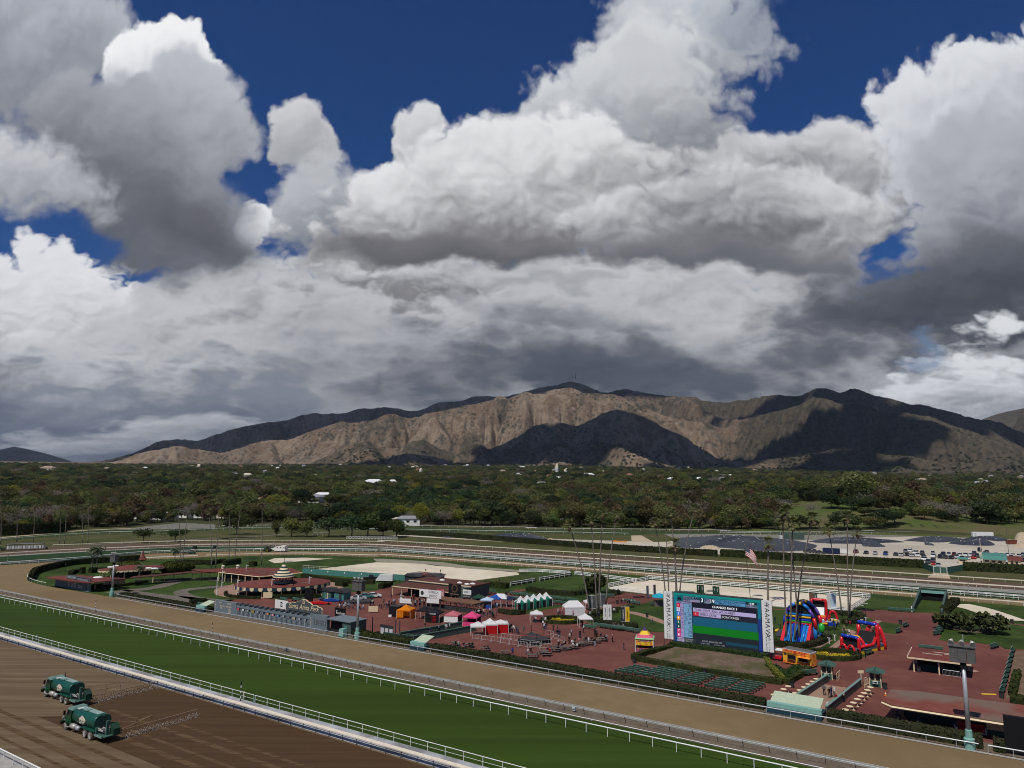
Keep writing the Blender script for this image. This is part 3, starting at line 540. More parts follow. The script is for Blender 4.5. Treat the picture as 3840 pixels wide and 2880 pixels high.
def erode(Z, base, steps=22, k=.065):          # stream-power erosion down the steepest neighbour
    ny, nx = Z.shape; n = ny*nx; idx = np.arange(n).reshape(ny, nx)
    nb = [(-1,-1),(-1,0),(-1,1),(0,-1),(0,1),(1,-1),(1,0),(1,1)]
    for it in range(steps):
        best = np.zeros((ny, nx)); rec = idx.copy(); P = np.pad(Z, 1, mode='edge'); I = np.pad(idx, 1, mode='edge')
        for dy, dx in nb:
            s_ = (Z - P[1+dy:1+dy+ny, 1+dx:1+dx+nx])/(GD*math.hypot(dy, dx)); mk = s_ > best
            best = np.where(mk, s_, best); rec = np.where(mk, I[1+dy:1+dy+ny, 1+dx:1+dx+nx], rec)
        z = Z.ravel(); order = np.argsort(z); rc = rec.ravel().tolist(); A = [1.0]*n
        for i in order[::-1].tolist():
            j = rc[i]
            if j != i: A[j] += A[i]
        Fk = (k*np.sqrt(np.minimum(np.array(A)*GD*GD, 1.2e6))).tolist(); zl = z.tolist()
        for i in order.tolist():
            j = rc[i]
            if j != i:
                f = Fk[i]/GD; zl[i] = (zl[i] + f*zl[j])/(1+f)
        Z = np.maximum(np.array(zl).reshape(ny, nx), base-3)
        if it % 4 == 3:
            Q = np.pad(Z, 1, mode='edge'); Z = .6*Z + .1*(Q[:-2,1:-1]+Q[2:,1:-1]+Q[1:-1,:-2]+Q[1:-1,2:])
    return Z
_b, _e = envelope(); HF = erode(_e, _b)
print('erosion depth', float((_e-HF).max()), float((_e-HF).mean()))
maz = np.linspace(-37.5, 39.5, 1000); mr = np.concatenate([np.linspace(4300, 10400, 380), [11000, 12000, 13500]])
def mountain_z(X, Y):
    fx, fy = np.clip((X-GX[0])/GD, 0, len(GX)-1.001), np.clip((Y-GY[0])/GD, 0, len(GY)-1.001); ix, iy = fx.astype(int), fy.astype(int); u, v = fx-ix, fy-iy
    u, v = u*u*(3-2*u)*.5+u*.5, v*v*(3-2*v)*.5+v*.5
    z = (HF[iy,ix]*(1-u)+HF[iy,ix+1]*u)*(1-v) + (HF[iy+1,ix]*(1-u)+HF[iy+1,ix+1]*u)*v; base = ground_z(X, Y)
    z = z + 9*fbm(X/70, Y/70, 3, 77)*np.clip((z-base)/120, 0, 1)
    return np.where(z-base < 4, base-6, z) - np.clip(np.hypot(X, Y)-10450, 0, None)*.5
mtn = polar_mesh('mountains', maz, mr, mountain_z, [])
_mm = bpy.data.materials.new('mountain_chaparral'); _mm.use_nodes = True; _mm.node_tree.nodes.clear(); q = NT(_mm.node_tree)
co = q.n('ShaderNodeTexCoord').outputs['Object']
cs = q.n('ShaderNodeMapping', ins={'Vector':co, 'Scale':(1, .6, .6)}).outputs[0]                # gullies run down the slope
n1, n2_, n3 = q.noise(co, .0011, 4, .55), q.noise(cs, .008, 6, .64), q.noise(cs, .035, 5, .66)
tanc = q.mix(q.ramp(n2_, .40, .60), (.128,.088,.055), (.240,.182,.126))
tanc = q.mix(q.ramp(n3, .54, .70, 0, .6), tanc, (.300,.250,.195))
scrub = q.mix(q.ramp(n3, .4, .6), (.048,.042,.030), (.085,.068,.046))
px = q.n('ShaderNodeSeparateXYZ', ins={0:co}).outputs[0]
side = q.ramp(px, 1400, 2900, 0, .20)                             # the eastern massif carries more burnt scrub
cov = q.math('ADD', q.math('MULTIPLY', n2_, .6), q.math('MULTIPLY', n1, .5))
cov = q.math('ADD', cov, side)
mc = q.mix(q.ramp(cov, .53, .64), tanc, scrub)
vo = q.n('ShaderNodeTexVoronoi', ins={'Vector':co, 'Scale':.024, 'Randomness':1.0}).outputs['Distance']
spots = q.math('MULTIPLY', q.ramp(vo, .42, .22), q.ramp(n1, .36, .52))
mc = q.mix(q.math('MULTIPLY', spots, .8), mc, (.022,.024,.014))
bs = q.n('ShaderNodeBsdfPrincipled', ins={'Base Color':mc, 'Roughness':1.0, 'Specular IOR Level':.1})
bp = q.n('ShaderNodeBump', ins={'Strength':.6, 'Distance':8.0, 'Height':q.noise(co, .02, 6, .62)}); _mm.node_tree.links.new(bp.outputs[0], bs.inputs['Normal'])
_mm.node_tree.links.new(bs.outputs[0], q.n('ShaderNodeOutputMaterial').inputs[0])
mtn.materials.append(_mm)
tag(put('mountains', mtn), kind='structure')
def far_hill(name, P, r, az0, az1):
    a, e = crest(P); az_ = np.linspace(az0, az1, 120); rr = np.linspace(r-3500, r+900, 40)
    def zf(X, Y):
        R_, AZ = np.hypot(X, Y), np.degrees(np.arctan2(X, Y)); zc = CAM_H + r*np.interp(AZ, a, e, left=-.01, right=-.01)
        return np.where(R_ < r, zc - (r-R_)*.30*(1.2-.5*ridged(X/900, Y/2500, 4, 8)), zc-(R_-r)*.4)
    me = polar_mesh(name, az_, rr, zf, [_mm]); return tag(put(name, me), kind='structure')
far_hill('far_hill', pts('U', '-600 560 -300 540 0 495 90 475 150 485 300 520 400 550 490 580 600 625'), 17000, -44, -28)
far_hill('far_ridge', pts('W', '1750 460 1900 400 2030 352 2120 330 2212 312 2400 285 2700 300'), 12500, 27, 41)
# masts on the summit
mp = S('V', 1515, 100); mr_ = 9560.
for i, (sx, h_) in enumerate(((1500, 60), (1517, 85), (1470, 35))):
    d = S('V', sx, 118); k = mr_/math.hypot(d.x, d.y); zb = CAM_H + d.z*k - 15
    mb = MB().tube([(0,0,0), (0,0,h_)], 5.0, 5, r1=1.2)
    for j in range(3): mb.box(-4+j, 4-j, -4+j, 4-j, h_*.4+j*h_*.15, h_*.4+j*h_*.15+3)
    tag(part('summit_mast', mb, K('dgrey'), loc=(d.x*k, d.y*k, zb)), ['slim aerial mast on the mountain summit, left of the pair', 'tallest aerial mast on the mountain summit', 'short aerial mast standing apart on the mountain summit'][i], 'mast', 'aerial masts on the summit')
# ---------------------------------------------------------------- unseen clouds added above the frame to shade the slopes
def add_shade_cloud(spot, rx, ry, seed, alt=6200., th=420., yaw=0.):
    sx, sy, sz = spot; k = (alt-sz)/SUN_VEC.z
    c = Vector((sx, sy, sz)) + SUN_VEC*k
    bm = bmesh.new(); bmesh.ops.create_icosphere(bm, subdivisions=5, radius=1.0)
    P = np.array([v.co for v in bm.verts]); ang = np.arctan2(P[:,1], P[:,0])
    f = 1 + .75*fbm(P[:,0]*2.1+seed*7, P[:,1]*2.1, 5, seed) + .25*fbm(P[:,0]*5, P[:,1]*5+P[:,2]*3, 3, seed+3)
    for v, s_ in zip(bm.verts, f): v.co = Vector((v.co.x*rx*s_, v.co.y*ry*s_, (v.co.z if v.co.z > 0 else v.co.z*.4)*th*s_))
    me = bpy.data.meshes.new('shade_cloud'); bm.to_mesh(me); bm.free()
    me.polygons.foreach_set('use_smooth', [True]*len(me.polygons)); me.materials.append(mat('shade_cloud', (.9,.9,.92), (.82,.83,.86), .002, 1.))
    return tag(put('shade_cloud', me, loc=c, rz=yaw), 'unseen cumulus added above the picture to shade the slopes', None, None, 'stuff')
def mspot(code, x, y, r):                       # a spot on the slopes at a given range
    d = S(code, x, y); k = r/math.hypot(d.x, d.y); return (d.x*k, d.y*k, CAM_H + d.z*k)
add_shade_cloud(mspot('V', 1450, 520, 5600), 800, 500, 1, yaw=-.25)
add_shade_cloud(mspot('V', 1950, 540, 5500), 650, 430, 14, yaw=.2)
add_shade_cloud(mspot('W', 350, 480, 5900), 460, 330, 2, yaw=.3)
add_shade_cloud(mspot('W', 1420, 440, 6100), 240, 190, 19)
add_shade_cloud(mspot('W', 1150, 400, 6300), 330, 260, 8)
add_shade_cloud(mspot('W', 480, 230, 7900), 520, 300, 9, alt=9000)
add_shade_cloud(mspot('W', 760, 420, 6200), 330, 240, 15)
add_shade_cloud(mspot('W', 1080, 180, 8000), 420, 300, 16, alt=9000)
add_shade_cloud(mspot('W', 1600, 290, 7500), 900, 380, 3, yaw=-.5, alt=9000)
add_shade_cloud(mspot('W', 1000, 650, 5100), 420, 260, 17)
add_shade_cloud(mspot('V', 1500, 140, 9500), 2000, 700, 4, alt=10500)
add_shade_cloud(mspot('V', 300, 290, 9300), 2300, 550, 5, yaw=.25, alt=10500)
add_shade_cloud(mspot('U', 1750, 400, 9300), 1700, 600, 6, yaw=.3, alt=10500)
add_shade_cloud(mspot('V', 100, 640, 5200), 550, 260, 10)
add_shade_cloud(mspot('V', 650, 640, 5200), 380, 200, 18)
add_shade_cloud(mspot('U', 150, 560, 16500), 3400, 1900, 12, alt=13000)
add_shade_cloud((1250, 4300, 90), 600, 220, 11, yaw=-.1, alt=8000)
# ================================================================ vegetation
rs_ = np.random.RandomState(11)
def leafmat(name, c, c2, vary=1.0): return mat(name, c, c2, 1.3, .8, 3, vary=vary, lo=.3, hi=.7, spec=.15, trans=.25)
LEAF = dict(oak=leafmat('leaf_oak', (.046,.064,.018), (.080,.098,.028)), olive=leafmat('leaf_olive', (.088,.094,.028), (.135,.132,.045)), brown=leafmat('leaf_brown', (.098,.076,.036), (.140,.106,.055)),
 bare=leafmat('twigs', (.150,.128,.106), (.210,.180,.150)), lime=leafmat('leaf_lime', (.150,.160,.020), (.200,.190,.034), .25), dark=leafmat('leaf_dark', (.030,.046,.020), (.052,.070,.028)), mid=leafmat('leaf_mid', (.076,.104,.026), (.120,.146,.038)))
def leaf_cards(P, size, seed, flat_=0.):        # one small four-sided leaf clump at every point
    r = np.random.RandomState(seed); n = len(P)
    a = r.normal(size=(n,3)); a /= np.linalg.norm(a, axis=1)[:,None]; b = r.normal(size=(n,3)); b -= (b*a).sum(1)[:,None]*a; b /= np.linalg.norm(b, axis=1)[:,None]
    s = (size*(.6+.8*r.rand(n)))[:,None]
    V = np.stack([P-a*s*.5-b*s*.4, P+a*s*.5-b*s*.3, P+a*s*.4+b*s*.5, P-a*s*.45+b*s*.35], 1).reshape(-1, 3)
    return V
def card_mesh(name, V, mats):
    n = len(V)//4; me = bpy.data.meshes.new(name); me.vertices.add(len(V)); me.vertices.foreach_set('co', V.astype(np.float32).ravel())
    me.loops.add(4*n); me.loops.foreach_set('vertex_index', np.arange(4*n, dtype=np.int32)); me.polygons.add(n); me.polygons.foreach_set('loop_start', np.arange(0, 4*n, 4, dtype=np.int32))
    me.update(calc_edges=True)
    for m_ in mats: me.materials.append(m_)
    return me
def crown_points(seed, n, kind):
    r = np.random.RandomState(seed); P = []
    # kind: (half width, height, base, clumps, clump radius)
    hw, ht, zb, nc, cr = {'broad':(.62,.66,.30,16,.24), 'tall':(.34,.78,.22,15,.17), 'round':(.46,.74,.24,12,.24), 'column':(.22,.90,.08,13,.15), 'spread':(.72,.48,.42,16,.21)}[kind]
    C = []
    while len(C) < nc:
        p = r.uniform(-1, 1, 3); d = np.linalg.norm(p)
        if d < 1 and d > .25: C.append(p*np.array([hw-cr*.6, hw-cr*.6, ht/2-cr*.5]) + [0, 0, zb+ht/2])
    C = np.array(C); w_ = r.uniform(.7, 1.25, nc)*cr
    k = r.randint(nc, size=n); d = r.normal(size=(n,3)); d /= np.linalg.norm(d, axis=1)[:,None]
    P = C[k] + d*(w_[k]*r.uniform(.72, 1.05, n))[:,None]*[1.15, 1.15, .85]
    return P[P[:,2] > .10], C
def trunk_mb(seed, C, kind):
    r = random.Random(seed); mb = MB(); h = .55 if kind != 'column' else .8
    mb.tube([(0,0,-.02), (r.uniform(-.02,.02), r.uniform(-.02,.02), h*.5), (r.uniform(-.04,.04), r.uniform(-.04,.04), h)], .030, 6, r1=.014)
    for c in C[:6]: mb.tube([(0,0,h*r.uniform(.4,.8)), (c[0]*.5, c[1]*.5, h*.75+c[2]*.12), tuple(c)], .013, 4, r1=.004)
    return mb
TREE = []                                       # unit-height tree kinds: (crown mesh, trunk mesh, words)
for i, (kind, lf_, nl, sz, words) in enumerate((('broad','oak',1500,.060,'broad dark evergreen tree'), ('round','olive',1300,.055,'rounded olive green tree'), ('tall','brown',1200,.050,'tall brownish open tree'), ('round','mid',1300,.058,'rounded mid green tree'),
   ('broad','bare',900,.036,'leafless grey-brown tree'), ('column','dark',1100,.045,'narrow dark conifer'), ('tall','olive',1300,.050,'tall olive eucalyptus'), ('broad','dark',1500,.060,'wide very dark tree'), ('spread','oak',1300,.055,'spreading low oak'), ('round','lime',1500,.050,'yellow-green dense tree'))):
    P_, C_ = crown_points(40+i, nl, kind)
    TREE.append((card_mesh('crown', leaf_cards(P_, sz, 90+i), [LEAF[lf_]]), trunk_mb(60+i, C_, kind).mesh('trunk', K('trunk')), words))
def tree(k, loc, h, rz, label, group, name='tree', wide=1.):
    o = thing(name, loc, rz, label, 'tree', group); o.scale = (h*wide, h*wide, h)
    put('trunk', TREE[k][1], o); put('crown', TREE[k][0], o); return o
def GT(c, x, y):                                # where the view ray meets the rising ground
    d = S(c, x, y); lo, hi = 50., 6000.
    f = lambda k: CAM_H + d.z*k - float(ground_z(d.x*k, d.y*k))
    ks = np.geomspace(100, 6000, 400); v = CAM_H + d.z*ks - ground_z(d.x*ks, d.y*ks); i = int(np.argmax(v < 0)) or 399
    k = ks[i]; return Vector((d.x*k, d.y*k, float(ground_z(d.x*k, d.y*k))))
ROOFN = ['white','grey','tan','terracotta','cream']
# the edge of the wood, from image pixels along its foot
EDGE = [GT(*p) for p in (('Y',-300,215),('Y',0,205),('Y',500,190),('Y',1000,150),('Y',1500,110),('A',1000,185),('A',1300,150),('A',1600,130),('a',640,560),('a',1000,588),('a',1350,560),('b',640,606),('b',1000,606),('b',2212,630),('c',300,640),('c',1200,650),('c',2212,668),('d',0,668),('d',600,672),('d',700,600),('d',900,330),('d',1500,330),('d',1760,430),('d',2050,480),('Z',0,60),('Z',1000,60),('Z',1700,70),('Z',2212,80),('Z',2700,90))]
e_az = np.array([math.degrees(math.atan2(p.x, p.y)) for p in EDGE]); e_r = np.array([math.hypot(p.x, p.y) for p in EDGE]); o_ = np.argsort(e_az); e_az, e_r = e_az[o_], e_r[o_]
def wood_pts(r0, r1, gap, jit, seed):
    r = np.random.RandomState(seed); out = []
    rr = r0
    while rr < r1:
        st = math.degrees(gap(rr)/rr); az_ = np.arange(-39, 40.5, st); n = len(az_)
        a = az_ + r.uniform(-.5, .5, n)*st; q = rr + r.uniform(-jit, jit, n)*gap(rr)
        out.append(np.stack([a, q], 1)); rr += gap(rr)*.8
    return np.concatenate(out)
HOUSES = []
def hs(code, x, y, w_, d_, h_, rc, label): HOUSES.append((GT(code, x, y), w_, d_, h_, rc, rnd.uniform(-.5,.5), label))
hs('e',745,600,34,14,5,2,'long tan-roofed building in the wood at the far left'); hs('e',960,640,12,8,3.5,1,'white shed below the tan-roofed building'); hs('e',1060,625,12,8,3.5,0,'second white shed right of the tan-roofed building'); hs('e',1620,615,20,9,3.5,0,'wide white roof in the left wood'); hs('e',1830,615,16,8,3.2,1,'long white roof right of the wide one'); hs('e',2040,620,18,9,3.5,0,'white barn roof near the left palms'); hs('e',2170,620,22,10,4.5,4,'cream roof at the right of the barns'); hs('e',320,660,20,9,3.5,0,'low white trailers row at the far left'); hs('e',90,650,18,9,3.5,1,'grey low roof at the left edge')
hs('a',60,520,20,9,4,0,'white roof above the stony bank'); hs('a',290,515,18,9,4,0,'white roof with a red end above the far lawn'); hs('a',745,520,9,6,4.5,3,'small red-walled building behind the shade tree'); hs('a',460,515,16,8,4,0,'low white roof left of the bright green tree'); hs('a',1070,360,26,14,5.5,2,'tan-roofed house in the left wood'); hs('a',1260,350,22,12,6,3,'brick-roofed house in the left wood'); hs('a',1790,330,28,14,7,1,'grey-roofed hall among the trees'); hs('a',1930,305,20,12,7,0,'pale gabled house right of the grey hall')
hs('b',640,580,12,7,3.5,4,'white low building behind the infield clump'); hs('b',730,600,18,8,5,1,'grey-blue building left of the poplar'); hs('b',1140,310,26,12,5,2,'tan-roofed house beyond the poplar'); hs('b',310,155,24,12,9,0,'large white villa in the distant wood'); hs('b',1680,265,30,12,6,4,'long cream roof in the wood'); hs('b',600,225,16,9,7,0,'white-fronted house in the middle wood'); hs('b',1380,205,16,10,7,3,'terracotta villa in the middle wood'); hs('b',2100,240,26,10,6,4,'cream roof right of the middle')
hs('c',335,545,22,9,5,0,'white roof below the pale bank'); hs('c',505,545,14,9,9,3,'brown brick tower house by the white roof'); hs('c',120,245,34,10,6,2,'long tan wall of houses above the pale bank'); hs('c',330,245,30,10,6,2,'second stretch of tan houses above the pale bank'); hs('c',700,245,30,10,5,2,'third stretch of tan houses to the right'); hs('c',210,295,18,10,5,3,'brown-roofed house above the pale bank'); hs('c',650,50,20,12,10,0,'bright white house high in the wood'); hs('c',290,80,20,12,8,0,'white house left of the bright one')
hs('V',515,745,8,8,16,4,'white church tower in the far wood'); hs('V',1398,745,9,9,26,4,'tall white tower block at the foot of the mountain'); hs('V',1452,748,8,8,14,4,'lower white tower beside the tall one'); hs('V',1600,770,30,16,11,0,'white house below the towers'); hs('U',310,640,40,20,14,2,'brown block on the far left horizon'); hs('V',210,820,34,16,10,0,'cluster of white roofs left of the middle')
hr = np.random.RandomState(77)
for i in range(95):
    a_ = float(hr.uniform(-34, 36)); r_ = float(1100 + 3900*hr.rand()**.8); x_, y_ = r_*math.sin(math.radians(a_)), r_*math.cos(math.radians(a_)); rc_ = int(hr.choice([0,0,1,1,2,3,4,4])); k_ = 1+r_/6000
    HOUSES.append((Vector((x_, y_, float(ground_z(x_, y_)))), hr.uniform(9,11+5*(i%2))*k_, hr.uniform(8,11)*k_, hr.uniform(5,8.5)*k_, rc_, hr.uniform(-.6,.6), '%s %s-roofed house among distant trees %s, %s' % (['small','wide'][i % 2], ROOFN[rc_], 'at far left' if a_ < -22 else 'at left' if a_ < -8 else 'in the middle' if a_ < 8 else 'at right' if a_ < 22 else 'at far right', 'nearer the wood edge' if r_ < 2000 else 'halfway to the mountains' if r_ < 3400 else 'near the foot of the mountains'), 'houses scattered through the wood', r_ < 1800))
WP = wood_pts(430, 6000, lambda r: 7.5 + r*.0042, .5, 3)
er = np.interp(WP[:,0], e_az, e_r); WP = WP[WP[:,1] > er + 4]
ok = np.ones(len(WP), bool)
for h_ in HOUSES:
    hx, hy = h_[0].x, h_[0].y; hr_, ha_ = math.hypot(hx, hy), math.degrees(math.atan2(hx, hy)); lat = np.abs(np.radians(WP[:,0]-ha_))*hr_
    ok &= ~((lat < h_[1]*.55+2) & (WP[:,1] > hr_-(16 if hr_ < 800 else 40 if hr_ < 1500 else 100)) & (WP[:,1] < hr_+h_[2]*.6+5))
WP = WP[ok]
X_, Y_ = WP[:,1]*np.sin(np.radians(WP[:,0])), WP[:,1]*np.cos(np.radians(WP[:,0]))
dens = fbm(X_/160, Y_/160, 3, 9); keep = (dens > np.where(WP[:,1] > 4700, .05, -.26)) | (WP[:,1] < np.interp(WP[:,0], e_az, e_r)+40)
WP = WP[keep]; X_, Y_ = X_[keep], Y_[keep]
Z_ = np.where(WP[:,1] > 4300, np.maximum(ground_z(X_, Y_), mountain_z(X_, Y_)), ground_z(X_, Y_))
low = Z_ - ground_z(X_, Y_) < 170; WP, X_, Y_, Z_ = WP[low], X_[low], Y_[low], Z_[low]; er = np.interp(WP[:,0], e_az, e_r)
rw = np.random.RandomState(5); n_ = len(WP)
zone = fbm(X_/220, Y_/220, 3, 33)
kinds = np.where(zone < -.15, rw.choice([2,2,6,4,0,1], n_), np.where(zone < .12, rw.choice([0,1,3,7,8,4,6], n_), rw.choice([0,7,7,5,3,1], n_)))
kinds = np.where(rw.rand(n_) < .045, 9, kinds)
HT = np.array([10, 9, 13, 9.5, 10, 12.5, 14.5, 10.5, 8.5, 10.])
hts = HT[kinds]*rw.uniform(.7, 1.3, n_)*np.where(rw.rand(n_) < .10, 1.45, 1.0)
near = np.argsort(WP[:,1]-er*.0 + np.where(np.abs(WP[:,0]) > 36.5, 1e5, 0))[:250]
is_near = np.zeros(n_, bool); is_near[near] = True
place = lambda az_: ['at the left picture edge','behind the starting gate','behind the two oaks','behind the shade tree','behind the white trailer','around the poplar','right of the poplar','behind the garden palms','left of the mounds','above the black mounds','behind the flag','on the grassy bank','above the car park','at the right picture edge'][min(13, max(0, int((az_+36)/5.2)))]
for i in near:
    k = int(kinds[i]); depth = WP[i,1]-er[i]
    row = 'in front of the wood' if depth < 14 else 'second row in the wood' if depth < 34 else 'deeper in the wood'
    tree(k, (X_[i], Y_[i], Z_[i]-.1), float(hts[i]), rw.uniform(0, 6.28), '%s%s %s %s' % ('small ' if hts[i] < HT[k]*.88 else 'large ' if hts[i] > HT[k]*1.08 else '', TREE[k][2], row, place(WP[i,0])), '%ss in the wood %s' % (TREE[k][2], place(WP[i,0])), wide=float(rw.uniform(.85, 1.25)))
# the wood behind reads as one mass
protos = bpy.data.collections.new('tree_kinds')
for k in range(10):
    bmx = bmesh.new(); bmx.from_mesh(TREE[k][0]); mi = len(bmx.faces); bmx.from_mesh(TREE[k][1]); bmx.faces.ensure_lookup_table()
    for f in bmx.faces[mi:]: f.material_index = 1
    me = bpy.data.meshes.new('tree_kind'); bmx.to_mesh(me); bmx.free(); me.materials.append(TREE[k][0].materials[0]); me.materials.append(K('trunk'))
    protos.objects.link(bpy.data.objects.new('kind_%d' % k, me))
far = ~is_near; me = bpy.data.meshes.new('woodland'); nf = int(far.sum())
me.vertices.add(nf); me.vertices.foreach_set('co', np.stack([X_[far], Y_[far], Z_[far]-.2], 1).astype(np.float32).ravel())
for nm, dt, arr in (('kind', 'INT', kinds[far].astype(np.int32)), ('height', 'FLOAT', hts[far].astype(np.float32)), ('turn', 'FLOAT', rw.uniform(0, 6.28, nf).astype(np.float32)), ('wide', 'FLOAT', (rw.uniform(.9, 1.35, nf)*(1+np.clip(WP[far,1]-1200, 0, 4000)/9000)).astype(np.float32))):
    me.attributes.new(nm, dt, 'POINT').data.foreach_set('value', arr)
wood = tag(put('woodland', me), 'dense mixed woodland stretching back to the foot of the mountains', None, None, 'stuff')
ng = bpy.data.node_groups.new('woodland', 'GeometryNodeTree'); ng.interface.new_socket('Geometry', in_out='INPUT', socket_type='NodeSocketGeometry'); ng.interface.new_socket('Geometry', in_out='OUTPUT', socket_type='NodeSocketGeometry')
gq = NT(ng); gi, go = gq.n('NodeGroupInput'), gq.n('NodeGroupOutput')
def attr(nm, dt): return gq.n('GeometryNodeInputNamedAttribute', data_type=dt, ins={'Name':nm}).outputs[0]
ci = gq.n('GeometryNodeCollectionInfo', ins={'Collection':protos, 'Separate Children':True, 'Reset Children':True})
hh, ww = attr('height', 'FLOAT'), attr('wide', 'FLOAT'); hw_ = gq.math('MULTIPLY', hh, ww)
iop = gq.n('GeometryNodeInstanceOnPoints', ins={'Points':gi.outputs[0], 'Instance':ci.outputs[0], 'Pick Instance':True, 'Instance Index':attr('kind', 'INT'), 'Rotation':gq.n('ShaderNodeCombineXYZ', ins={2:attr('turn', 'FLOAT')}).outputs[0], 'Scale':gq.n('ShaderNodeCombineXYZ', ins={0:hw_, 1:hw_, 2:hh}).outputs[0]})
ng.links.new(iop.outputs[0], go.inputs[0])
wood.modifiers.new('scatter', 'NODES').node_group = ng
print('woodland', nf)
# ---- trees that stand alone
for k, p, h_, wd, lab in ((8, G('Y',1980,312), 8.4, 1.15, 'small spreading oak with a forked trunk beside the field path'), (8, G('A',1515,302), 7.6, 1.3, 'small oak left of the tall palms on the far lawn'), (8, G('a',915,712), 12.0, 1.35, 'large flat-topped shade tree with a round shadow on the far lawn'),
   (6, G('a',1375,738), 10.5, .8, 'slender leaning tree at the end of the field path'), (3, G('a',1560,735), 11.5, 1.2, 'dense mid green tree left of the infield clump'), (3, G('a',1740,735), 10.0, 1.25, 'bushy mid green tree in the clump behind the white trailer'), (7, G('a',2000,735), 12.0, 1.2, 'dark tree over the white picnic tables'),
   (7, G('b',60,735), 13.0, 1.2, 'wide dark tree behind the cross-braced white fence'), (0, G('b',250,738), 14.0, 1.25, 'tall dark evergreen behind the cross-braced white fence'), (1, G('b',430,738), 10.5, 1.3, 'olive tree behind the right end of the cross-braced fence'), (0, G('b',590,742), 11.0, 1.2, 'dark evergreen at the right end of the infield clump'), (9, G('b',870,618), 17.5, .72, 'tall yellow-green poplar standing out of the wood'),
   (9, GT('a',760,560), 12., 1.0, 'bright green tree left of the shade tree')):
    tree(k, p, h_, rnd.uniform(0, 6), lab, None, wide=wd)
BANK = [(60,662,9,0),(170,645,10,7),(300,645,11,0),(395,620,13,7),(500,600,13,0),(560,648,8,9),(470,645,8,1),(690,655,8,1),(950,655,10,7),(1060,655,8,0),(1130,650,7,1),(1480,662,13,7),(1580,655,11,0),(1330,650,7,4),(1790,660,9,1),(1870,650,9,8),(1950,630,12,7),(2070,600,12,0),(1110,505,10,4),(230,470,9,0),(130,440,8,7),(760,400,10,7),(830,395,9,0),(1320,400,12,7),(1400,410,10,0),(1560,430,11,7),(1640,420,11,0),(1760,440,12,7),(690,380,9,0)]
for i, (x, y, h_, k) in enumerate(BANK):
    tree(k, GT('d', x, y), h_, i*1.7, '%s on the grassy bank, %s from its left end' % (TREE[k][2], 'first second third fourth fifth sixth seventh eighth ninth tenth eleventh twelfth thirteenth fourteenth fifteenth sixteenth seventeenth eighteenth nineteenth twentieth twenty-first twenty-second twenty-third twenty-fourth twenty-fifth twenty-sixth twenty-seventh twenty-eighth twenty-ninth'.split()[sorted(range(len(BANK)), key=lambda j: BANK[j][0]).index(i)]), 'trees on the grassy bank', wide=1.25)
# ---- palms
M_['frond'] = mat('palm_frond', (.088,.104,.024), (.125,.132,.040), 1.5, .6, 3, spec=.4); M_['frond_d'] = mat('dead_frond', (.16,.12,.07), (.11,.08,.05), 2., .9, 3); M_['frond_g'] = mat('feather_frond', (.040,.052,.020), (.062,.074,.030), 1.5, .6, 3, spec=.4)
def fan_crown(seed, n=30):
    r = random.Random(seed); mb = MB()
    for i in range(n):
        a = 2.4*i + r.uniform(-.2,.2); el = math.radians(75 - 125*i/n + r.uniform(-8,8)); mi = 1 if el < math.radians(-32) else 0
        d = Vector((math.cos(a)*math.cos(el), math.sin(a)*math.cos(el), math.sin(el))); sd = Vector((-math.sin(a), math.cos(a), 0)); up_ = sd.cross(d)*-1
        L = r.uniform(.75, 1.0); p = d*L; mb.add([sd*.02, sd*-.02, p-sd*.02, p+sd*.02], [(0,1,2,3)], mi)
        for j in range(-4, 5):
            t = j*.27; dd = (d*math.cos(t) + sd*math.sin(t)).normalized(); ln = r.uniform(.7, .95)*(1-.05*abs(j))
            e = p + dd*ln + Vector((0,0,-.22*ln)); w_ = sd*math.cos(t)*.06 - d*math.sin(t)*.06
            mb.add([p, p+dd*ln*.5+w_, e, p+dd*ln*.5-w_], [(0,1,2,3)], mi)
    return mb
def feather_crown(seed, n=26, L=2.6):
    r = random.Random(seed); mb = MB()
    for i in range(n):
        a = 2.4*i; el = math.radians(68 - 85*i/n + r.uniform(-6,6)); d = Vector((math.cos(a), math.sin(a), 0)); sd = Vector((-math.sin(a), math.cos(a), 0))
        pts_ = []; p = Vector((0,0,0)); e = el
        for j in range(7): pts_.append(p.copy()); p = p + (d*math.cos(e) + Vector((0,0,1))*math.sin(e))*L/6; e -= .26
        for j in range(6):
            for s_ in (-1, 1):
                w0 = (.42 if 0 < j < 5 else .25)*r.uniform(.8, 1.1); q = (pts_[j]+pts_[j+1])/2 + sd*s_*w0 + Vector((0,0,-.22))
                mb.add([pts_[j], pts_[j+1], q+(pts_[j+1]-pts_[j])*.6, q], [(0,1,2,3)])
    return mb
FAN = [fan_crown(i).mesh('crown', [K('frond'), K('frond_d')]) for i in range(4)]; FEA = [feather_crown(i+9).mesh('crown', [K('frond_g')]) for i in range(2)]
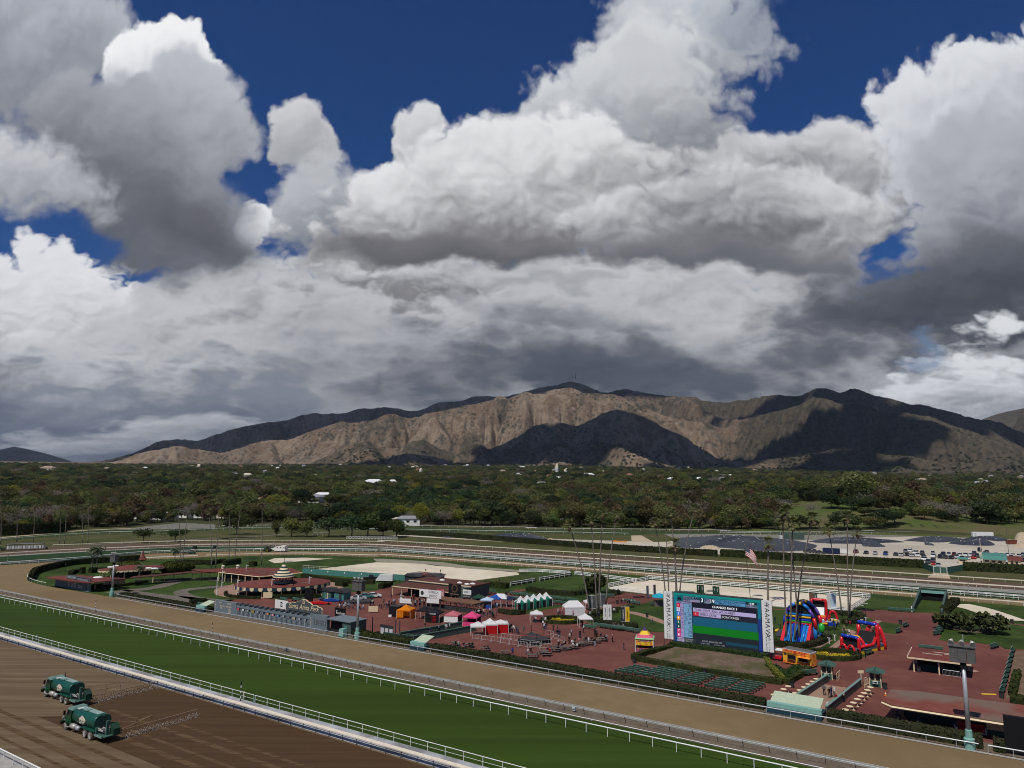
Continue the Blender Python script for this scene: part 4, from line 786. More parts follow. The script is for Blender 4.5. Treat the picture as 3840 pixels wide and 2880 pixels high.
def palm(base, top, label, group, r0=.24, cs=1.0, fea=False, seed=0, bend=.5, zb=0.):
    b = G(*base) if not isinstance(base, Vector) else base; d = S(*top); k = b.y/d.y; tp = Vector((d.x*k, d.y*k, CAM_H + d.z*k)) - b
    o = thing('palm_tree', b, 0, label, 'palm tree', group); mb = MB()
    pts_, rr = [], []
    for i in range(10):
        t = i/9; q = Vector((tp.x*(t*(1-bend)+t*t*bend), tp.y*t, tp.z*t)); pts_.append(q); rr.append(r0*(1.35-.35*min(1, t*8)) * (1-.42*t))
    mb.tube(pts_, rr, 8); part('trunk', mb, K('ptrunk'), o, smooth=True)
    put('crown', FEA[seed % 2] if fea else FAN[seed % 4], o, tp, rz=seed*1.3, scale=cs)
    if not fea:
        sk = MB(); sk.lathe([(.14,-1.6),(.38,-1.3),(.45,-.5),(.15,.1)], 9); part('dead_skirt', sk, K('frond_d'), o, tp, smooth=True)
    return o
PALMS = [
 (('Y',10,330),('e',10,350),'fan palm at the far left edge of the picture'), (('Y',232,302),('e',228,335),'tall fan palm behind the left end of the starting gate'), (('Y',460,302),('e',480,430),'fan palm behind the right half of the starting gate'), (('Y',825,326),('e',835,500),'leftmost fan palm of the pair right of the starting gate'),
 (('Y',893,326),('e',920,440),'taller fan palm of the pair right of the starting gate'), (('Y',1143,312),('e',1125,460),'curved fan palm left of the field path'), (('Y',1213,332),('e',1220,395),'straight fan palm at the start of the field path'),
 (('P',1945,246),('a',205,335),'tall leaning fan palm left of the ring hedge'), (('P',1968,251),('a',340,320),'tall fan palm crossing its neighbour by the ring hedge'), (('Q',345,205),('a',580,440),'shorter fan palm by the long hedge behind the red roofs'), (('Q',400,200),('a',708,320),'tall fan palm by the long hedge behind the red roofs'),
 (('Q',583,97),('a',825,395),'fan palm behind the right end of the long hedge'), (('Q',660,101),('a',968,320),'right-leaning fan palm behind the long hedge'), (('Q',1035,142),('a',1210,325),'lone straight fan palm in the round bed behind the pavilion'),
 (('C',1640,925),('C',1462,165),'left-leaning fan palm beside the white canopies'), (('C',1702,957),('C',1652,125),'slim fan palm left of centre in the garden group'), (('C',1718,950),('C',1752,60),'tallest fan palm of the garden group'), (('C',1780,846),('C',1875,70),'right-leaning fan palm of the garden group'),
 (('D',455,800),('D',358,140),'left-leaning fan palm behind the video board'), (('D',480,790),('D',452,115),'second slim fan palm behind the video board'), (('D',553,800),('D',497,55),'tall slim fan palm behind the board top'), (('D',570,790),('D',703,25),'right-leaning fan palm behind the video board'),
 (('M',330,752),('E',127,85),'left fan palm rising through the inflatable slide'), (('M',392,842),('E',215,150),'thick fan palm in front of the inflatable slide'), (('M',515,772),('E',165,40),'tallest fan palm over the inflatable slide'), (('M',440,772),('E',385,105),'right-leaning fan palm over the inflatable slide'),
 (('E',640,948),('E',520,200),'left-leaning fan palm inside the corner of the white arena fence'), (('E',698,966),('E',687,85),'tall straight fan palm at the corner of the arena fence'), (('E',706,960),('E',772,225),'shorter fan palm crossing the tall one at the arena corner')]
for i, (b, t, lab) in enumerate(PALMS): palm(b, t, lab, 'tall fan palms', .20 if i < 14 else .21, (1.3 if i > 13 else 1.2), seed=i)
palm(('D',545,800), ('D',532,325), 'stout short fan palm with a big bright crown left of the flag', None, .30, 1.5, seed=3); palm(('D',1337,835), ('D',1340,320), 'stout short fan palm with a big bright crown right of the flag', None, .30, 1.55, seed=1)
palm(('P',714,312), ('P',738,58), 'left feather palm of the pair by the oval hedge', None, .22, 1.15, True, 0, .2); palm(('P',782,342), ('P',792,38), 'right feather palm of the pair by the oval hedge', None, .22, 1.3, True, 1, .2)
palm(('P',1857,292), ('P',1872,50), 'single feather palm between the clipped balls', None, .2, .95, True, 1, .2); palm(('P',1002,600), ('P',1000,330), 'dark short palm behind the left light tower', None, .2, .75, True, 0, .2); palm(('P',1370,492), ('P',1388,290), 'short palm in front of the low red pavilion', None, .2, .75, True, 1, .2)
# ---- clipped hedges and shrubs
def hedge(path, wd, ht, m_, label, z=0., dens=22, size=.22, closed=False, name='hedge', parent=None, cat='hedge', group=None, seed=1):
    P = [Vector(p) for p in path]; P = [Vector((p.x, p.y, 0)) for p in P]
    if closed: P = P + [P[0]]
    mb = MB(); L, R = [], []
    for i, p in enumerate(P):
        a = P[i-1] if i else (P[-2] if closed else None); b = P[i+1] if i < len(P)-1 else (P[1] if closed else None)
        d = ((p-a).normalized() if a is not None else Vector()) + ((b-p).normalized() if b is not None else Vector()); d.normalize()
        seg = (b-p).normalized() if b is not None else (p-a).normalized(); q_ = Vector((-d.y, d.x, 0)); mit = 1/max(.5, abs(q_.dot(Vector((-seg.y, seg.x, 0)))))
        L.append(p + q_*wd/2*mit); R.append(p - q_*wd/2*mit)
    r = np.random.RandomState(seed); C = []
    for i in range(len(P)-1):
        a, b, c, d = R[i], R[i+1], L[i+1], L[i]
        for (u0, u1, u2, u3) in (((a,z),(b,z),(b,z+ht),(a,z+ht)), ((c,z),(d,z),(d,z+ht),(c,z+ht)), ((a,z+ht),(b,z+ht),(c,z+ht),(d,z+ht))):
            q0, q1, q2, q3 = [np.array((p.x, p.y, h_)) for p, h_ in (u0, u1, u2, u3)]
            mb.quad(q0, q1, q2, q3)
            ar = np.linalg.norm(q1-q0)*np.linalg.norm(q3-q0); n = int(ar*dens)
            if n: 
                s_, t_ = r.rand(n, 1), r.rand(n, 1); C.append((q0*(1-s_)+q1*s_)*(1-t_) + (q3*(1-s_)+q2*s_)*t_ + r.normal(size=(n,3))*.05)
    if not closed:
        for a, d in ((R[0], L[0]), (L[-1], R[-1])):
            mb.quad((d.x,d.y,z), (a.x,a.y,z), (a.x,a.y,z+ht), (d.x,d.y,z+ht)); n = int(wd*ht*dens)
            if n: s_, t_ = r.rand(n), r.rand(n); C.append(np.stack([a.x+(d.x-a.x)*s_, a.y+(d.y-a.y)*s_, z+ht*t_], 1) + r.normal(size=(n,3))*.05)
    if C:
        V = leaf_cards(np.concatenate(C), size, seed); o0 = len(mb.v); mb.v += [tuple(v) for v in V]; k = len(V)//4
        mb.f += [(o0+4*i, o0+4*i+1, o0+4*i+2, o0+4*i+3) for i in range(k)]; mb.m += [0]*k
    o = part(name, mb, K(m_), parent)
    if parent is None: tag(o, label, cat, group)
    return o
def TL(n, *ss): return [T(s, n) for s in ss]
hedge(TL(114.8, -216, -171.5), 1.8, 1.1, 'hedge_d', 'dark hedge along the inner rail below the left lawn')
hedge(TL(114.9, -118.6, -111, -102.3), 2.0, 1.35, 'hedge', 'clipped hedge by the middle light tower', seed=2)
hedge(TL(114.8, -96.7, -80, -60, -45, -31.3), 2.0, 1.3, 'hedge_d', 'long dark hedge along the inner rail in front of the bench rows', seed=3)
hedge(TL(114.6, -22.3, -12, -3.9), 2.2, 1.4, 'hedge_d', 'dark hedge along the inner rail by the right pavilion', seed=4)
hedge(TL(114.4, -2.6, -1.4), 2.0, 1.3, 'hedge_d', 'short hedge stub left of the black screen', seed=5)
hedge(smooth(GG(('A',262,640),('A',285,600),('A',340,568),('A',600,510),('A',900,485),('A',1205,465)), 4), 1.2, 2.2, 'hedge_d', 'curved tall dark hedge round the left end of the infield', dens=10, size=.35)
# video board bed
hedge(GG(('L',255,1090),('L',1130,1262),('N',330,300)), 1.1, .9, 'hedge', 'low clipped hedge along the front of the mound under the video board', size=.16)
hedge(GG(('L',250,1085),('L',420,1020),('L',745,955)), 1.1, .9, 'hedge', 'low clipped hedge along the left side of the mound', size=.16)
hedge(GG(('L',1930,1125),('N',130,60),('N',330,270)), 1.0, 1.0, 'hedge_y', 'bright yellow-green clipped hedge right of the mound', size=.16, z=.1)
hedge(GG(('N',400,300),('N',600,180),('N',770,70)), 1.1, .9, 'hedge', 'low clipped hedge below the orange trailer', size=.16)
hedge([T(-57.6,143.9), T(-38.4,144.1)], 1.3, 1.35, 'ivy', 'ivy-covered wall under the video board', dens=30, size=.2)
hedge(GG(('N',130,30),('N',380,180),('N',660,50)), 2.3, .75, 'ivy', 'dark rosemary bed in the corner right of the mound', size=.2)
# ring planters, garden hedges
def ring(c, rx, ry, rot=0., n=28, a0=0, a1=360): return [c + Vector((math.cos(rot)*rx*math.cos(t)-math.sin(rot)*ry*math.sin(t), math.sin(rot)*rx*math.cos(t)+math.cos(rot)*ry*math.sin(t), 0)) for t in [math.radians(a0+(a1-a0)*i/n) for i in range(n+1 if a1-a0 < 360 else n)]]
def planter(c, rx, ry, label, lab2):
    hedge(ring(c, rx, ry), .9, .8, 'hedge', label, size=.16, closed=True)
    r = np.random.RandomState(3); P_ = []
    for (ox, oy, sx_, sy_, n) in ((-.30*rx, .30*ry, .22*rx, .16*ry, 350), (.28*rx, -.18*ry, .36*rx, .22*ry, 600), (-.25*rx, -.35*ry, .22*rx, .12*ry, 300)):
        q_ = np.stack([c.x+ox+r.uniform(-1,1,n)*sx_, c.y+oy+r.uniform(-1,1,n)*sy_, r.uniform(.2,.55,n)], 1); P_.append(q_)
    o = put('flower_bed', card_mesh('flower_bed', leaf_cards(np.concatenate(P_), .2, 4), [K('flower')])); tag(o, lab2, 'flowers')
    return o
pc = G('K',1318,665); planter(pc, 4.6, 3.6, 'oval clipped hedge round the yellow flower bed by the white canopies', 'yellow flowers inside the oval hedge by the white canopies')
pc2 = G('M',960,965); planter(pc2, 5.0, 3.6, 'rounded clipped hedge with yellow flowers behind the gate booths', 'yellow flowers in the bed behind the gate booths')
for pth, wd, ht, m_, lab in (
 ([('K',455,545),('K',640,575),('K',790,560)], 1.4, 1.0, 'hedge_d', 'short dark hedge in front of the green and white tents'),
 ([('K',1710,650),('K',1860,700),('K',2010,730),('L',300,690)], 1.5, 1.1, 'hedge_d', 'garden hedge behind the green benches with seated people'),
 ([('K',1700,610),('K',1850,555),('K',2000,545),('K',2090,545)], 1.3, 1.0, 'hedge_d', 'garden hedge beneath the hanging banners'),
 ([('K',840,245),('K',1200,295),('K',1500,310)], 1.6, 1.3, 'hedge_d', 'long clipped hedge along the open lawn'),
 ([('K',1520,305),('K',1640,285),('K',1760,262)], 1.5, 1.2, 'hedge_d', 'clipped hedge stub right of the open lawn'),
 ([('K',2000,285),('K',2100,300)], 1.6, 1.3, 'hedge_d', 'block of hedge by the arena fence'),
 ([('J',1490,142),('J',1900,182),('J',2212,190),('K',560,210)], 2.0, 1.6, 'hedge', 'long hedge behind the food stand'),
 ([('J',560,150),('J',200,140),('J',0,118),('B',1000,612)], 1.6, 1.3, 'hedge_d', 'hedge between the round pavilion and the sand court'),
 ([('J',650,215),('J',730,195),('J',800,180)], 1.6, 1.5, 'hedge_d', 'dark hedge block left of the food stand'),
 ([('Q',2085,425),('Q',2200,440)], 2.2, 1.5, 'hedge', 'square hedge block right of the round pavilion'),
 ([('Q',1160,600),('Q',1500,605),('Q',1850,590)], 1.4, 1.0, 'hedge_d', 'low hedge in front of the round pavilion'),
 ([('Q',1305,570),('Q',1555,568)], 1.6, 1.5, 'hedge_d', 'tall hedge block under the edge of the round pavilion'),
 ([('M',-50,770),('M',130,795),('M',400,850),('M',640,835),('M',800,790),('M',905,720)], 1.4, 1.0, 'hedge_d', 'hedge round the foot of the inflatable slide'),
 ([('M',640,360),('M',850,372),('M',1080,390),('M',1340,420),('M',1370,480),('M',1130,520)], 1.6, 1.0, 'hedge_d', 'hedge beside the palms at the corner of the arena'),
 ([('Q',300,150),('Q',420,120),('Q',535,112)], 2.0, 1.6, 'hedge_d', 'hedge block by the tan sign behind the red roofs'), ([('Q',520,150),('Q',620,140),('Q',715,120)], 2.4, 2.0, 'hedge_d', 'tall hedge block behind the red roofs'), ([('Q',880,160),('Q',950,162)], 2.6, 1.8, 'hedge', 'hedge block in the round bed behind the pavilion'),
 ([('P',420,390),('P',480,365),('P',560,360)], 1.6, 1.3, 'hedge_d', 'dark hedge by the steps left of the low pavilion'), ([('P',560,375),('P',615,370)], 1.8, 2.2, 'hedge_d', 'tall hedge cube left of the low pavilion'), ([('P',690,370),('P',770,360)], 1.8, 2.0, 'hedge_d', 'hedge cube beside the feather palms'),
 ([('P',720,585),('P',850,575)], 1.4, 1.4, 'hedge_d', 'dark hedge at the right end of the small tote board'), ([('P',880,570),('P',1200,540),('P',1480,495)], 1.2, .8, 'hedge_d', 'low dark hedge along the covered walk'),
 ([('A',1640,858),('A',1780,845)], 1.6, 1.6, 'hedge_d', 'hedge block with a bench left of the main tote board'), ([('E',1530,925),('E',1560,890),('E',1625,835)], 2.0, 1.6, 'hedge_d', 'hedge along the right side of the tunnel ramp'), ([('O',1700,890),('O',1866,915)], 2.4, 1.2, 'hedge', 'hedge at the right edge of the plaza'), ([('O',1720,800),('O',1760,600),('O',1790,520)], 1.0, .9, 'hedge', 'strip of shrubs in the brown bed at the right'),
): hedge(smooth(GG(*pth), 3), wd, ht, m_, lab)
hedge(smooth(ring(G('P',2120,235), 7.5, 4.0), 1), 1.6, 1.1, 'hedge_d', 'oval hedge ring on the lawn left of the long hedge', closed=True, dens=10)
def ball(c, r, ht, label, m_='hedge_y', seed=1):
    g_ = np.random.RandomState(seed); n = 900; d = g_.normal(size=(n,3)); d[:,2] = np.abs(d[:,2])-.25; d /= np.linalg.norm(d, axis=1)[:,None]
    P_ = d*[r, r, ht*.55] + [0, 0, ht*.45]; mb = MB(); mb.lathe([(r*.6,0),(r*.95,ht*.3),(r*.9,ht*.6),(r*.5,ht*.9),(.05,ht*.97)], 12)
    V = leaf_cards(P_, .38, seed); o0 = len(mb.v); mb.v += [tuple(v) for v in V]; mb.f += [(o0+4*i, o0+4*i+1, o0+4*i+2, o0+4*i+3) for i in range(n)]; mb.m += [0]*n
    return tag(part('clipped_shrub', mb, mat('ball_shrub', (.042,.050,.012), (.060,.066,.016), 1.5, .9), loc=c), label, 'shrub', 'clipped ball shrubs by the low red pavilion')
for i, (p, r, h_, lab) in enumerate(((('P',1215,385), 4.4, 4.8, 'largest clipped ball shrub left of the red spire'), (('P',1305,385), 3.0, 3.9, 'clipped ball shrub just left of the red spire'), (('P',1790,365), 3.6, 4.2, 'leftmost clipped ball shrub of the three right of the low pavilion'), (('P',1925,355), 2.8, 3.7, 'middle clipped ball shrub of the three right of the low pavilion'), (('P',2040,340), 2.4, 3.3, 'smallest clipped ball shrub right of the low pavilion'))): ball(G(*p), r, h_, lab, seed=i)
def bushes(name, c, rx, ry, ht, n, label, m_, seed=1, size=.6):
    g_ = np.random.RandomState(seed); k = 14; C = np.stack([g_.uniform(-1,1,k)*rx*.75, g_.uniform(-1,1,k)*ry*.75, g_.uniform(.3,.8,k)*ht], 1); kk = g_.randint(k, size=n); d = g_.normal(size=(n,3)); d /= np.linalg.norm(d, axis=1)[:,None]
    P_ = C[kk] + d*g_.uniform(.4,1,(n,1))*[rx*.3, ry*.3, ht*.3]; P_[:,2] = np.clip(P_[:,2], .05, None)
    mb = MB(); V = leaf_cards(P_, size, seed); mb.v = [tuple(v) for v in V]; mb.f = [(4*i, 4*i+1, 4*i+2, 4*i+3) for i in range(n)]; mb.m = [0]*n
    o = thing(name, c, 0, label, 'shrub'); part('foliage', mb, K(m_), o); st = MB()
    for q_ in C: st.tube([(0, 0, -.1), (q_[0]*.6, q_[1]*.6, .3), (q_[0], q_[1], q_[2])], .09, 5)
    part('stem', st, K('trunk'), o); return o
M_['strel'] = mat('strelitzia', (.040,.052,.016), (.066,.074,.024), 1.2, .6, 3, spec=.2)
bushes('shrub_clump', G('C',1690,748), 3.4, 2.8, 5.4, 1500, 'tall giant bird-of-paradise clump beside the garden palms', 'strel', 3, .8)
bushes('shrub_clump', G('E',1760,1085), 6.8, 4.6, 4.4, 2200, 'wide clump of bird-of-paradise shrubs on the right lawn', 'strel', 4, .7)
# back hedges
hedge([T(-318,341), T(-268.8,340.9), T(-158,326), T(-107.5,326.5)], 2.2, 2.7, mat('back_hedge', (.026,.034,.012), (.038,.046,.016), .6, .95, 5) and 'hedge_d', 'long hedge between the back straight and the mounds, left of the gap', dens=5, size=.5)
M_['bhedge'] = MATS['back_hedge']
hedge([T(-106,328), T(-60,328.6), T(-26,330)], 3.0, 3.0, 'bhedge', 'thick hedge between the back straight and the car park, left of the green gate', dens=6, size=.5)
hedge([T(-12.5,330.5), T(30,334)], 3.0, 3.0, 'bhedge', 'thick hedge between the back straight and the car park, right of the green gate', dens=6, size=.5)
hedge(smooth(GG(('Y',-200,222),('Y',300,205),('Y',700,182),('Y',880,165)), 4), 5.0, 6.5, 'hedge_d', 'tall dense dark hedge at the far left below the wood', dens=4, size=.9)
# ================================================================ rails and fences
def along(P, step, off=0.):
    out, acc = [], -off
    for a, b in zip(P[:-1], P[1:]):
        d = b-a; L = d.length; t = -acc if acc < 0 else 0
        t = (step - (acc % step)) % step if acc >= 0 else -acc
        while t <= L: out.append((a + d*(t/L), math.atan2(d.y, d.x))); t += step
        acc = acc + L
    return out
def rail(name, P, bars, post, step, label, m_post, cat='rail', bar_mats=None, group=None, joined=False, post_name='post'):
    P = [Vector((p[0], p[1], 0)) for p in P]; o = thing(name, P[0], 0, label, cat, group); b0 = P[0]
    for i, (h, off, kind, wd, m_) in enumerate(bars):
        mb = MB(); Q = []
        for k, p in enumerate(P):
            d = P[min(k+1, len(P)-1)] - P[max(k-1, 0)]; d.normalize(); Q.append(p - b0 + Vector((-d.y, d.x, 0))*off + Vector((0,0,h)))
        if kind == 'pipe': mb.tube(Q, wd, 6)
        else:
            for a, b in zip(Q[:-1], Q[1:]):
                d = (b-a).normalized(); n = Vector((-d.y, d.x, 0)); w_, t_ = wd
                mb.add([a-n*w_/2+Vector((0,0,-t_)), b-n*w_/2+Vector((0,0,-t_)), b+n*w_/2+Vector((0,0,-t_)), a+n*w_/2+Vector((0,0,-t_)), a-n*w_/2, b-n*w_/2, b+n*w_/2+Vector((0,0,.05)), a+n*w_/2+Vector((0,0,.05))], [(3,2,1,0),(4,5,6,7),(0,1,5,4),(1,2,6,5),(2,3,7,6),(3,0,4,7)])
        part('top_rail' if i == 0 else 'lower_rail', mb, K(m_), o)
    spots = along(P, step)
    if joined:
        mb = MB()
        for p, a in spots: q = p-b0; mb.box(q.x-.06, q.x+.06, q.y-.06, q.y+.06, 0, post)
        pp = part('posts', mb, K(m_post), o); pp['kind'] = 'stuff'
    else:
        me = post if isinstance(post, bpy.types.Mesh) else None
        for p, a in spots: put(post_name, me, o, p-b0, rz=a)
    return o
def pmesh(h, r, m_, lean=0., n=6, goose=None):
    mb = MB()
    if goose: mb.tube([(0,0,0), (0,goose*.05,h*.5), (0,goose*.35,h*.85), (0,goose,h)], r, n)
    else: mb.tube([(0,-lean,0), (0,0,h)], r, n)
    return mb.mesh('post', K(m_))
line = lambda n, s0, s1: [T(s0, n), T(s1, n)]
rail('track_rail', line(41.8, -150, -60), [(1.05,0,'pipe',.075,'white')], pmesh(1.05,.045,'white',goose=.0), 2.6, 'white rail at the bottom left corner of the picture', 'white')
rail('track_rail', line(69.6, -300, 30), [(.98,.12,'flat',(.62,.10),'cream2'),(.45,.42,'pipe',.03,'dsteel')], pmesh(.95,.055,'dsteel',goose=.25), 2.6, 'broad cream running rail beside the watering trucks', 'dsteel')
rail('track_rail', line(73.2, -300, 20), [(1.12,0,'pipe',.045,'white'),(.55,0,'pipe',.02,'white')], pmesh(1.12,.035,'white'), 2.9, 'thin white outer rail of the near turf course', 'white')
rail('track_rail', line(90.7, -300, 30), [(1.15,0,'pipe',.085,'white')], pmesh(1.12,.05,'white',lean=.0), 3.22, 'bright white movable rail on the near turf course', 'white')
rail('track_rail', line(95.3, -300, 40), [(.14,0,'pipe',.05,'white')], pmesh(.14,.05,'white'), 6.4, 'low white pipe edging the near turf course', 'white')
rail('track_rail', line(96.6, -300, 40), [(1.0,0,'pipe',.045,'steel'),(.92,.9,'pipe',.022,'steel')], pmesh(1.0,.04,'dsteel',goose=.0,lean=-.45), 3.3, 'grey service rail with leaning posts between turf and dirt', 'dsteel')
rail('track_rail', line(112.2, -214, -4.2), [(1.02,0,'pipe',.085,'steel')], pmesh(1.0,.035,'steel'), 3.4, 'silver pipe rail in front of the infield hedges', 'steel')
rail('track_rail', line(112.2, -3.2, 30), [(1.05,0,'pipe',.085,'steel')], pmesh(1.0,.05,'steel'), 2.6, 'silver pipe rail at the bottom right corner', 'steel')
rail('track_rail', smooth(GG(('A',395,683),('A',300,660),('A',248,638),('A',234,618),('A',252,592),('A',300,562)), 5) , [(.95,0,'pipe',.07,'white')], pmesh(.95,.035,'steel'), 3.4, 'white rail bending round the left end of the infield', 'steel')
# back straight
isl2 = smooth(GG(('A',1215,462),('A',1500,450),('A',1710,441)), 5); isl3 = smooth(GG(('B',165,437),('B',700,422),('B',1100,420),('B',1600,436)) + [T(-221.9,240.4), T(-119.7,244.8)], 5) + [T(-20.5,246.2)]
rail('track_rail', isl2, [(1.05,0,'flat',(.3,.22),'white')], pmesh(.9,.05,'white'), 3.5, 'short white rail at the far left of the infield lawn', 'white')
rail('track_rail', isl3, [(1.05,0,'flat',(.3,.22),'cream2')], pmesh(.9,.05,'white'), 3.5, 'cream inner rail of the back straight', 'white')
rail('track_rail', [T(-13.5,246.8), T(40,247.3)], [(1.05,0,'flat',(.3,.22),'cream2')], pmesh(.9,.05,'white'), 3.5, 'cream inner rail right of the tunnel', 'white')
q1 = smooth(PL1, 5)
rail('track_rail', q1, [(1.15,.2,'pipe',.11,'white'),(.6,.2,'pipe',.06,'white')], pmesh(1.15,.06,'white'), 3.3, 'white two-bar rail along the near edge of the back turf', 'white')
rail('track_rail', [p + TN*2.2 for p in q1[22:]], [(1.15,0,'pipe',.09,'white')], pmesh(1.15,.05,'white'), 3.3, 'second white rail just behind the back turf rail', 'white')
rail('track_rail', smooth(PL3, 5), [(1.1,0,'flat',(.4,.28),'cream2')], pmesh(.95,.06,'cream2'), 3.4, 'broad cream rail between the back turf and back dirt', 'cream2')
rail('track_rail', smooth(PL4, 5)[6:], [(1.1,0,'flat',(.3,.22),'cream2')], pmesh(.95,.06,'cream2'), 4.5, 'cream outer rail of the back dirt track', 'cream2')
rail('track_rail', smooth(GG(('A',0,500),('A',300,486),('A',600,470),('A',900,440),('A',1180,414)), 5), [(.7,0,'flat',(.35,.3),'slate'),(.3,0,'pipe',.05,'white')], pmesh(.7,.06,'white'), 2.2, 'low grey barrier at the left bend of the inner track', 'white')
up_n = GG(('Y',0,288),('Y',900,220),('Y',1500,187),('a',0,688),('a',700,654),('a',1280,641),('b',640,662),('b',2212,691),('c',1130,714)); up_f = GG(('a',700,624),('a',1280,614),('b',640,620),('b',2212,640),('c',0,650),('c',2212,674),('d',0,686),('d',1000,700),('Z',0,172),('Z',1200,150),('Z',2212,132))
rail('track_rail', smooth(up_n, 3), [(1.1,0,'pipe',.10,'white')], 1.1, 6.5, 'white near rail of the upper turf course', 'white', joined=True)
rail('track_rail', smooth(up_f, 3), [(1.1,0,'pipe',.10,'white')], 1.1, 6.5, 'white far rail of the upper turf course by the wood', 'white', joined=True)
rail('track_rail', smooth(GG(('d',0,704),('d',950,718),('Z',0,200),('Z',700,182),('Z',1400,172)), 3), [(1.2,0,'pipe',.08,'steel')], 1.2, 5., 'pale rail along the top of the rip-rap bank', 'cream2', joined=True)
# arena fences
def fence3(P, label, h=1.4): return rail('arena_fence', P, [(h,0,'flat',(.10,.14),'white'),(h*.66,0,'flat',(.08,.12),'white'),(h*.33,0,'flat',(.08,.12),'white')], pmesh(h,.07,'white'), 3.0, label, 'white', cat='fence')
ar = GG(('C',1510,590),('C',1900,640),('C',2050,658),('C',2140,640),('D',300,630),('D',700,662)); fence3(ar + [T(-33,236.8)], 'white three-bar fence along the back of the sand arena')
fence3([T(-32.8,236.8), T(-34.2,207)], 'white three-bar fence across the right end of the arena'); fence3(GG(('C',1800,700),('C',2045,652)), 'white three-bar fence across the left end of the arena'); fence3(GG(('D',0,724),('D',450,776)) + [T(-54,206), T(-34.4,207)], 'white three-bar fence along the near side of the arena', 1.2)
fence3(GG(('C',1030,568),('C',1180,566),('C',1470,586)), 'white fence along the strip behind the lawns', 1.2)
rail('hurdle', GG(('C',955,688),('C',1168,652)), [(1.3,0,'flat',(.06,.1),'white'),(.7,0,'flat',(.05,.08),'white')], pmesh(1.3,.06,'white'), 2.8, 'white railing with a dark hedge on the left of the lawn gap', 'white', cat='fence')
rail('hurdle', GG(('C',1205,645),('C',1478,600)), [(1.3,0,'flat',(.06,.1),'white'),(.7,0,'flat',(.05,.08),'white')], pmesh(1.3,.06,'white'), 2.8, 'white railing with a dark hedge on the right of the lawn gap', 'white', cat='fence')
hedge(GG(('C',960,684),('C',1165,650)), .7, 1.15, 'hedge_d', 'dark hedge inside the left lawn railing', dens=8); hedge(GG(('C',1210,641),('C',1475,597)), .7, 1.15, 'hedge_d', 'dark hedge inside the right lawn railing', dens=8)
# cross-braced white fence by the clump of trees
o = thing('crossbuck_fence', G('b',0,762), 0, 'white cross-braced fence in front of the dark clump of trees', 'fence'); P = [loc2(o, p) for p in GG(('b',0,762),('b',600,768))]; n = 16; me = pmesh(1.5,.08,'white')
for i in range(n+1): put('post', me, o, P[0].lerp(P[1], i/n))
for z0 in (1.45, .2): part('bar', MB().tube([P[0]+Vector((0,0,z0)), P[1]+Vector((0,0,z0))], .06, 5), K('white'), o)
for i in range(n):
    a, b = P[0].lerp(P[1], i/n), P[0].lerp(P[1], (i+1)/n)
    part('cross_brace', MB().tube([a+Vector((0,0,.2)), b+Vector((0,0,1.45))], .05, 4).tube([a+Vector((0,-.03,1.45)), b+Vector((0,-.03,.2))], .05, 4), K('white'), o)
# furlong poles
POLE = {}
def striped(loc, h, c, label, n=7):
    k = (h, c)
    o = thing('furlong_pole', loc, 0, label, 'pole', 'striped furlong poles')
    for i in range(n): part('band', MB().tube([(0,0,h*i/n), (0,0,h*(i+1)/n)], .075, 8), K('white') if i % 2 else K(c), o)
    part('ball', MB().lathe([(.02,0),(.11,.08),(.11,.16),(.02,.25)], 8), K(c), o, (0,0,h)); return o
striped(G('F',2078,572), 2.7, 'black', 'black and white striped pole on the turf edge near the trucks'); striped(G('A',822,905), 2.6, 'wood', 'striped pole on the service strip at the left'); striped(G('A',1830,1115), 2.6, 'wood', 'striped pole on the service strip below the tote board')
striped(G('E',68,595), 2.6, 'black', 'black and white pole on the back turf left of the tall palms'); striped(G('E',1735,740), 2.6, 'black', 'black and white pole on the back turf near the green gate'); striped(G('D',1405,590), 2.5, 'wood', 'striped pole right of the flag on the back straight'); striped(G('D',1047,690), 2.4, 'wood', 'striped pole behind the arena fence'); striped(G('B',748,340), 2.4, 'black', 'striped pole above the white horse trailer'); striped(G('B',2015,350), 2.4, 'black', 'striped pole on the back dirt right of the white trailer'); striped(G('C',952,522), 2.4, 'wood', 'striped pole on the inner rail behind the sand court'); striped(G('A',66,475), 2.4, 'black', 'black and white pole at the far left bend')
for i, (c, x, y) in enumerate((('I',352,668), ('T',1150,830))): tag(part('cable_box', MB().box(-.25,.25,-.2,.2,.25,.75).tube([(0,0,0),(0,0,.3)], .05, 5), K('pale') if i == 0 else K('slate'), loc=G(c,x,y), rz=RZ), ['pale box fixed to the service rail near the middle', 'blue-grey box under the service rail below the tote board'][i], 'box')
for c, x, y, lab in (('F',315,50,'green valve post on the turf edge at the far left'), ('F',2195,590,'green valve post on the turf edge right of the striped pole'), ('F',2105,560,'cream post beside the striped pole')): tag(part('valve_post', MB().tube([(0,0,0),(0,0,1.0)], .13, 8).lathe([(.17,1.0),(.17,1.1),(.04,1.2)], 8), K('green_l') if 'green' in lab else K('cream2'), loc=G(c,x,y)), lab, 'post')
# ================================================================ infield structures
def slab(parent, name, P, z0, z1, m_): return part(name, MB().prism([loc2(parent, Vector((p[0], p[1], 0))) for p in P], z0, z1), K(m_) if isinstance(m_, str) else m_, parent)
def pbox(parent, name, x0, x1, y0, y1, z0, z1, m_, top=None): return part(name, MB().box(x0, x1, y0, y1, z0, z1, top=top), K(m_) if isinstance(m_, str) else m_, parent)
def at(s, n): return T(s, n)
E_ = lambda name, c, e: mat('led_'+name, c, rough=.5, emit=e)
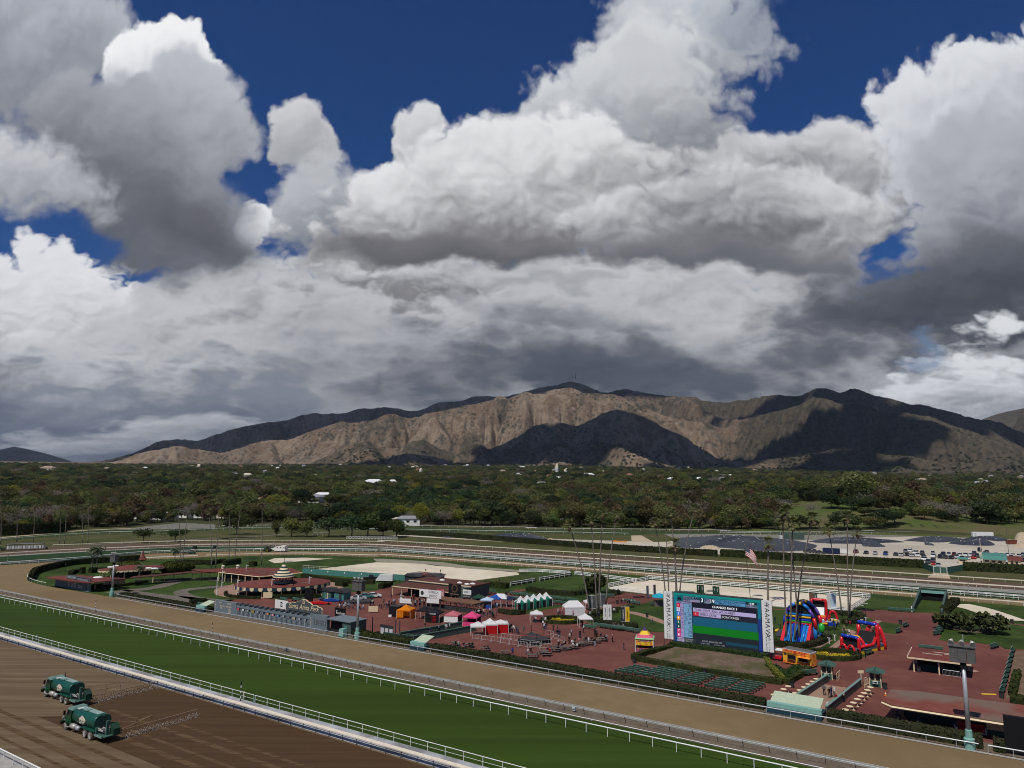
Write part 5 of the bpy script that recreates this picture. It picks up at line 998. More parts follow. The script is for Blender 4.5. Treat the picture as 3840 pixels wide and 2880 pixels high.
# ---- video board
vb = thing('video_board', T(-48.4, 145.2), RZ, 'huge video board showing race changes above the bare mound', 'video board')
W2, ZB, ZT = 8.85, .8, 11.0
pbox(vb, 'cabinet', -W2-.12, W2+.12, .04, 1.5, ZB-.3, ZT+.12, 'dgrey')
pbox(vb, 'screen', -W2, W2, 0, .05, ZB, ZT, E_('base', (.012,.018,.028), .9))
def px(u0, u1, v0, v1, nm, c, e=.5, lay=1): return pbox(vb, 'screen_panel', -W2+2*W2*u0, -W2+2*W2*u1, -.02*lay, -.02*lay+.015, ZT-(ZT-ZB)*v1, ZT-(ZT-ZB)*v0, E_(nm, c, e))
def tx(body, u, v, size, nm='ink', c=(.01,.01,.02), e=.1, align='LEFT', lay=3, sx=1.): return lettering('caption', body, size, E_(nm, c, e), vb, -W2+2*W2*u, -.02*lay, ZT-(ZT-ZB)*v, align=align, depth=.004, sx=sx)
px(0,1,0,.045,'teal_top',(.008,.175,.155)); px(0,.035,.045,.5,'teal_side',(.008,.15,.19)); px(.965,1,.045,.35,'teal_r',(.008,.12,.17)); px(.965,1,.35,1,'blue_r',(.012,.03,.16)); px(0,.035,.5,1,'blue_side',(.012,.05,.17)); px(.035,.965,.955,1,'blue_bot',(.02,.028,.15)); px(.035,.965,.045,.155,'head',(.006,.10,.12))
px(.115,.315,.058,.155,'lilac',(.33,.28,.42)); tx('SANTA ANITA', .12,.085,.62); tx('PARK', .12,.132,.62); tx('RACE', .245,.085,.62)
px(.318,.365,.055,.155,'ink_box',(.006,.006,.008)); tx('3', .341,.107,1.1,'white_t',(.75,.75,.78),.8,'CENTER'); px(.37,.435,.058,.155,'lilac',(.33,.28,.42)); tx('MTP', .377,.107,.62); px(.437,.482,.055,.155,'ink_box',(.006,.006,.008)); tx('19', .459,.107,1.0,'white_t',(.75,.75,.78),.8,'CENTER')
px(.49,.835,.058,.155,'sky_box',(.10,.27,.48)); tx("TODAY'S PICK 6 CARRYOVER", .662,.083,.52,align='CENTER'); tx('$86,721, RACES 6-11', .662,.130,.52,align='CENTER'); px(.84,.962,.055,.103,'ink_box',(.006,.006,.008)); tx('12:40', .90,.08,.5,'white_t',(.75,.75,.78),.8,'CENTER'); px(.84,.962,.107,.155,'lilac',(.33,.28,.42)); tx('FAST / FIRM', .90,.131,.42,align='CENTER')
px(.03,.215,.165,.20,'lilac2',(.22,.20,.36)); tx('ODDS', .045,.182,.36); tx('12:14:00 14', .125,.182,.36); put('crest', MB().add([(-.5,0,-.3),(.5,0,-.3),(.35,0,.05),(.1,0,.35),(0,0,.1),(-.25,0,.3)], [(0,1,2,3,4,5)]).mesh('crest', E_('ink', (.01,.01,.02), .1)), vb, (-W2+2*W2*.07, -.05, ZT-(ZT-ZB)*.105))
nums = [('red_n',(.42,.02,.04),'1','-','-  23'),('wht_n',(.50,.47,.60),'2','8-5','5  -'),('blu_n',(.03,.10,.50),'3','8','20  142'),('org_n',(.60,.25,.02),'4','6','10  10'),('grn_n',(.01,.08,.05),'5','4','17  267'),('dgr_n',(.008,.05,.03),'6','2','30'),('pnk_n',(.45,.04,.12),'7','','206'),('pnk_n2',(.50,.06,.20),'8','','192')]
for i, (nm, c, a, b, d) in enumerate(nums):
    v0 = .205 + i*.082; px(.03,.075,v0,v0+.078,nm,c); px(.078,.115,v0,v0+.078,'lilac3',(.26,.22,.38)); px(.118,.215,v0,v0+.078,'pale_c',(.16,.30,.44) if i % 2 else (.13,.25,.38)); tx(a, .052,v0+.04,.6,'ink' if i == 1 else 'white_t',*(((.01,.01,.02),.1) if i == 1 else ((.75,.75,.78),.8)),align='CENTER'); tx(b, .096,v0+.04,.55,align='CENTER'); tx(d, .21,v0+.04,.55,align='RIGHT')
px(.03,.115,.868,.945,'lilac',(.33,.28,.42)); tx('1/ST', .072,.907,.75,align='CENTER'); px(.118,.255,.868,.945,'ink_g',(.03,.035,.04)); tx('CHANGES',.13,.89,.36,'grey_t',(.25,.25,.26),.6); tx('RESULTS',.13,.925,.36,'grey_t',(.25,.25,.26),.6)
px(.222,.955,.162,.255,'night',(.010,.010,.020)); tx('CHANGES RACE 3', .60,.212,.62,'white_t',(.75,.75,.78),.8,'CENTER'); px(.232,.945,.262,.335,'lilac4',(.34,.29,.47)); tx('TURF: FIRM, RAIL AT 20 FEET', .245,.30,.66); px(.232,.295,.34,.415,'red_n',(.42,.02,.04)); tx('1',.264,.378,.6,'white_t',(.75,.75,.78),.8,'CENTER'); px(.297,.555,.34,.415,'lilac4',(.34,.29,.47)); tx('SPEED LANE', .305,.378,.66); px(.557,.955,.34,.435,'night2',(.016,.016,.026)); tx('SCRATCHED', .565,.385,.6,'grey_t2',(.45,.45,.47),.7)
px(.222,.955,.44,.60,'teal_pane',(.010,.075,.13)); px(.222,.962,.602,.745,'green_pane',(.006,.13,.012)); px(.222,.962,.75,.955,'dark_pane',(.014,.018,.024)); px(.6,.95,.845,.90,'dim_teal',(.01,.045,.07),.5,2); tx('EQUIP: BLINKERS OFF', .33,.885,.42,'grey_t',(.25,.25,.26),.6); tx('$1.00 4.5 M31', .31,.93,.32,'grey_t',(.25,.25,.26),.6); tx('$ 1M 4.5 1 5021', .47,.93,.32,'grey_t',(.25,.25,.26),.6)
for sx_, nm_ in ((-1, 'left'), (1, 'right')):
    c = sx_*(W2+1.18); b = thing('hanging_banner', T(-48.4, 145.0)+TS*c, RZ, 'tall white vertical banner on the %s side of the video board' % nm_, 'banner', 'white banners beside the video board')
    pbox(b, 'cloth', -.98, .98, -.03, .03, 1.55, 11.15, 'white'); pbox(b, 'pole', -1.06, -.98, -.02, .06, 0, 11.3, 'dsteel'); pbox(b, 'pole', .98, 1.06, -.02, .06, 0, 11.3, 'dsteel')
    r_ = (math.pi/2, math.pi/2, 0); lettering('lettering', "YAAMAVA'", 1.25, K('dgrey'), b, 0, -.04, 7.2, rot=r_, width=1.15); lettering('lettering', 'RESORT & CASINO', .36, K('dgrey'), b, .18, -.04, 3.2, rot=r_, width=1.5); lettering('lettering', 'AT SAN MANUEL', .36, K('dgrey'), b, -.32, -.04, 3.2, rot=r_, width=1.5)
    part('emblem', MB().add([(-.42,0,.45),(-.05,0,.1),(-.08,0,-.45),(.08,0,-.45),(.06,0,.1),(.42,0,.45),(.08,0,.25),(0,0,.5),(-.08,0,.25)], [(0,1,2,3,4,5,6,7,8)]), K('grey'), b, (0, -.04, 10.35))
# the mound
md = MB(); a, b, c, d = GG(('L',300,1085),('L',780,985),('L',1915,1140),('L',2085,1335)); e = G('L',1130,1250)
md.add([(*a.xy,.06),(*e.xy,.06),(*d.xy,.06),(*c.xy,.95),(*b.xy,.95),(*b.lerp(c,.5).xy,1.05)], [(0,1,5,4),(1,2,3,5)]); tag(part('earth_mound', md, K('dirtbare')), kind='structure')
# ---- light and speaker towers
def tower(s, n, h, label, tealbase=True):
    o = thing('speaker_tower', T(s, n), RZ, label, 'light tower', 'speaker towers along the inner rail')
    part('base', MB().lathe([(.62,0),(.62,1.3),(.42,1.4),(.40,2.3),(.34,2.4)], 12), K('teal_l'), o, smooth=False); part('pole', MB().tube([(0,0,2.3),(0,0,h-2.3)], .30, 12, r1=.22), K('steel'), o, smooth=True)
    for i, x0 in enumerate((-1.45, -.5, .5)): pbox(o, 'speaker_box', x0, x0+.93, -.55, .55, h-2.3, h-.35, 'grey')
    pbox(o, 'hood', -1.6, 1.6, -.7, .7, h-.35, h-.2, 'grey'); pbox(o, 'bracket', -.35, .35, -.3, .3, h-3.1, h-2.3, 'black')
    for x in (-1.2, 0., 1.25): part('horn', MB().lathe([(.30,0),(.34,.12),(.22,.35),(.08,.6)], 12), K('silver'), o, (x, -.35, h+.12), rot=(math.radians(-60), 0, .3*x))
    part('aerial', MB().tube([(.2,0,h-.2),(.2,0,h+1.2)], .05, 5), K('steel'), o); return o
tower(-5.2, 112.9, 13.0, 'grey speaker tower in the bottom right corner'); tower(-218.3, 112.9, 12.2, 'grey speaker tower at the left by the small tote board'); tower(-116.9, 113.6, 12.5, 'grey speaker tower beside the main tote board')
# ---- main tote board
tb = thing('tote_board', T(-170.2, 114.6), RZ, 'long slate-blue tote board with numbers one to fourteen', 'tote board')
pbox(tb, 'end_panel', 0, 9.2, -.1, .6, 0, 3.25, 'slate'); pbox(tb, 'number_panel', 9.2, 36.8, 0, .6, 0, 2.75, 'slate'); pbox(tb, 'results_panel', 36.8, 42.6, -.05, .8, 0, 3.5, 'slate'); pbox(tb, 'roof_strip', -.1, 42.7, .6, 2.4, 2.6, 2.75, 'slate_d')
pbox(tb, 'frame_strip', 9.2, 36.8, -.06, 0, 2.1, 2.2, 'slate_d')
for i in range(30): pbox(tb, 'slat', 9.5+i*.91, 9.5+i*.91+.10, -.07, 0, .15, 1.55, 'slate_d' if i % 2 else 'pale')
for r_ in range(4): pbox(tb, 'slat', 9.3, 36.7, -.035, 0, .35+r_*.33, .40+r_*.33, 'slate_d')
nc_ = ['redi','white','slate','yel','slate','black','orange','magenta','cyan','slate','purple','cream','slate','slate']
for i in range(14):
    x = 9.6+i*1.93; pbox(tb, 'number_plate', x, x+.72, -.05, 0, 1.62, 2.08, nc_[i]); lettering('numeral', str(i+1), .62, K('black') if nc_[i] in ('white','yel','cream') else K('white'), tb, x+.36, -.06, 1.85, sx=.85); pbox(tb, 'window', x+.8, x+1.2, -.045, 0, 1.64, 2.06, 'black')
for i in range(13): x = 10.0+i*2.0; part('light_hood', MB().box(0,.95,-.1,.8,0,.55,top=(.08,.12)).box(.1,.85,-.35,-.1,.25,.5), K('slate_d'), tb, (x, .2, 2.75))
for bd, x, z_, s_ in (('TRACK', 2.5, 2.75, .5), ('SURFACE', 6.2, 2.75, .5), ('TIME OF DAY  TOTAL  ODDS', 4.8, 1.95, .48), ('WIN', 6.6, 1.45, .45), ('PLACE', 6.6, 1.0, .45), ('SHOW', 6.6, .55, .45), ('POOL', 3.0, 1.45, .45)): lettering('lettering', bd, s_, K('cream'), tb, x, -.12, z_, sx=.8)
for i, ch in enumerate('WINNER'): lettering('lettering', ch, .4, K('cream'), tb, .5, -.12, 2.9-i*.42)
for i, ch in enumerate('RESULT'): lettering('lettering', ch, .4, K('cream'), tb, 37.1, -.07, 2.6-i*.4)
for i in range(3): pbox(tb, 'results_window', 38.3+i*1.45, 39.4+i*1.45, -.08, -.05, 1.3, 2.4, 'slate_d'); lettering('numeral', ['10\n23\n41','24\n16\n35','21\n30\n12'][i], .36, K('pale'), tb, 38.85+i*1.45, -.09, 1.85)
# name sign over the board
sg = thing('name_sign', T(-142.4, 114.9), RZ, 'dark green park name sign with a gold border above the tote board', 'sign')
out_ = [(0,3.55),(0,4.6),(.35,5.05),(1.6,5.15),(1.9,5.3),(3.4,5.35),(4.2,5.75),(5.2,5.9),(5.6,6.25),(7.0,6.25),(7.4,5.9),(8.4,5.75),(9.2,5.3),(10.8,5.3),(11.1,5.1),(12.2,4.95),(12.5,4.6),(12.5,3.55)]
cx_, cz_ = 6.25, 4.7; part('border', MB().extr([(cx_+(x-cx_)*1.012, cz_+(z_-cz_)*1.06) for x, z_ in out_], .02, .3), K('cream'), sg); part('board', MB().extr(out_, -.04, .1), K('slate_d'), sg)
lettering('lettering', 'Santa Anita Park', 1.62, K('cream'), sg, 6.25, -.08, 4.55, shear=.35, sx=.98); pbox(sg, 'crest', 5.95, 6.65, -.08, -.04, 5.35, 6.1, 'cream'); pbox(sg, 'crest_mark', 6.1, 6.5, -.1, -.08, 5.5, 5.95, 'wood'); pbox(sg, 'support', .3, 12.2, .3, .5, 2.75, 3.6, 'slate')
# service shed right of the board
sh = thing('service_shed', T(-127.5, 114.4), RZ, 'low grey shed with a dark open bay right of the tote board', 'shed')
pbox(sh, 'back_wall', .1, 7.6, 4.6, 4.8, 0, 2.9, 'slate_d'); pbox(sh, 'side_wall', 4.9, 7.6, .1, 4.6, 0, 2.9, 'wallgreen'); pbox(sh, 'roof', -.1, 7.8, -.2, 5, 2.9, 3.1, 'slate'); pbox(sh, 'bay', .1, 4.9, 1.2, 1.3, 0, 2.9, 'shadowroom'); pbox(sh, 'door', 5.6, 6.5, .04, .1, .3, 2.1, 'teal')
sh2 = thing('fence_gate', T(-115.8, 119.5), RZ, 'dark framed gate panels beside the middle speaker tower', 'gate')
for i in range(3): pbox(sh2, 'gate_frame', i*1.3, i*1.3+1.2, 0, .08, .1, 2.3, 'dgrey'); pbox(sh2, 'gate_panel', i*1.3+.1, i*1.3+1.1, -.04, 0, .25, 1.6, 'pale')
for x in (-2.6, 4.4, 5.6): pbox(sh2, 'post', x, x+.15, 0, .15, 0, 3.6, 'dsteel')
# stand-alone signs
def board_sign(name, s0, s1, n, z0, z1, m_, label): 
    o = thing(name, T(s0, n), RZ, label, 'sign'); pbox(o, 'panel', 0, s1-s0, -.05, .05, z0, z1, m_)
    for x in (.3, s1-s0-.3): pbox(o, 'post', x-.06, x+.06, .06, .16, 0, z1-.1, 'dsteel')
    return o
o = board_sign('drink_sign', -156, -150.9, 122.4, 1.5, 3.6, 'white', 'white sign with a round two-part logo behind the tote board')
for a0, a1 in ((25, 155), (205, 335)): part('logo', MB().add([(.62*math.cos(math.radians(a0+(a1-a0)*i/14)), 0, .62*math.sin(math.radians(a0+(a1-a0)*i/14))) for i in range(15)], [tuple(range(15))]), K('black' if a0 < 90 else 'dgrey'), o, (2.55, -.06, 2.55))
lettering('lettering', 'pepsi', .3, K('black'), o, 2.55, -.06, 2.55)
o = board_sign('horse_club_sign', -132.2, -128.6, 121.0, 2.1, 4.1, 'black', 'black sign reading racehorse beside the park name sign'); lettering('lettering', 'my', .5, K('white'), o, .6, -.06, 3.45, sx=.8); lettering('lettering', 'Racehorse', .85, K('white'), o, 1.95, -.06, 2.95, sx=.82)
o = board_sign('tequila_sign', *[T_ for T_ in (-131.2, -123.6)], 150.0, 3.0, 5.0, 'white', 'white banner reading Estrella Jalisco on a brown booth'); lettering('lettering', 'ESTRELLA', .85, K('black'), o, 4.9, -.06, 4.45, sx=.9); lettering('lettering', 'JALISCO', .85, K('black'), o, 4.9, -.06, 3.5, sx=.9); part('roundel', MB().lathe([(.55,0),(.55,.02)], 16), K('dgrey'), o, (1.0, -.06, 4.0), rot=FACE)
o = thing('brown_booth', T(-130.5, 151.0), RZ, 'low brown-roofed booth under the white banner in the crowd', 'booth'); pbox(o, 'roof', 0, 17, 0, 5, 2.3, 2.5, 'wood'); 
for x in (.3, 5.5, 11, 16.7):
    for y in (.2, 4.8): pbox(o, 'post', x-.07, x+.07, y-.07, y+.07, 0, 2.3, 'wood')
pbox(o, 'counter', .5, 16.5, .6, 1.2, 0, 1.1, 'dgrey')
# ---- small tote board, left
o = thing('small_tote_board', T(-254.5, 113.3), RZ, 'small slate-blue tote board at the far left of the infield', 'tote board')
pbox(o, 'wing_wall', 0, 8.2, 0, .4, 0, 3.0, 'slate'); pbox(o, 'board', 8.2, 22.4, -.3, .3, 0, 3.7, 'slate'); pbox(o, 'top_box', 8.6, 14.6, -.5, .2, 3.2, 3.9, 'slate'); pbox(o, 'top_box', 15.2, 22.0, -.5, .2, 2.9, 3.7, 'slate'); pbox(o, 'cap', 8.1, 22.5, -.2, .5, 3.9, 4.0, 'slate_d')
for i, (x, m_) in enumerate(((9.4,'yel'),(11.6,'redi'),(13.4,'white'),(15.6,'pale'),(16.6,'pale'),(17.6,'pale'))):
    for k in range(4 if i < 3 else 2): pbox(o, 'digit_plate', x, x+.55, -.36, -.3, .7+k*.55, 1.05+k*.55, m_ if k == 2 else 'pale')
for i in range(8): pbox(o, 'slat', 15.4+i*.8, 15.5+i*.8, -.36, -.3, .4, 2.6, 'slate_d')
for i, (x, bd) in enumerate(((10.2,'WIN'),(13.2,'TIME'))): lettering('lettering', bd, .6, K('pale'), o, x, -.52, 3.55)
rf = GG(('P',75,428,3.),('P',250,405,3.),('P',560,400,3.),('P',1180,440,3.),('P',1170,452,3.),('P',745,500,3.),('P',610,498,3.),('P',250,455,3.)); o2 = thing('tote_pavilion', rf[0], 0, 'flat dark red roof behind the small tote board', 'pavilion'); o2.location.z = 0
slab(o2, 'roof', rf, 2.85, 3.1, 'roof')
for c in (('P',850,575),('P',960,560),('P',1075,530),('P',1160,520)): q_ = loc2(o2, G(*c)); pbox(o2, 'post', q_.x-.1, q_.x+.1, q_.y-.1, q_.y+.1, 0, 2.9, 'dgrey')
w0, w1 = G('P',745,590), G('P',1160,500); slab(o2, 'wall', [w0, w1, w1+TN*.3, w0+TN*.3], 0, 1.4, 'terr'); q_ = loc2(o2, G('P',800,432,3.)); part('skylight', MB().lathe([(1.5,0),(1.3,.25),(.1,.4)], 12, sx=1, sy=.7), K('white'), o2, (q_.x, q_.y, 3.1))
# ---- low red pavilion with a scalloped valance and spire
def scallops(parent, P, z, h, step, ms, closed=True):
    pts_ = along(P + [P[0]] if closed else P, step); k = 0
    for (a, ang), (b, _) in zip(pts_, pts_[1:] + ([pts_[0]] if closed else [])):
        if (b-a).length > step*1.6: continue
        d = (b-a); L = d.length; mb = MB(); n = 6; prof = [(0,0),(L*.97,0)] + [(L*.485+L*.485*math.cos(math.pi*i/n), -h*.45-h*.55*math.sin(math.pi*i/n)) for i in range(n+1)]
        mb.extr(prof, -.03, .03); part('valance_scallop', mb, K(ms[k % len(ms)]), parent, loc2(parent, a)+Vector((0,0,z)), rz=math.atan2(d.y, d.x)-parent.rotation_euler.z); k += 1
cl, cr_ = G('P',800,325,2.9), G('P',1722,268,2.9); cc = (cl+cr_)/2; cc.z = 0; rr_ = (cl-cr_).length/2; ax = math.atan2((cr_-cl).y, (cr_-cl).x)
o = thing('low_pavilion', cc, 0, 'low oval red-roofed pavilion with cream scallops and a red spire', 'pavilion'); el = ring(cc, rr_, rr_*.62, ax, 40)
part('roof', MB().lathe([(rr_,2.8),(rr_,2.95),(rr_*.4,3.7),(.2,4.0)], 40, sy=.62), K('roof'), o, rz=ax); part('core', MB().lathe([(rr_*.6,0),(rr_*.6,2.85)], 20, sy=.5), K('shadowroom'), o, rz=ax); scallops(o, [p for p in el], 2.85, .6, 1.5, ['cream'])
part('spire', MB().lathe([(.9,3.6),(.9,4.0),(1.5,4.05),(.5,5.6),(.05,7.6)], 10), K('roof'), o, loc2(o, G('P',1410,330)))
for i, c in enumerate((('P',1500,300,3.3),('P',1585,306,3.3),('P',980,290,3.2),('P',1060,272,3.2))): q_ = loc2(o, G(*c)); part('skylight', MB().lathe([(1.3,0),(1.1,.25),(.1,.35)], 10, sy=.6), K('white'), o, (q_.x, q_.y, 3.35))
for i in range(12): q_ = el[i*3+1]-cc; pbox(o, 'post', q_.x*.93-.08, q_.x*.93+.08, q_.y*.93-.08, q_.y*.93+.08, 0, 2.85, 'cream')
# ---- covered walk and hall
wk = GG(('P',1230,440,2.6),('P',1560,412,2.6),('P',1850,388,2.6),('P',2100,362,2.6),('Q',75,258,2.6),('Q',320,250,2.6),('Q',440,243,2.6)); o = thing('covered_walk', G('P',1230,530), 0, 'long covered walk with cream posts left of the red-roofed hall', 'walkway'); L_ = [p for p in wk]; B_ = [p + Vector((-1.0,4.6,0)) for p in wk]
slab(o, 'roof', L_ + B_[::-1], 2.5, 2.75, 'roofbrown')
for c in (('P',1560,497),('P',1715,488),('P',1840,480),('P',1970,472),('P',2100,464),('Q',72,350),('Q',197,345),('Q',318,342)): q_ = loc2(o, G(*c)); pbox(o, 'post', q_.x-.11, q_.x+.11, q_.y-.11, q_.y+.11, 0, 2.5, 'cream')
slab(o, 'railing', [G('P',1310,505), G('P',2100,470), G('P',2100,470)+Vector((0,.12,0)), G('P',1310,505)+Vector((0,.12,0))], .3, .95, 'dgrey')
hl = GG(('Q',440,240,3.),('Q',1000,302,3.),('Q',1150,288,3.),('Q',1600,245,3.),('Q',1440,185,3.),('Q',700,180,3.),('Q',60,208,3.),('Q',200,232,3.)); o = thing('red_roof_hall', hl[1], 0, 'long hall with a flat red roof and rows of skylight slots behind the round pavilion', 'building'); o.location.z = 0
slab(o, 'roof', hl, 2.85, 3.05, 'roof'); fr = [hl[0], hl[1], hl[2]]
part('eave', MB().tube([loc2(o, p)+Vector((0,-.06,-.12)) for p in (hl[0], hl[1], hl[2], hl[3])], .14, 4), K('cream'), o)
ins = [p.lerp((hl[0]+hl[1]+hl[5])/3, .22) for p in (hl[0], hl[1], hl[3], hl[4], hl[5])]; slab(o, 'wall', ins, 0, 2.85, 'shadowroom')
for i in range(7): q_ = loc2(o, hl[0].lerp(hl[1], i/6)); pbox(o, 'post', q_.x-.1, q_.x+.1, q_.y+.15, q_.y+.35, 0, 2.85, 'cream')
for i, c in enumerate(((510,215),(650,205),(610,230),(770,195),(870,207),(760,218),(720,242),(860,228),(990,215),(830,252),(970,237),(1090,227),(930,265),(1050,277),(1200,240),(1190,265),(1060,250))): q_ = loc2(o, G('Q',c[0],c[1],3.05)); pbox(o, 'roof_slot', q_.x-1.3, q_.x+1.3, q_.y-.35, q_.y+.35, 3.05, 3.22, 'roofold')
for c in ((495,185),(700,180)): q_ = loc2(o, G('Q',c[0],c[1]+10,3.05)); part('roof_vent', MB().lathe([(.5,0),(.5,.9),(.7,.95),(.2,1.3)], 8), K('cream2'), o, (q_.x, q_.y+.3, 3.0))
# ---- round pavilion with striped cupola
cl, cr_ = G('Q',652,418,2.7), G('Q',1988,372,2.7); cc = (cl+cr_)/2; fr_ = G('Q',1200,462,2.7); rr_ = (cl-cr_).length/2; cc.z = 0; ax = math.atan2((cr_-cl).y, (cr_-cl).x)
o = thing('round_pavilion', cc, 0, 'large round red-roofed pavilion with striped cupola and cream and green scallops', 'pavilion'); dsp = abs((fr_-cc).length); RX, RY = rr_, min(rr_, max(dsp, rr_*.72)); el = ring(cc, RX, RY, ax, 56)
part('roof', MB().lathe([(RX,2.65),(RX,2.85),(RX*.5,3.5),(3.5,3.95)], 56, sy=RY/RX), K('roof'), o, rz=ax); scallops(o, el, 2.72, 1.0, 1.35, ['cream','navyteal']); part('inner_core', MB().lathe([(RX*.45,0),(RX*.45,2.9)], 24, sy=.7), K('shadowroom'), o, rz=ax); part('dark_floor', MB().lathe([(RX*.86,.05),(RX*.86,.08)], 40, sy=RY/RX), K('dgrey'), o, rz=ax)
for i in range(14): q_ = el[i*4+2]-cc; pbox(o, 'post', q_.x*.9-.11, q_.x*.9+.11, q_.y*.9-.11, q_.y*.9+.11, 0, 2.8, 'cream')
qc = loc2(o, G('Q',1335,382,3.7)); cu = part('cupola', MB().lathe([(2.9,3.7),(2.9,3.9)], 20), K('navyteal'), o, (qc.x, qc.y, 0))
for i in range(20): a_ = 2*math.pi*i/20; part('lattice', MB().tube([(2.75*math.cos(a_), 2.75*math.sin(a_), 3.8), (2.75*math.cos(a_+.3), 2.75*math.sin(a_+.3), 5.4)], .06, 4).tube([(2.75*math.cos(a_), 2.75*math.sin(a_), 5.4), (2.75*math.cos(a_), 2.75*math.sin(a_), 3.8)], .06, 4), K('dgrey'), cu)
prof = [(3.15,5.4),(3.05,5.65),(2.75,6.0),(2.35,6.3),(1.95,6.65),(1.6,7.05),(1.25,7.5),(.95,7.9),(.7,8.4),(.4,8.9),(.15,9.3)]
for i in range(len(prof)-1): part('stripe', MB().lathe([prof[i], prof[i+1]], 20), K(['cream','navyteal'][i % 2]), cu)
part('finial', MB().tube([(0,0,9.2),(0,0,11.4)], .08, 5).lathe([(.05,9.3),(.25,9.6),(.05,9.9)], 8), K('dgrey'), cu)
for c in (('Q',985,400),('Q',1035,370),('Q',1145,418),('Q',1420,412),('Q',1515,345),('Q',1635,390)): q_ = loc2(o, G(*c, 3.3)); r2 = math.hypot(q_.x/RX, q_.y/RY); pbox(o, 'roof_slot', q_.x-1.2, q_.x+1.2, q_.y-.35, q_.y+.35, 2.9, 3.3+.35*(1-r2), 'roofold')
hedge([p + (p-cc)*.04 for p in ring(cc, RX*1.12, RY*1.16, ax, 24, 170, 250)], .5, .8, 'hedge_d', 'low dark hedge on the terrace wall of the round pavilion')
for i, (b, t) in enumerate((((413,560),(420,318)), ((690,598),(705,352)), ((1170,582),(1180,357)), ((1688,548),(1697,340)), ((485,448),(495,250)), ((815,352),(820,212)))):
    p = G('Q',*b); m_o = thing('white_mast', p, 0, ['leftmost white mast by the terrace', 'white mast at the front left of the round pavilion', 'white mast at the front middle of the round pavilion', 'white mast at the front right of the round pavilion', 'white mast by the left terrace wall', 'white mast between the hall and the round pavilion'][i], 'pole', 'white masts round the pavilion'); part('mast', MB().tube([(0,0,0),(0,0,5.2)], .10, 8), K('white'), m_o); pbox(m_o, 'arm', 0, .8, -.04, .04, 4.9, 5.0, 'white'); pbox(m_o, 'arm', 0, .6, -.04, .04, 1.4, 1.5, 'white')
# ---- food stand
o = thing('food_stand', T(-152.2, 161.5), RZ, 'long brown-roofed food stand with cream posts behind the crowd', 'building')
part('front_roof', MB().add([(0,0,2.55),(22.8,0,2.55),(22.8,7,3.15),(0,7,3.15),(0,0,2.7),(22.8,0,2.7),(22.8,7,3.3),(0,7,3.3)], [(3,2,1,0),(4,5,6,7),(0,1,5,4),(1,2,6,5),(2,3,7,6),(3,0,4,7)]), K('roofbrown'), o); pbox(o, 'main_roof', .4, 24.5, 7, 16.5, 3.45, 3.7, 'roofbrown'); pbox(o, 'eave', 0, 22.8, -.14, 0, 2.5, 2.72, 'cream'); pbox(o, 'upper_eave', .4, 24.5, 6.85, 7, 3.45, 3.72, 'cream')
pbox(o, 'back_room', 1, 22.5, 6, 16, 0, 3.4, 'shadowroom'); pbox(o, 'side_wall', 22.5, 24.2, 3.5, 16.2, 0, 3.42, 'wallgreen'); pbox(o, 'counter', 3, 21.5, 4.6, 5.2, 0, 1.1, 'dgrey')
for i in range(7): pbox(o, 'post', .2+i*3.72-.09, .2+i*3.72+.09, .1, .28, 0, 2.55, 'cream')
for x, y in ((9.5,12),(17.5,10.5),(21,9.5),(22,11)): part('skylight', MB().lathe([(.9,0),(.8,.25),(.1,.4)], 10, sy=.7), K('white'), o, (x, y, 3.7))
ml = thing('menu_banner', T(-134.2, 160.9), RZ, 'pale pink menu banner hanging at the food stand', 'banner'); pbox(ml, 'panel', 0, 2.7, -.04, .04, .7, 3.4, 'pinkp'); pbox(ml, 'panel_print', .15, 2.55, -.06, -.04, .9, 3.1, mat('menu_print', (.62,.45,.38), (.40,.20,.18), 3., .7)); lettering('lettering', 'BAMBILLO', .4, K('redi'), ml, 1.35, -.07, 3.2)
ml = thing('shop_sign', T(-130.2, 161.2), RZ, 'black shop sign with a round emblem at the right end of the food stand', 'sign'); pbox(ml, 'panel', 0, 4.4, -.06, .06, 1.9, 5.2, 'black'); part('emblem', MB().lathe([(1.1,0),(1.1,.02)], 20), K('wood'), ml, (2.2, -.07, 4.0), rot=FACE); part('emblem_ring', MB().lathe([(.8,0),(.8,.03)], 20), K('black'), ml, (2.2, -.08, 4.0), rot=FACE); lettering('lettering', 'COFFEE', .55, K('terr'), ml, 2.2, -.1, 4.0); lettering('lettering', 'FRESH ROASTED', .42, K('terr'), ml, 2.2, -.08, 2.4)
ml = thing('shop_sign', T(-125.4, 161.6), RZ, 'white over black banner right of the round emblem sign', 'sign'); pbox(ml, 'panel', 0, 2.9, -.05, .05, 2.6, 3.9, 'white'); pbox(ml, 'lower_panel', 0, 2.9, -.05, .05, 1.6, 2.58, 'dgrey'); lettering('lettering', 'JERKY', .7, K('black'), ml, 1.45, -.07, 3.25); lettering('lettering', 'COMPANY', .5, K('pale'), ml, 1.45, -.07, 2.1)
def hut(p, w_, d_, h_, wall, roof_, label, rz=RZ, door=None):
    t_ = thing('hut', p, rz, label, 'hut'); pbox(t_, 'wall', -w_/2, w_/2, -d_/2, d_/2, 0, h_, wall); part('roof', MB().extr([(-w_/2-.3,h_),(w_/2+.3,h_),(w_/2-.2*w_,h_+.9),(-w_/2+.2*w_,h_+.9)], -d_/2-.3, d_/2+.3), K(roof_), t_)
    if door: pbox(t_, 'door', *door[:2], -d_/2-.05, -d_/2, 0, 2.0, door[2]); pbox(t_, 'panel', -door[1]-.3, -door[0], -d_/2-.05, -d_/2, .2, 2.0, 'teal')
    return t_
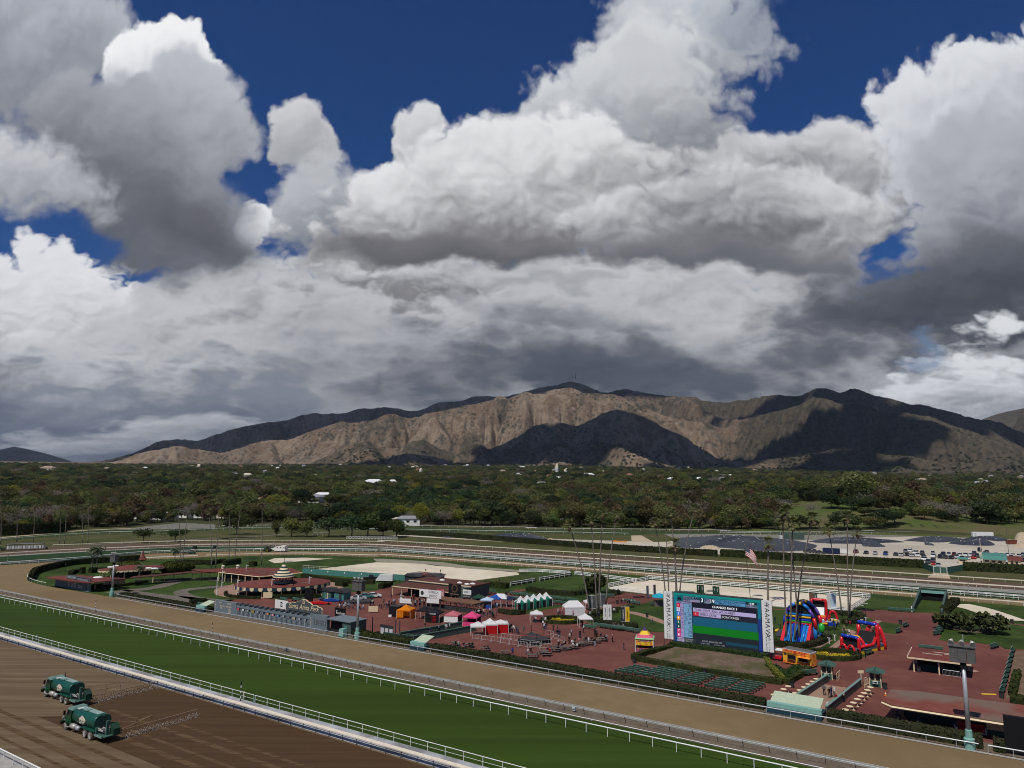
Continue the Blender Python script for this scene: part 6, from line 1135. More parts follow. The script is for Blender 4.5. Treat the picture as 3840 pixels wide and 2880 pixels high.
hut(G('Q',1980,600), 3.9, 2.6, 2.1, 'green', 'dgrey', 'small green hut with a yellow door right of the round pavilion', door=(-.4,.7,'cream')); hut(G('Q',2150,612), 4.2, 2.8, 2.0, 'teal', 'dgrey', 'low teal hut with a dark domed roof near the parked classic cars', door=(.3,1.2,'dgrey')); hut(G('J',1120,118), 5.5, 3.6, 2.0, 'dgrey', 'dsteel', 'dark grey hut behind the left end of the food stand'); hut(G('J',1395,125), 5.8, 3.6, 2.0, 'dgrey', 'dsteel', 'dark grey hut behind the middle of the food stand')
t_ = thing('red_roof_shelter', G('J',1000,115), RZ, 'low red roof behind the dark huts', 'shelter'); pbox(t_, 'roof', -1, 11, 2, 8, 2.3, 2.5, 'roof'); pbox(t_, 'wall', 0, 10, 2.4, 7.5, 0, 2.3, 'dgreen')
# ---- green sea wall along the sand court
w0, w1 = G('Q',1600,262), G('B',2070,652); o = thing('court_wall', w0, 0, 'low teal wall with round lamps along the sand court', 'wall'); q_ = loc2(o, w1); n_ = Vector((-q_.y, q_.x, 0)).normalized(); part('wall', MB().prism([(0,0),(q_.x,q_.y),(q_.x+n_.x*.3,q_.y+n_.y*.3),(n_.x*.3,n_.y*.3)], 0, 1.9), K('teal'), o)
for t_ in (.08, .22, .36, .50): p = q_*t_ - n_*.05; part('lamp', MB().lathe([(.25,0),(.25,.1)], 10), K('white'), o, (p.x, p.y, 1.25), rot=(math.pi/2, 0, math.atan2(q_.y, q_.x)))
rail('court_railing', [w0+Vector((0,.5,0)), w1+Vector((0,.5,0))], [(2.9,0,'pipe',.05,'cream2'),(2.3,0,'pipe',.03,'cream2')], pmesh(2.9,.05,'cream2'), 2.5, 'pale railing above the teal court wall', 'cream2', cat='fence')
# ---- ramp to the tunnel under the track
R0, R1 = -28.6, -22.9; o = thing('tunnel_ramp', T(R0, 116.9), RZ, 'walled pedestrian ramp sinking towards the track between the rows of tables', 'ramp')
part('floor', MB().add([(.2,0,.03),(5.6,0,.03),(5.6,16.6,.06),(.2,16.6,.06)], [(0,1,2,3)]), K('ramp'), o)
for nm, x0, x1, dx in (('left_wall', 0, .3, 2.2), ('right_wall', 5.4, 5.7, 1.9)): part(nm, MB().add([(x0,0,0),(x1,0,0),(x1+dx,19,0),(x0+dx,19,0),(x0,0,1.15),(x1,0,1.15),(x1+dx,19,1.15),(x0+dx,19,1.15)], [(3,2,1,0),(4,5,6,7),(0,1,5,4),(1,2,6,5),(2,3,7,6),(3,0,4,7)]), K('wallgrey'), o); part('coping', MB().add([(x0-.06,0,1.15),(x1+.06,0,1.15),(x1+dx+.06,19,1.15),(x0+dx-.06,19,1.15),(x0-.06,0,1.25),(x1+.06,0,1.25),(x1+dx+.06,19,1.25),(x0+dx-.06,19,1.25)], [(3,2,1,0),(4,5,6,7),(0,1,5,4),(1,2,6,5),(2,3,7,6),(3,0,4,7)]), K('green_l'), o)
def hood(s0, s1, label):
    h_ = thing('tunnel_hood', T(s0, 112.9), RZ, label, 'tunnel hood'); w_ = s1-s0
    part('top_panel', MB().add([(.3,1.2,1.5),(w_-.3,1.2,1.5),(w_-.3,3.9,2.3),(.3,3.9,2.3),(.3,1.2,1.4),(w_-.3,1.2,1.4),(w_-.3,3.9,2.2),(.3,3.9,2.2)], [(0,1,2,3),(7,6,5,4),(0,4,5,1),(1,5,6,2),(2,6,7,3),(3,7,4,0)]), K('sage'), h_); pbox(h_, 'front_band', 0, w_, .4, 1.2, .85, 1.5, 'teal_l'); pbox(h_, 'base', 0, w_, .3, 3.6, 0, .85, 'navyteal'); return h_
hood(-30.6, -23.0, 'pale sage and teal tunnel hood at the foot of the right ramp'); hood(-101.4, -97.6, 'pale sage tunnel hood between the infield hedges near the middle'); hood(-176.4, -172.6, 'pale teal tunnel hood left of the main tote board')
tag(part('valve_cabinet', MB().box(-.75,.75,-.6,.6,0,1.7,top=(.15,.1)), K('teal_l'), loc=T(-121.2,113.4), rz=RZ), 'pale teal cabinet by the middle speaker tower', 'cabinet')
# wall of the second ramp, beside the boxing ring
a_, b_ = G('J',1110,960), G('J',1970,800); o = thing('ramp_wall', a_, 0, 'long low green wall running from the middle tunnel hood to the red tent', 'wall'); q_ = loc2(o, b_); n_ = Vector((-q_.y, q_.x, 0)).normalized()
for k, off in enumerate((0, 5.0)): part('wall', MB().prism([n_*off, q_+n_*off, q_+n_*(off+.3), n_*(off+.3)], 0, 1.3), K('wallgreen'), o); part('coping', MB().prism([n_*(off-.08), q_+n_*(off-.08), q_+n_*(off+.38), n_*(off+.38)], 1.3, 1.4), K('green'), o)
# gate booths
def booth(s, n, label):
    o = thing('gate_booth', T(s, n), RZ+.05, label, 'booth', 'gate booths at the top of the ramp'); pbox(o, 'lower_wall', 0, 1.75, 0, 1.6, 0, 1.05, 'green'); pbox(o, 'upper_wall', 0, 1.75, 0, 1.6, 1.05, 2.35, 'cream')
    for x in (.14, .96): pbox(o, 'window', x, x+.65, -.04, 0, 1.15, 2.2, 'glass')
    pbox(o, 'door', .45, 1.3, 1.6, 1.64, 0, 2.1, 'wood'); pbox(o, 'side_window', 1.75, 1.79, .3, 1.3, 1.15, 2.2, 'wood'); pbox(o, 'ticket_frame', .5, 1.25, -.07, 0, .55, 1.0, 'white'); pbox(o, 'ticket_slot', .6, 1.15, -.09, -.07, .63, .9, 'dgreen'); pbox(o, 'ledge', .4, 1.35, -.25, 0, .46, .52, 'black')
    part('roof', MB().add([(-.55,-.6,2.35),(2.3,-.6,2.35),(2.3,2.2,2.35),(-.55,2.2,2.35),(.88,-.6,2.85),(.88,2.2,2.85)], [(0,1,4),(2,3,5),(1,2,5,4),(3,0,4,5),(3,2,1,0)]), K('green'), o); part('ridge_cap', MB().tube([(.88,-.6,2.86),(.88,2.2,2.86)], .06, 5), K('dgreen'), o)
    for x in (.02, 1.73): pbox(o, 'corner_post', x-.06, x+.06, -.05, .05, 0, 2.35, 'cream')
    return o
booth(-27.5, 137.0, 'cream and green gate booth left of the ramp'); booth(-19.9, 136.6, 'cream and green gate booth right of the ramp')
o = thing('sign_post', G('N',1640,305), 0, 'small cream sign on a thin post beside the right gate booth', 'sign'); pbox(o, 'post', -.05, .05, -.05, .05, 0, 1.9, 'cream2'); pbox(o, 'panel', -.5, .5, -.05, .05, 1.9, 2.35, 'cream')
rail('gate_railing', GG(('N',1690,350),('N',1800,300)), [(1.5,0,'pipe',.04,'cream'),(.4,0,'pipe',.04,'cream')], pmesh(1.5,.03,'cream'), .35, 'cream barred railing left of the right gate booth', 'cream', cat='railing'); rail('gate_railing', GG(('N',1235,240),('N',1290,190)), [(1.3,0,'pipe',.04,'cream'),(.5,0,'pipe',.03,'cream')], pmesh(1.3,.04,'cream'), .9, 'short cream railing right of the left gate booth', 'cream', cat='railing')
# ---- right pavilion, kiosk and dark screen
Z3 = 2.75; rp = GG(('O',25,862,Z3),('O',152,918,Z3),('O',1600,1145,Z3),('O',1900,1195,Z3),('O',1900,925,Z3),('O',1300,850,Z3),('O',520,745,Z3),('O',150,720,Z3)); o = thing('right_pavilion', rp[1], RZ, 'long flat worn red-roofed pavilion with an open dark front at the bottom right', 'pavilion'); o.location.z = 0
slab(o, 'roof', rp, Z3-.12, Z3+.1, 'roofold'); part('fascia', MB().tube([loc2(o, p)+Vector((0,-.05,Z3-.2)) for p in [Vector((q[0], q[1], 0)) for q in (rp[0], rp[1], rp[2])]], .17, 4), K('cream'), o)
q0, q1, q2 = loc2(o, G('O',160,1090)), loc2(o, G('O',1390,1300)), loc2(o, G('O',1060,1240)); slab(o, 'back_wall', [rp[1]+TN*4.5+TS*1.2, rp[2]+TN*4.5, rp[2]+TN*4.8, rp[1]+TN*4.8+TS*1.2], 0, Z3-.12, 'wallgreen'); pbox(o, 'end_room', q1.x, q1.x+3.2, q1.y, q1.y+5, .75, Z3-.12, 'cream'); pbox(o, 'end_room_base', q1.x-.02, q1.x+3.22, q1.y-.02, q1.y+5.02, 0, .75, 'green'); pbox(o, 'red_wall', q2.x, q2.x+1.1, q1.y+.6, q1.y+4.4, 0, Z3-.12, 'tentr'); pbox(o, 'low_wall', .8, q2.x, q0.y+2.6, q0.y+2.8, 0, 1.2, 'dgreen')
for x in (.6, 3.0, 7.6): pbox(o, 'post', x-.12, x+.12, .7, .94, 0, Z3-.12, 'dgrey')
lb = thing('lounge_bench', T(-7.0, 119.9), RZ, 'bright red upholstered bench under the right pavilion', 'bench'); pbox(lb, 'seat', 0, 3.4, 0, .7, .2, .5, 'redi'); pbox(lb, 'back', 0, 3.4, .7, .95, .2, 1.1, 'redi'); pbox(lb, 'skirt', .05, 3.35, .05, .65, 0, .2, 'white'); pbox(lb, 'arm', -.15, 0, 0, .95, 0, .8, 'white'); pbox(lb, 'arm', 3.4, 3.55, 0, .95, 0, .8, 'white')
bs_ = thing('black_screen', T(-1.4, 113.6), RZ, 'back of a large black screen cut off by the right edge of the picture', 'screen'); pbox(bs_, 'screen', 0, 12, 0, .6, .3, 4.6, 'black'); pbox(bs_, 'leg', 1, 1.2, .2, .5, 0, .4, 'dsteel'); pbox(bs_, 'leg', 8, 8.2, .2, .5, 0, .4, 'dsteel')
ks = thing('kiosk', T(-15.0, 151.3), RZ, 'small red-roofed kiosk with cream posts on the right of the plaza', 'kiosk'); part('roof', MB().box(-.5,9.2,-.5,8.4,2.45,2.65), K('roof'), ks)
for y in (-.5, 8.4): pbox(ks, 'eave', -.55, 9.25, y-.06, y+.06, 2.35, 2.62, 'cream')
for x in (-.5, 9.2): pbox(ks, 'eave', x-.05, x+.05, -.5, 8.4, 2.37, 2.68, 'cream2')
for x, y in ((.4,.2),(4.3,.2),(8.0,.2),(8.6,7.6),(.2,7.6)): pbox(ks, 'post', x-.1, x+.1, y-.1, y+.1, 0, 2.45, 'cream')
pbox(ks, 'inner_wall', .8, 8.2, 2.6, 7.4, 0, 2.44, 'shadowroom'); pbox(ks, 'counter', 1.2, 7.8, 1.9, 2.5, 0, 1.1, 'dgreen')
for i, (x, y) in enumerate(((1.5,4),(3.2,6),(5,5),(6.4,3.4))): pbox(ks, 'roof_batten', x, x+3.2-i*.3, y, y+.12, 2.65, 2.70, 'cream2')
st_ = thing('barricade', T(-10.1, 150.6), RZ, 'steel crowd barrier standing in the kiosk opening', 'barrier'); mb = MB().tube([(0,0,.15),(0,0,1.1),(.1,0,1.2),(2.5,0,1.2),(2.6,0,1.1),(2.6,0,.15)], .03, 5); part('frame', mb, K('steel'), st_)
for i in range(12): part('bar', MB().tube([(.2+i*.2,0,.3),(.2+i*.2,0,1.2)], .012, 4), K('steel'), st_)
part('bottom_bar', MB().tube([(0,0,.3),(2.6,0,.3)], .02, 4), K('steel'), st_)
# ---- tunnel mouth under the back straight
o = thing('tunnel_mouth', T(-20.6, 218.5), RZ, 'green-walled tunnel mouth going under the back straight', 'tunnel'); part('left_wall', MB().add([(0,0,0),(.5,0,0),(.5,24,0),(0,24,0),(0,0,1.3),(.5,0,1.3),(.5,24,3.2),(0,24,3.2)], [(3,2,1,0),(4,5,6,7),(0,1,5,4),(1,2,6,5),(2,3,7,6),(3,0,4,7)]), K('wallgreen'), o); part('right_wall', MB().add([(6.5,0,0),(7,0,0),(7,24,0),(6.5,24,0),(6.5,0,1.2),(7,0,1.2),(7,24,3.2),(6.5,24,3.2)], [(3,2,1,0),(4,5,6,7),(0,1,5,4),(1,2,6,5),(2,3,7,6),(3,0,4,7)]), K('wallgreen'), o)
pbox(o, 'lintel', 0, 7, 23, 24.6, 2.1, 3.3, 'dgreen'); pbox(o, 'teal_panel', .5, 6.5, 22.9, 23, 2.15, 2.9, 'teal_l'); pbox(o, 'dark_mouth', .5, 6.5, 23.5, 23.8, 0, 2.1, 'black'); pbox(o, 'cheek', -.15, .1, -.25, .1, 0, 1.5, 'white')
# ---- car park gate, ticket building
o = thing('service_gate', T(-21.6, 315.6), RZ, 'dark green double gate to the car park', 'gate')
for x in (0, 2.15, 4.3): pbox(o, 'post', x-.12, x+.12, -.12, .12, 0, 2.4, 'pale')
for x in (.15, 2.3): pbox(o, 'leaf', x, x+1.85, -.04, .04, .15, 2.2, 'green')
for sx_, a0, a1 in ((0, (0,0), (-4.5,13.5)), (1, (4.3,0), (9,13.5))): part('wing_fence', MB().add([(*a0,.1),(*a1,.1),(*a1,2.3),(*a0,2.3)], [(0,1,2,3)]).add([(a0[0],a0[1]+.06,.1),(a1[0],a1[1]+.06,.1),(a1[0],a1[1]+.06,2.3),(a0[0],a0[1]+.06,2.3)], [(3,2,1,0)]), K('green'), o)
o = thing('ticket_hall', T(-6.8, 357.5), RZ, 'cream ticket hall with a teal hipped roof by the car park', 'building'); pbox(o, 'wall', 0, 8, 0, 6, 0, 2.2, 'cream'); part('roof', MB().box(-.8,8.8,-.8,16,2.2,3.8,top=(.4,1.4)), K('teal'), o); pbox(o, 'roof_light', 2.8, 4.6, 1.0, 1.9, 3.0, 3.2, 'white'); pbox(o, 'annex', 8.8, 13.0, .5, 6, 0, 2.2, 'cream'); part('annex_roof', MB().box(7.8,14.0,0,12,2.2,3.2,top=(.5,1.)), K('roof'), o)
for x in (1., 3.2, 5.4): pbox(o, 'window', x, x+1.3, -.05, 0, 1.0, 1.9, 'glass')
for x in (9.6, 11.2): pbox(o, 'window', x, x+.9, .45, .5, .6, 1.9, 'dgrey')
o = thing('ticket_kiosk', T(-15.2, 358.5), RZ, 'small cream kiosk with a teal roof left of the ticket hall', 'kiosk'); pbox(o, 'wall', 0, 3, 0, 2, 0, 1.7, 'cream'); part('roof', MB().box(-.5,3.5,-.5,2.5,1.7,2.3,top=(.3,.5)), K('teal'), o); pbox(o, 'window', .6, 2.4, -.05, 0, .8, 1.5, 'glass')
lp = thing('lamp_post', T(-6.5, 349.5), RZ, 'tall pale lamp post beside the ticket hall', 'lamp post'); part('post', MB().tube([(0,0,0),(-.5,0,11.5)], .14, 8, r1=.09), K('cream2'), lp); part('lamp', MB().lathe([(.1,0),(.5,.3),(.1,.6)], 10), K('dgrey'), lp, (-.5,0,11.4))
fl = thing('flagpole', G('D',1185,800), 0, 'tall pole flying the American flag behind the video board', 'flag'); hp = 15.4; part('pole', MB().tube([(0,0,0),(-1.0,0,hp)], .10, 8, r1=.05), K('dsteel'), fl); part('ball', MB().lathe([(.02,0),(.14,.12),(.02,.26)], 8), K('yel'), fl, (-1.0,0,hp))
def wave(u, v): # flag surface, hanging and blown to the right
    return Vector((-.98+u*3.3+.25*math.sin(v*3+u*4)*u, .35*math.sin(u*5+v*1.5)*(.3+u), hp-.2-v*2.9-u*u*2.6-u*.6))
for i in range(13):
    mb = MB(); n_ = 14; u0 = .42 if i < 7 else 0.
    for k in range(n_):
        a, b = u0+(1-u0)*k/n_, u0+(1-u0)*(k+1)/n_; mb.quad(wave(a,(i+1)/13), wave(b,(i+1)/13), wave(b,i/13), wave(a,i/13))
    part('stripe', mb, K('tentr') if i % 2 == 0 else K('white'), fl)
mb = MB()
for k in range(8):
    for j in range(7): mb.quad(wave(.42*k/8,(j+1)/13), wave(.42*(k+1)/8,(j+1)/13), wave(.42*(k+1)/8,j/13), wave(.42*k/8,j/13))
part('canton', mb, mat('flag_navy', (.012,.022,.075), rough=.7), fl); mb = MB()
for j in range(5):
    for k in range(6):
        c = wave(.04+.062*k+(.03 if j % 2 else 0), .05+.096*j)+Vector((0,-.03,0)); mb.add([c+Vector((.075*math.cos(a_*math.pi/5+math.pi/2)*(1 if a_ % 2 == 0 else .45), 0, .075*math.sin(a_*math.pi/5+math.pi/2)*(1 if a_ % 2 == 0 else .45))) for a_ in range(10)], [tuple(range(10))])
pp = part('stars', mb, K('white'), fl); pp['kind'] = 'stuff'
# ================================================================ people
def skin_person(J, R, name):                    # J: joints, R: radii; grown as one surface
    me = bpy.data.meshes.new(name); edges = [('pel','chest'),('chest','neck'),('neck','head'),('head','crown'),('chest','shL'),('shL','elL'),('elL','haL'),('chest','shR'),('shR','elR'),('elR','haR'),('pel','hiL'),('hiL','knL'),('knL','anL'),('anL','toL'),('pel','hiR'),('hiR','knR'),('knR','anR'),('anR','toR')]
    ks = list(J); me.from_pydata([J[k] for k in ks], [(ks.index(a), ks.index(b)) for a, b in edges], [])
    o = bpy.data.objects.new(name, me); TMP.collection.objects.link(o); o.modifiers.new('s', 'SKIN'); o.modifiers.new('d', 'SUBSURF').levels = 1
    sv = me.skin_vertices[0].data
    for i, k in enumerate(ks): sv[i].radius = (R[k], R[k]*(.72 if k in ('pel','chest') else 1.)); sv[i].use_root = (k == 'pel')
    TMP.view_layers[0].update(); out = bpy.data.meshes.new_from_object(o.evaluated_get(TMP.view_layers[0].depsgraph)); bpy.data.objects.remove(o)
    return out
RAD = dict(pel=.155, chest=.165, neck=.062, head=.098, crown=.085, shL=.068, shR=.068, elL=.05, elR=.05, haL=.042, haR=.042, hiL=.095, hiR=.095, knL=.068, knR=.068, anL=.05, anR=.05, toL=.05, toR=.05)
def pose(k):
    J = dict(pel=(0,0,.95), chest=(0,0,1.32), neck=(0,-.01,1.50), head=(0,-.03,1.60), crown=(0,-.02,1.70), shL=(-.19,0,1.40), shR=(.19,0,1.40), elL=(-.25,.03,1.12), elR=(.25,.03,1.12), haL=(-.24,-.06,.86), haR=(.24,-.06,.86), hiL=(-.10,0,.90), hiR=(.10,0,.90), knL=(-.11,-.02,.50), knR=(.11,-.02,.50), anL=(-.12,.02,.08), anR=(.12,.02,.08), toL=(-.13,-.12,.045), toR=(.13,-.12,.045))
    if k == 'walk': J.update(knL=(-.10,-.20,.52), anL=(-.10,-.26,.10), toL=(-.10,-.40,.05), knR=(.10,.10,.50), anR=(.10,.34,.14), toR=(.10,.24,.05), elL=(-.25,.14,1.14), haL=(-.24,.20,.92), elR=(.25,-.10,1.14), haR=(.23,-.26,.98))
    if k == 'phone': J.update(elR=(.24,-.12,1.16), haR=(.08,-.30,1.30), elL=(-.24,-.06,1.14), haL=(-.06,-.28,1.22))
    if k == 'hips': J.update(elL=(-.36,.04,1.16), haL=(-.20,-.06,1.00), anL=(-.2,.02,.08), toL=(-.22,-.12,.045), knL=(-.16,-.02,.5))
    if k == 'sit':
        J = {n: (x, y, z-.44) for n, (x, y, z) in J.items()}; J.update(hiL=(-.10,-.02,.50), hiR=(.10,-.02,.50), pel=(0,.02,.55), knL=(-.13,-.46,.50), knR=(.13,-.46,.50), anL=(-.13,-.46,.10), anR=(.13,-.46,.10), toL=(-.13,-.60,.05), toR=(.13,-.60,.05), elL=(-.25,-.08,.72), elR=(.25,-.08,.72), haL=(-.14,-.34,.72), haR=(.14,-.34,.72), chest=(0,-.03,.88), neck=(0,-.06,1.06))
    return J
TMP = bpy.data.scenes.get('workbench') or bpy.data.scenes.new('workbench')
POSES = {k: skin_person(pose(k), RAD, 'person_'+k) for k in ('stand','walk','phone','hips','sit')}
CLOTH = {'black':(.012,.012,.014), 'white':(.62,.62,.60), 'grey':(.14,.14,.15), 'navy':(.015,.022,.06), 'red':(.34,.018,.022), 'pale blue':(.30,.42,.55), 'brown':(.11,.065,.04), 'khaki':(.24,.19,.12), 'pink':(.55,.22,.24), 'blue':(.02,.04,.26), 'olive':(.06,.065,.035), 'denim':(.05,.075,.13), 'cream':(.48,.42,.32)}
PM = {}
def person_mesh(ps, top, legs, hat=None):
    key = (ps, top, legs, hat)
    if key in PM: return PM[key]
    me = POSES[ps].copy(); me.materials.clear(); off = -.44 if ps == 'sit' else 0.
    for c in (top, legs): me.materials.append(mat('cloth_'+c.replace(' ', '_'), CLOTH[c], tuple(x*.7 for x in CLOTH[c]), 6., .9))
    me.materials.append(K('skin')); me.materials.append(K('hair') if not hat else mat('cloth_'+hat, CLOTH[hat], rough=.9)); me.materials.append(K('black'))
    J = pose(ps); hands = [Vector(J['haL']), Vector(J['haR'])]; idx = []
    for p in me.polygons:
        c = p.center; z = c.z; mi = 0
        if z > 1.50+off: mi = 3 if (z > 1.66+off or (c.y > .015 and z > 1.54+off)) else 2
        elif any((c-h).length < .085 for h in hands): mi = 2
        elif ps == 'sit': mi = 1 if (z < .60 and (c.y < -.12 or z < .46)) else 0
        elif z < .97: mi = 1 if abs(c.x) < .215 or z < .8 else 0
        if z < .085: mi = 4
        idx.append(mi)
    me.polygons.foreach_set('material_index', idx); me.polygons.foreach_set('use_smooth', [True]*len(idx)); PM[key] = me; return me
prn = random.Random(21); TOPS = ['black']*6+['white']*4+['grey']*4+['navy']*3+['red','pale blue','brown','khaki','pink','olive','cream']; LEGS = ['denim']*4+['black']*5+['navy']*2+['khaki','grey','grey']
WORD = {'stand':'standing','walk':'walking','phone':'hands raised','hips':'hand on hip','sit':'sitting'}
def person(p, place, ps=None, top=None, legs=None, hat=None, rz=None, z=0., grp=None):
    ps = ps or prn.choice(['stand','stand','walk','phone','hips']); top = top or prn.choice(TOPS); legs = legs or prn.choice(LEGS); hat = hat or (prn.choice(['white','black','khaki']) if prn.random() < .22 else None)
    o = put('person', person_mesh(ps, top, legs, hat), None, (p[0], p[1], z + .035), rz=prn.uniform(0, 6.28) if rz is None else rz, scale=prn.uniform(.95, 1.06))
    return tag(o, 'person in %s top, %s trousers%s %s %s' % (top, legs, ', %s hat' % hat if hat else '', WORD[ps], place), 'person', grp or 'people '+place)
def crowd(code, xs, place, **kw):
    for x, y in xs: person(G(code, x, y), place, **kw)
crowd('J', [(785,318),(800,360),(930,375),(965,378),(1108,382),(1122,380)], 'by the food stand')
crowd('J', [(515,460),(530,410),(540,445),(555,470),(600,520),(668,498),(695,430),(705,480),(735,500),(745,475),(770,490),(800,480),(640,500),(850,450),(905,425),(1035,440),(1060,480),(960,420),(990,418)], 'behind the orange tent')
crowd('J', [(1135,460),(1155,450),(1190,488),(1212,440),(1228,445),(1262,440),(1300,445),(1312,442),(1330,420),(1345,395),(1365,430),(1460,400),(1565,430),(1620,420),(1200,330),(1240,335),(1290,330),(1325,345),(1400,350)], 'in front of the food stand')
crowd('J', [(1680,455),(1700,450),(1745,440),(1760,460),(1780,455),(1800,462),(1830,430),(1845,468),(1865,440),(1880,470),(1900,450),(1925,462),(1945,470),(1960,440),(1985,465),(2010,450),(2030,470),(1720,420),(1880,400),(1960,400),(2080,455),(2110,460),(1660,425),(1810,420)], 'at shop signs')
crowd('K', [(95,470),(130,465),(150,475),(235,470),(265,478),(400,480),(420,500),(350,490),(560,470)], 'among the food tents')
crowd('K', [(130,585),(165,595),(205,610),(230,580),(255,590),(320,605),(360,615),(350,590),(185,600)], 'right of the pink tent')
crowd('K', [(1055,745),(1075,790),(1095,790),(1105,715),(1090,700)], 'left of the flower bed')
person(G('K',1200,815), 'before the flower bed', 'walk', 'olive', 'black'); person(G('K',1258,815), 'before the flower bed', 'stand', 'brown', 'navy'); person(G('K',1425,945), 'left of the picnic tables', 'phone', 'cream', 'black', 'white'); person(G('K',1772,1010), 'beside the picnic tables', 'stand', 'black', 'pale blue'); person(G('K',2175,1065), 'left of the drinks booth', 'hips', 'black', 'denim'); person(G('K',635,1145), 'by the ring-side hedge', 'stand', 'blue', 'black'); person(G('K',2018,955), 'by the picnic tables', 'phone', 'brown', 'black', 'white'); person(G('K',1775,880), 'near the picnic tables', 'stand', 'black', 'black'); person(G('K',1800,880), 'near the picnic tables', 'stand', 'navy', 'black'); person(G('K',1415,980), 'at the end of the picnic tables', 'stand', 'black', 'black')
crowd('K', [(570,800),(600,805),(615,790),(645,815),(665,830),(690,830),(710,840),(585,820),(630,830),(560,790)], 'beside the red tent')
person(G('K',788,890), 'on the edge of the boxing ring', 'stand', 'grey', 'grey', z=1.0)
crowd('K', [(955,690),(940,680),(1020,685)], 'under the small canopy'); crowd('K', [(1290,585),(1265,590),(1320,585)], 'beside the white frame tent'); crowd('K', [(1655,700),(1600,740)], 'under the right white canopy')
crowd('M', [(960,545),(985,560),(1020,570),(1052,555),(905,560),(1130,640),(1115,690),(940,530)], 'on the playground lawn'); crowd('M', [(150,635),(245,610),(170,500)], 'left of the tall slide'); crowd('M', [(1535,690),(1560,735),(1545,660)], 'right of the obstacle slide'); person(G('M',1628,715), 'with a stroller', 'walk', 'navy', 'black'); person(G('M',1330,980), 'at the obstacle slide entrance', 'stand', 'black', 'black'); person(G('M',1420,985), 'by the slide bench', 'stand', 'black', 'black'); person(G('M',1200,690), 'behind the obstacle slide', 'walk', 'white', 'denim')
person(G('N',1025,480), 'against the left ramp wall', 'stand', 'grey', 'black'); person(G('N',1112,525), 'on the ramp in the dark group', 'walk', 'black', 'black'); person(G('N',1145,510), 'on the ramp in the dark group', 'stand', 'navy', 'navy'); person(G('N',1190,505), 'on the ramp', 'stand', 'white', 'grey', 'white'); person(G('N',1222,640), 'coming down the ramp', 'walk', 'red', 'denim'); person(G('N',1352,590), 'behind the right ramp wall', 'stand', 'cream', 'black'); person(G('N',1085,770), 'at the bottom of the ramp', 'stand', 'white', 'grey')
for code, x0, x1, y0, y1, n, pl in (('K',60,420,560,630,10,'right of the pink tent'),('J',620,1350,400,500,16,'before the food stand'),('K',1000,1900,820,900,9,'near the picnic tables'),('J',1250,1900,700,860,6,'on the open plaza'),('K',1350,2100,560,640,6,'by the white tents'),('J',1680,2080,400,470,14,'at shop signs'),('M',1500,1900,640,860,3,'on the right plaza')):
    crowd(code, [(prn.uniform(x0,x1), prn.uniform(y0,y1)) for _ in range(n)], pl)
crowd('J', [(60,485),(85,480),(110,490),(130,470),(150,485),(165,460),(190,490),(210,465),(235,480),(260,490),(275,450),(95,450),(130,440),(330,505),(355,510),(400,500),(420,495),(345,490)], 'facing the black stage', ps='sit', z=.0)
crowd('L', [(105,380),(150,375),(125,365),(200,390),(230,385),(175,395),(270,385)], 'by the arena fence', ps='sit')
crowd('L', [(30,690),(60,700),(120,700)], 'on the garden bench', ps='sit', rz=.6); crowd('K', [(2030,760),(2110,780),(2170,785),(2050,775)], 'on the green garden bench', ps='sit', rz=-.6); crowd('M', [(1165,540),(1210,545)], 'sitting on the lawn edge', ps='sit'); crowd('L', [(495,635)], 'on the lawn beside the path', ps='sit'); crowd('M', [(1660,790),(1690,780)], 'by the stroller', ps='sit')
# ================================================================ tents, booths and furniture
def copies(src, spots, labels=None, group=None):
    for i, (p, rz) in enumerate(spots):
        if i == 0: src.location = p; src.rotation_euler = (0,0,rz); o = src
        else: o = dup(src, p, rz)
        if labels: o['label'] = labels[i] if isinstance(labels, list) else labels
        if group: o['group'] = group
TSK = RZ + math.radians(20)
def tent(p, w_, d_, he, hp, can, label, rz=TSK, walls=(), val=.25, group=None, ridge=0., can2=None, name='tent'):
    o = thing(name, p, rz, label, 'tent', group); a, b = w_/2, d_/2; r = ridge/2
    if ridge: top = [(-r,0,hp),(r,0,hp)]; V = [(-a,-b,he),(a,-b,he),(a,b,he),(-a,b,he)]+top; F = [(0,1,5,4),(1,2,5),(2,3,4,5),(3,0,4)]
    else:
        m_ = .55; zz = he+(hp-he)*.34; V = [(-a,-b,he),(a,-b,he),(a,b,he),(-a,b,he),(-a*m_,-b*m_,zz),(a*m_,-b*m_,zz),(a*m_,b*m_,zz),(-a*m_,b*m_,zz),(0,0,hp)]; F = [(0,1,5,4),(1,2,6,5),(2,3,7,6),(3,0,4,7),(4,5,8),(5,6,8),(6,7,8),(7,4,8)]
    part('canopy', MB().add(V, F), K(can), o); c2 = K(can2 or can)
    for x0, y0, x1, y1 in ((-a,-b,a,-b),(a,-b,a,b),(a,b,-a,b),(-a,b,-a,-b)): part('valance', MB().add([(x0,y0,he-val),(x1,y1,he-val),(x1,y1,he),(x0,y0,he)], [(0,1,2,3)]), c2, o)
    lg = MB().tube([(0,0,0),(0,0,he)], .04, 5).mesh('leg', K('white'))
    for x, y in ((-a,-b),(a,-b),(a,b),(-a,b)): put('leg', lg, o, (x*.98, y*.98, 0))
    for side, m_, z0, z1 in walls:
        x0, y0, x1, y1 = {'front':(-a,-b,a,-b),'right':(a,-b,a,b),'back':(a,b,-a,b),'left':(-a,b,-a,-b),'fl':(-a,-b,0,-b),'fr':(0,-b,a,-b)}[side]; part('side_wall', MB().add([(x0*.985,y0*.985,z0),(x1*.985,y1*.985,z0),(x1*.985,y1*.985,z1),(x0*.985,y0*.985,z1)], [(0,1,2,3)]), K(m_), o)
    return o
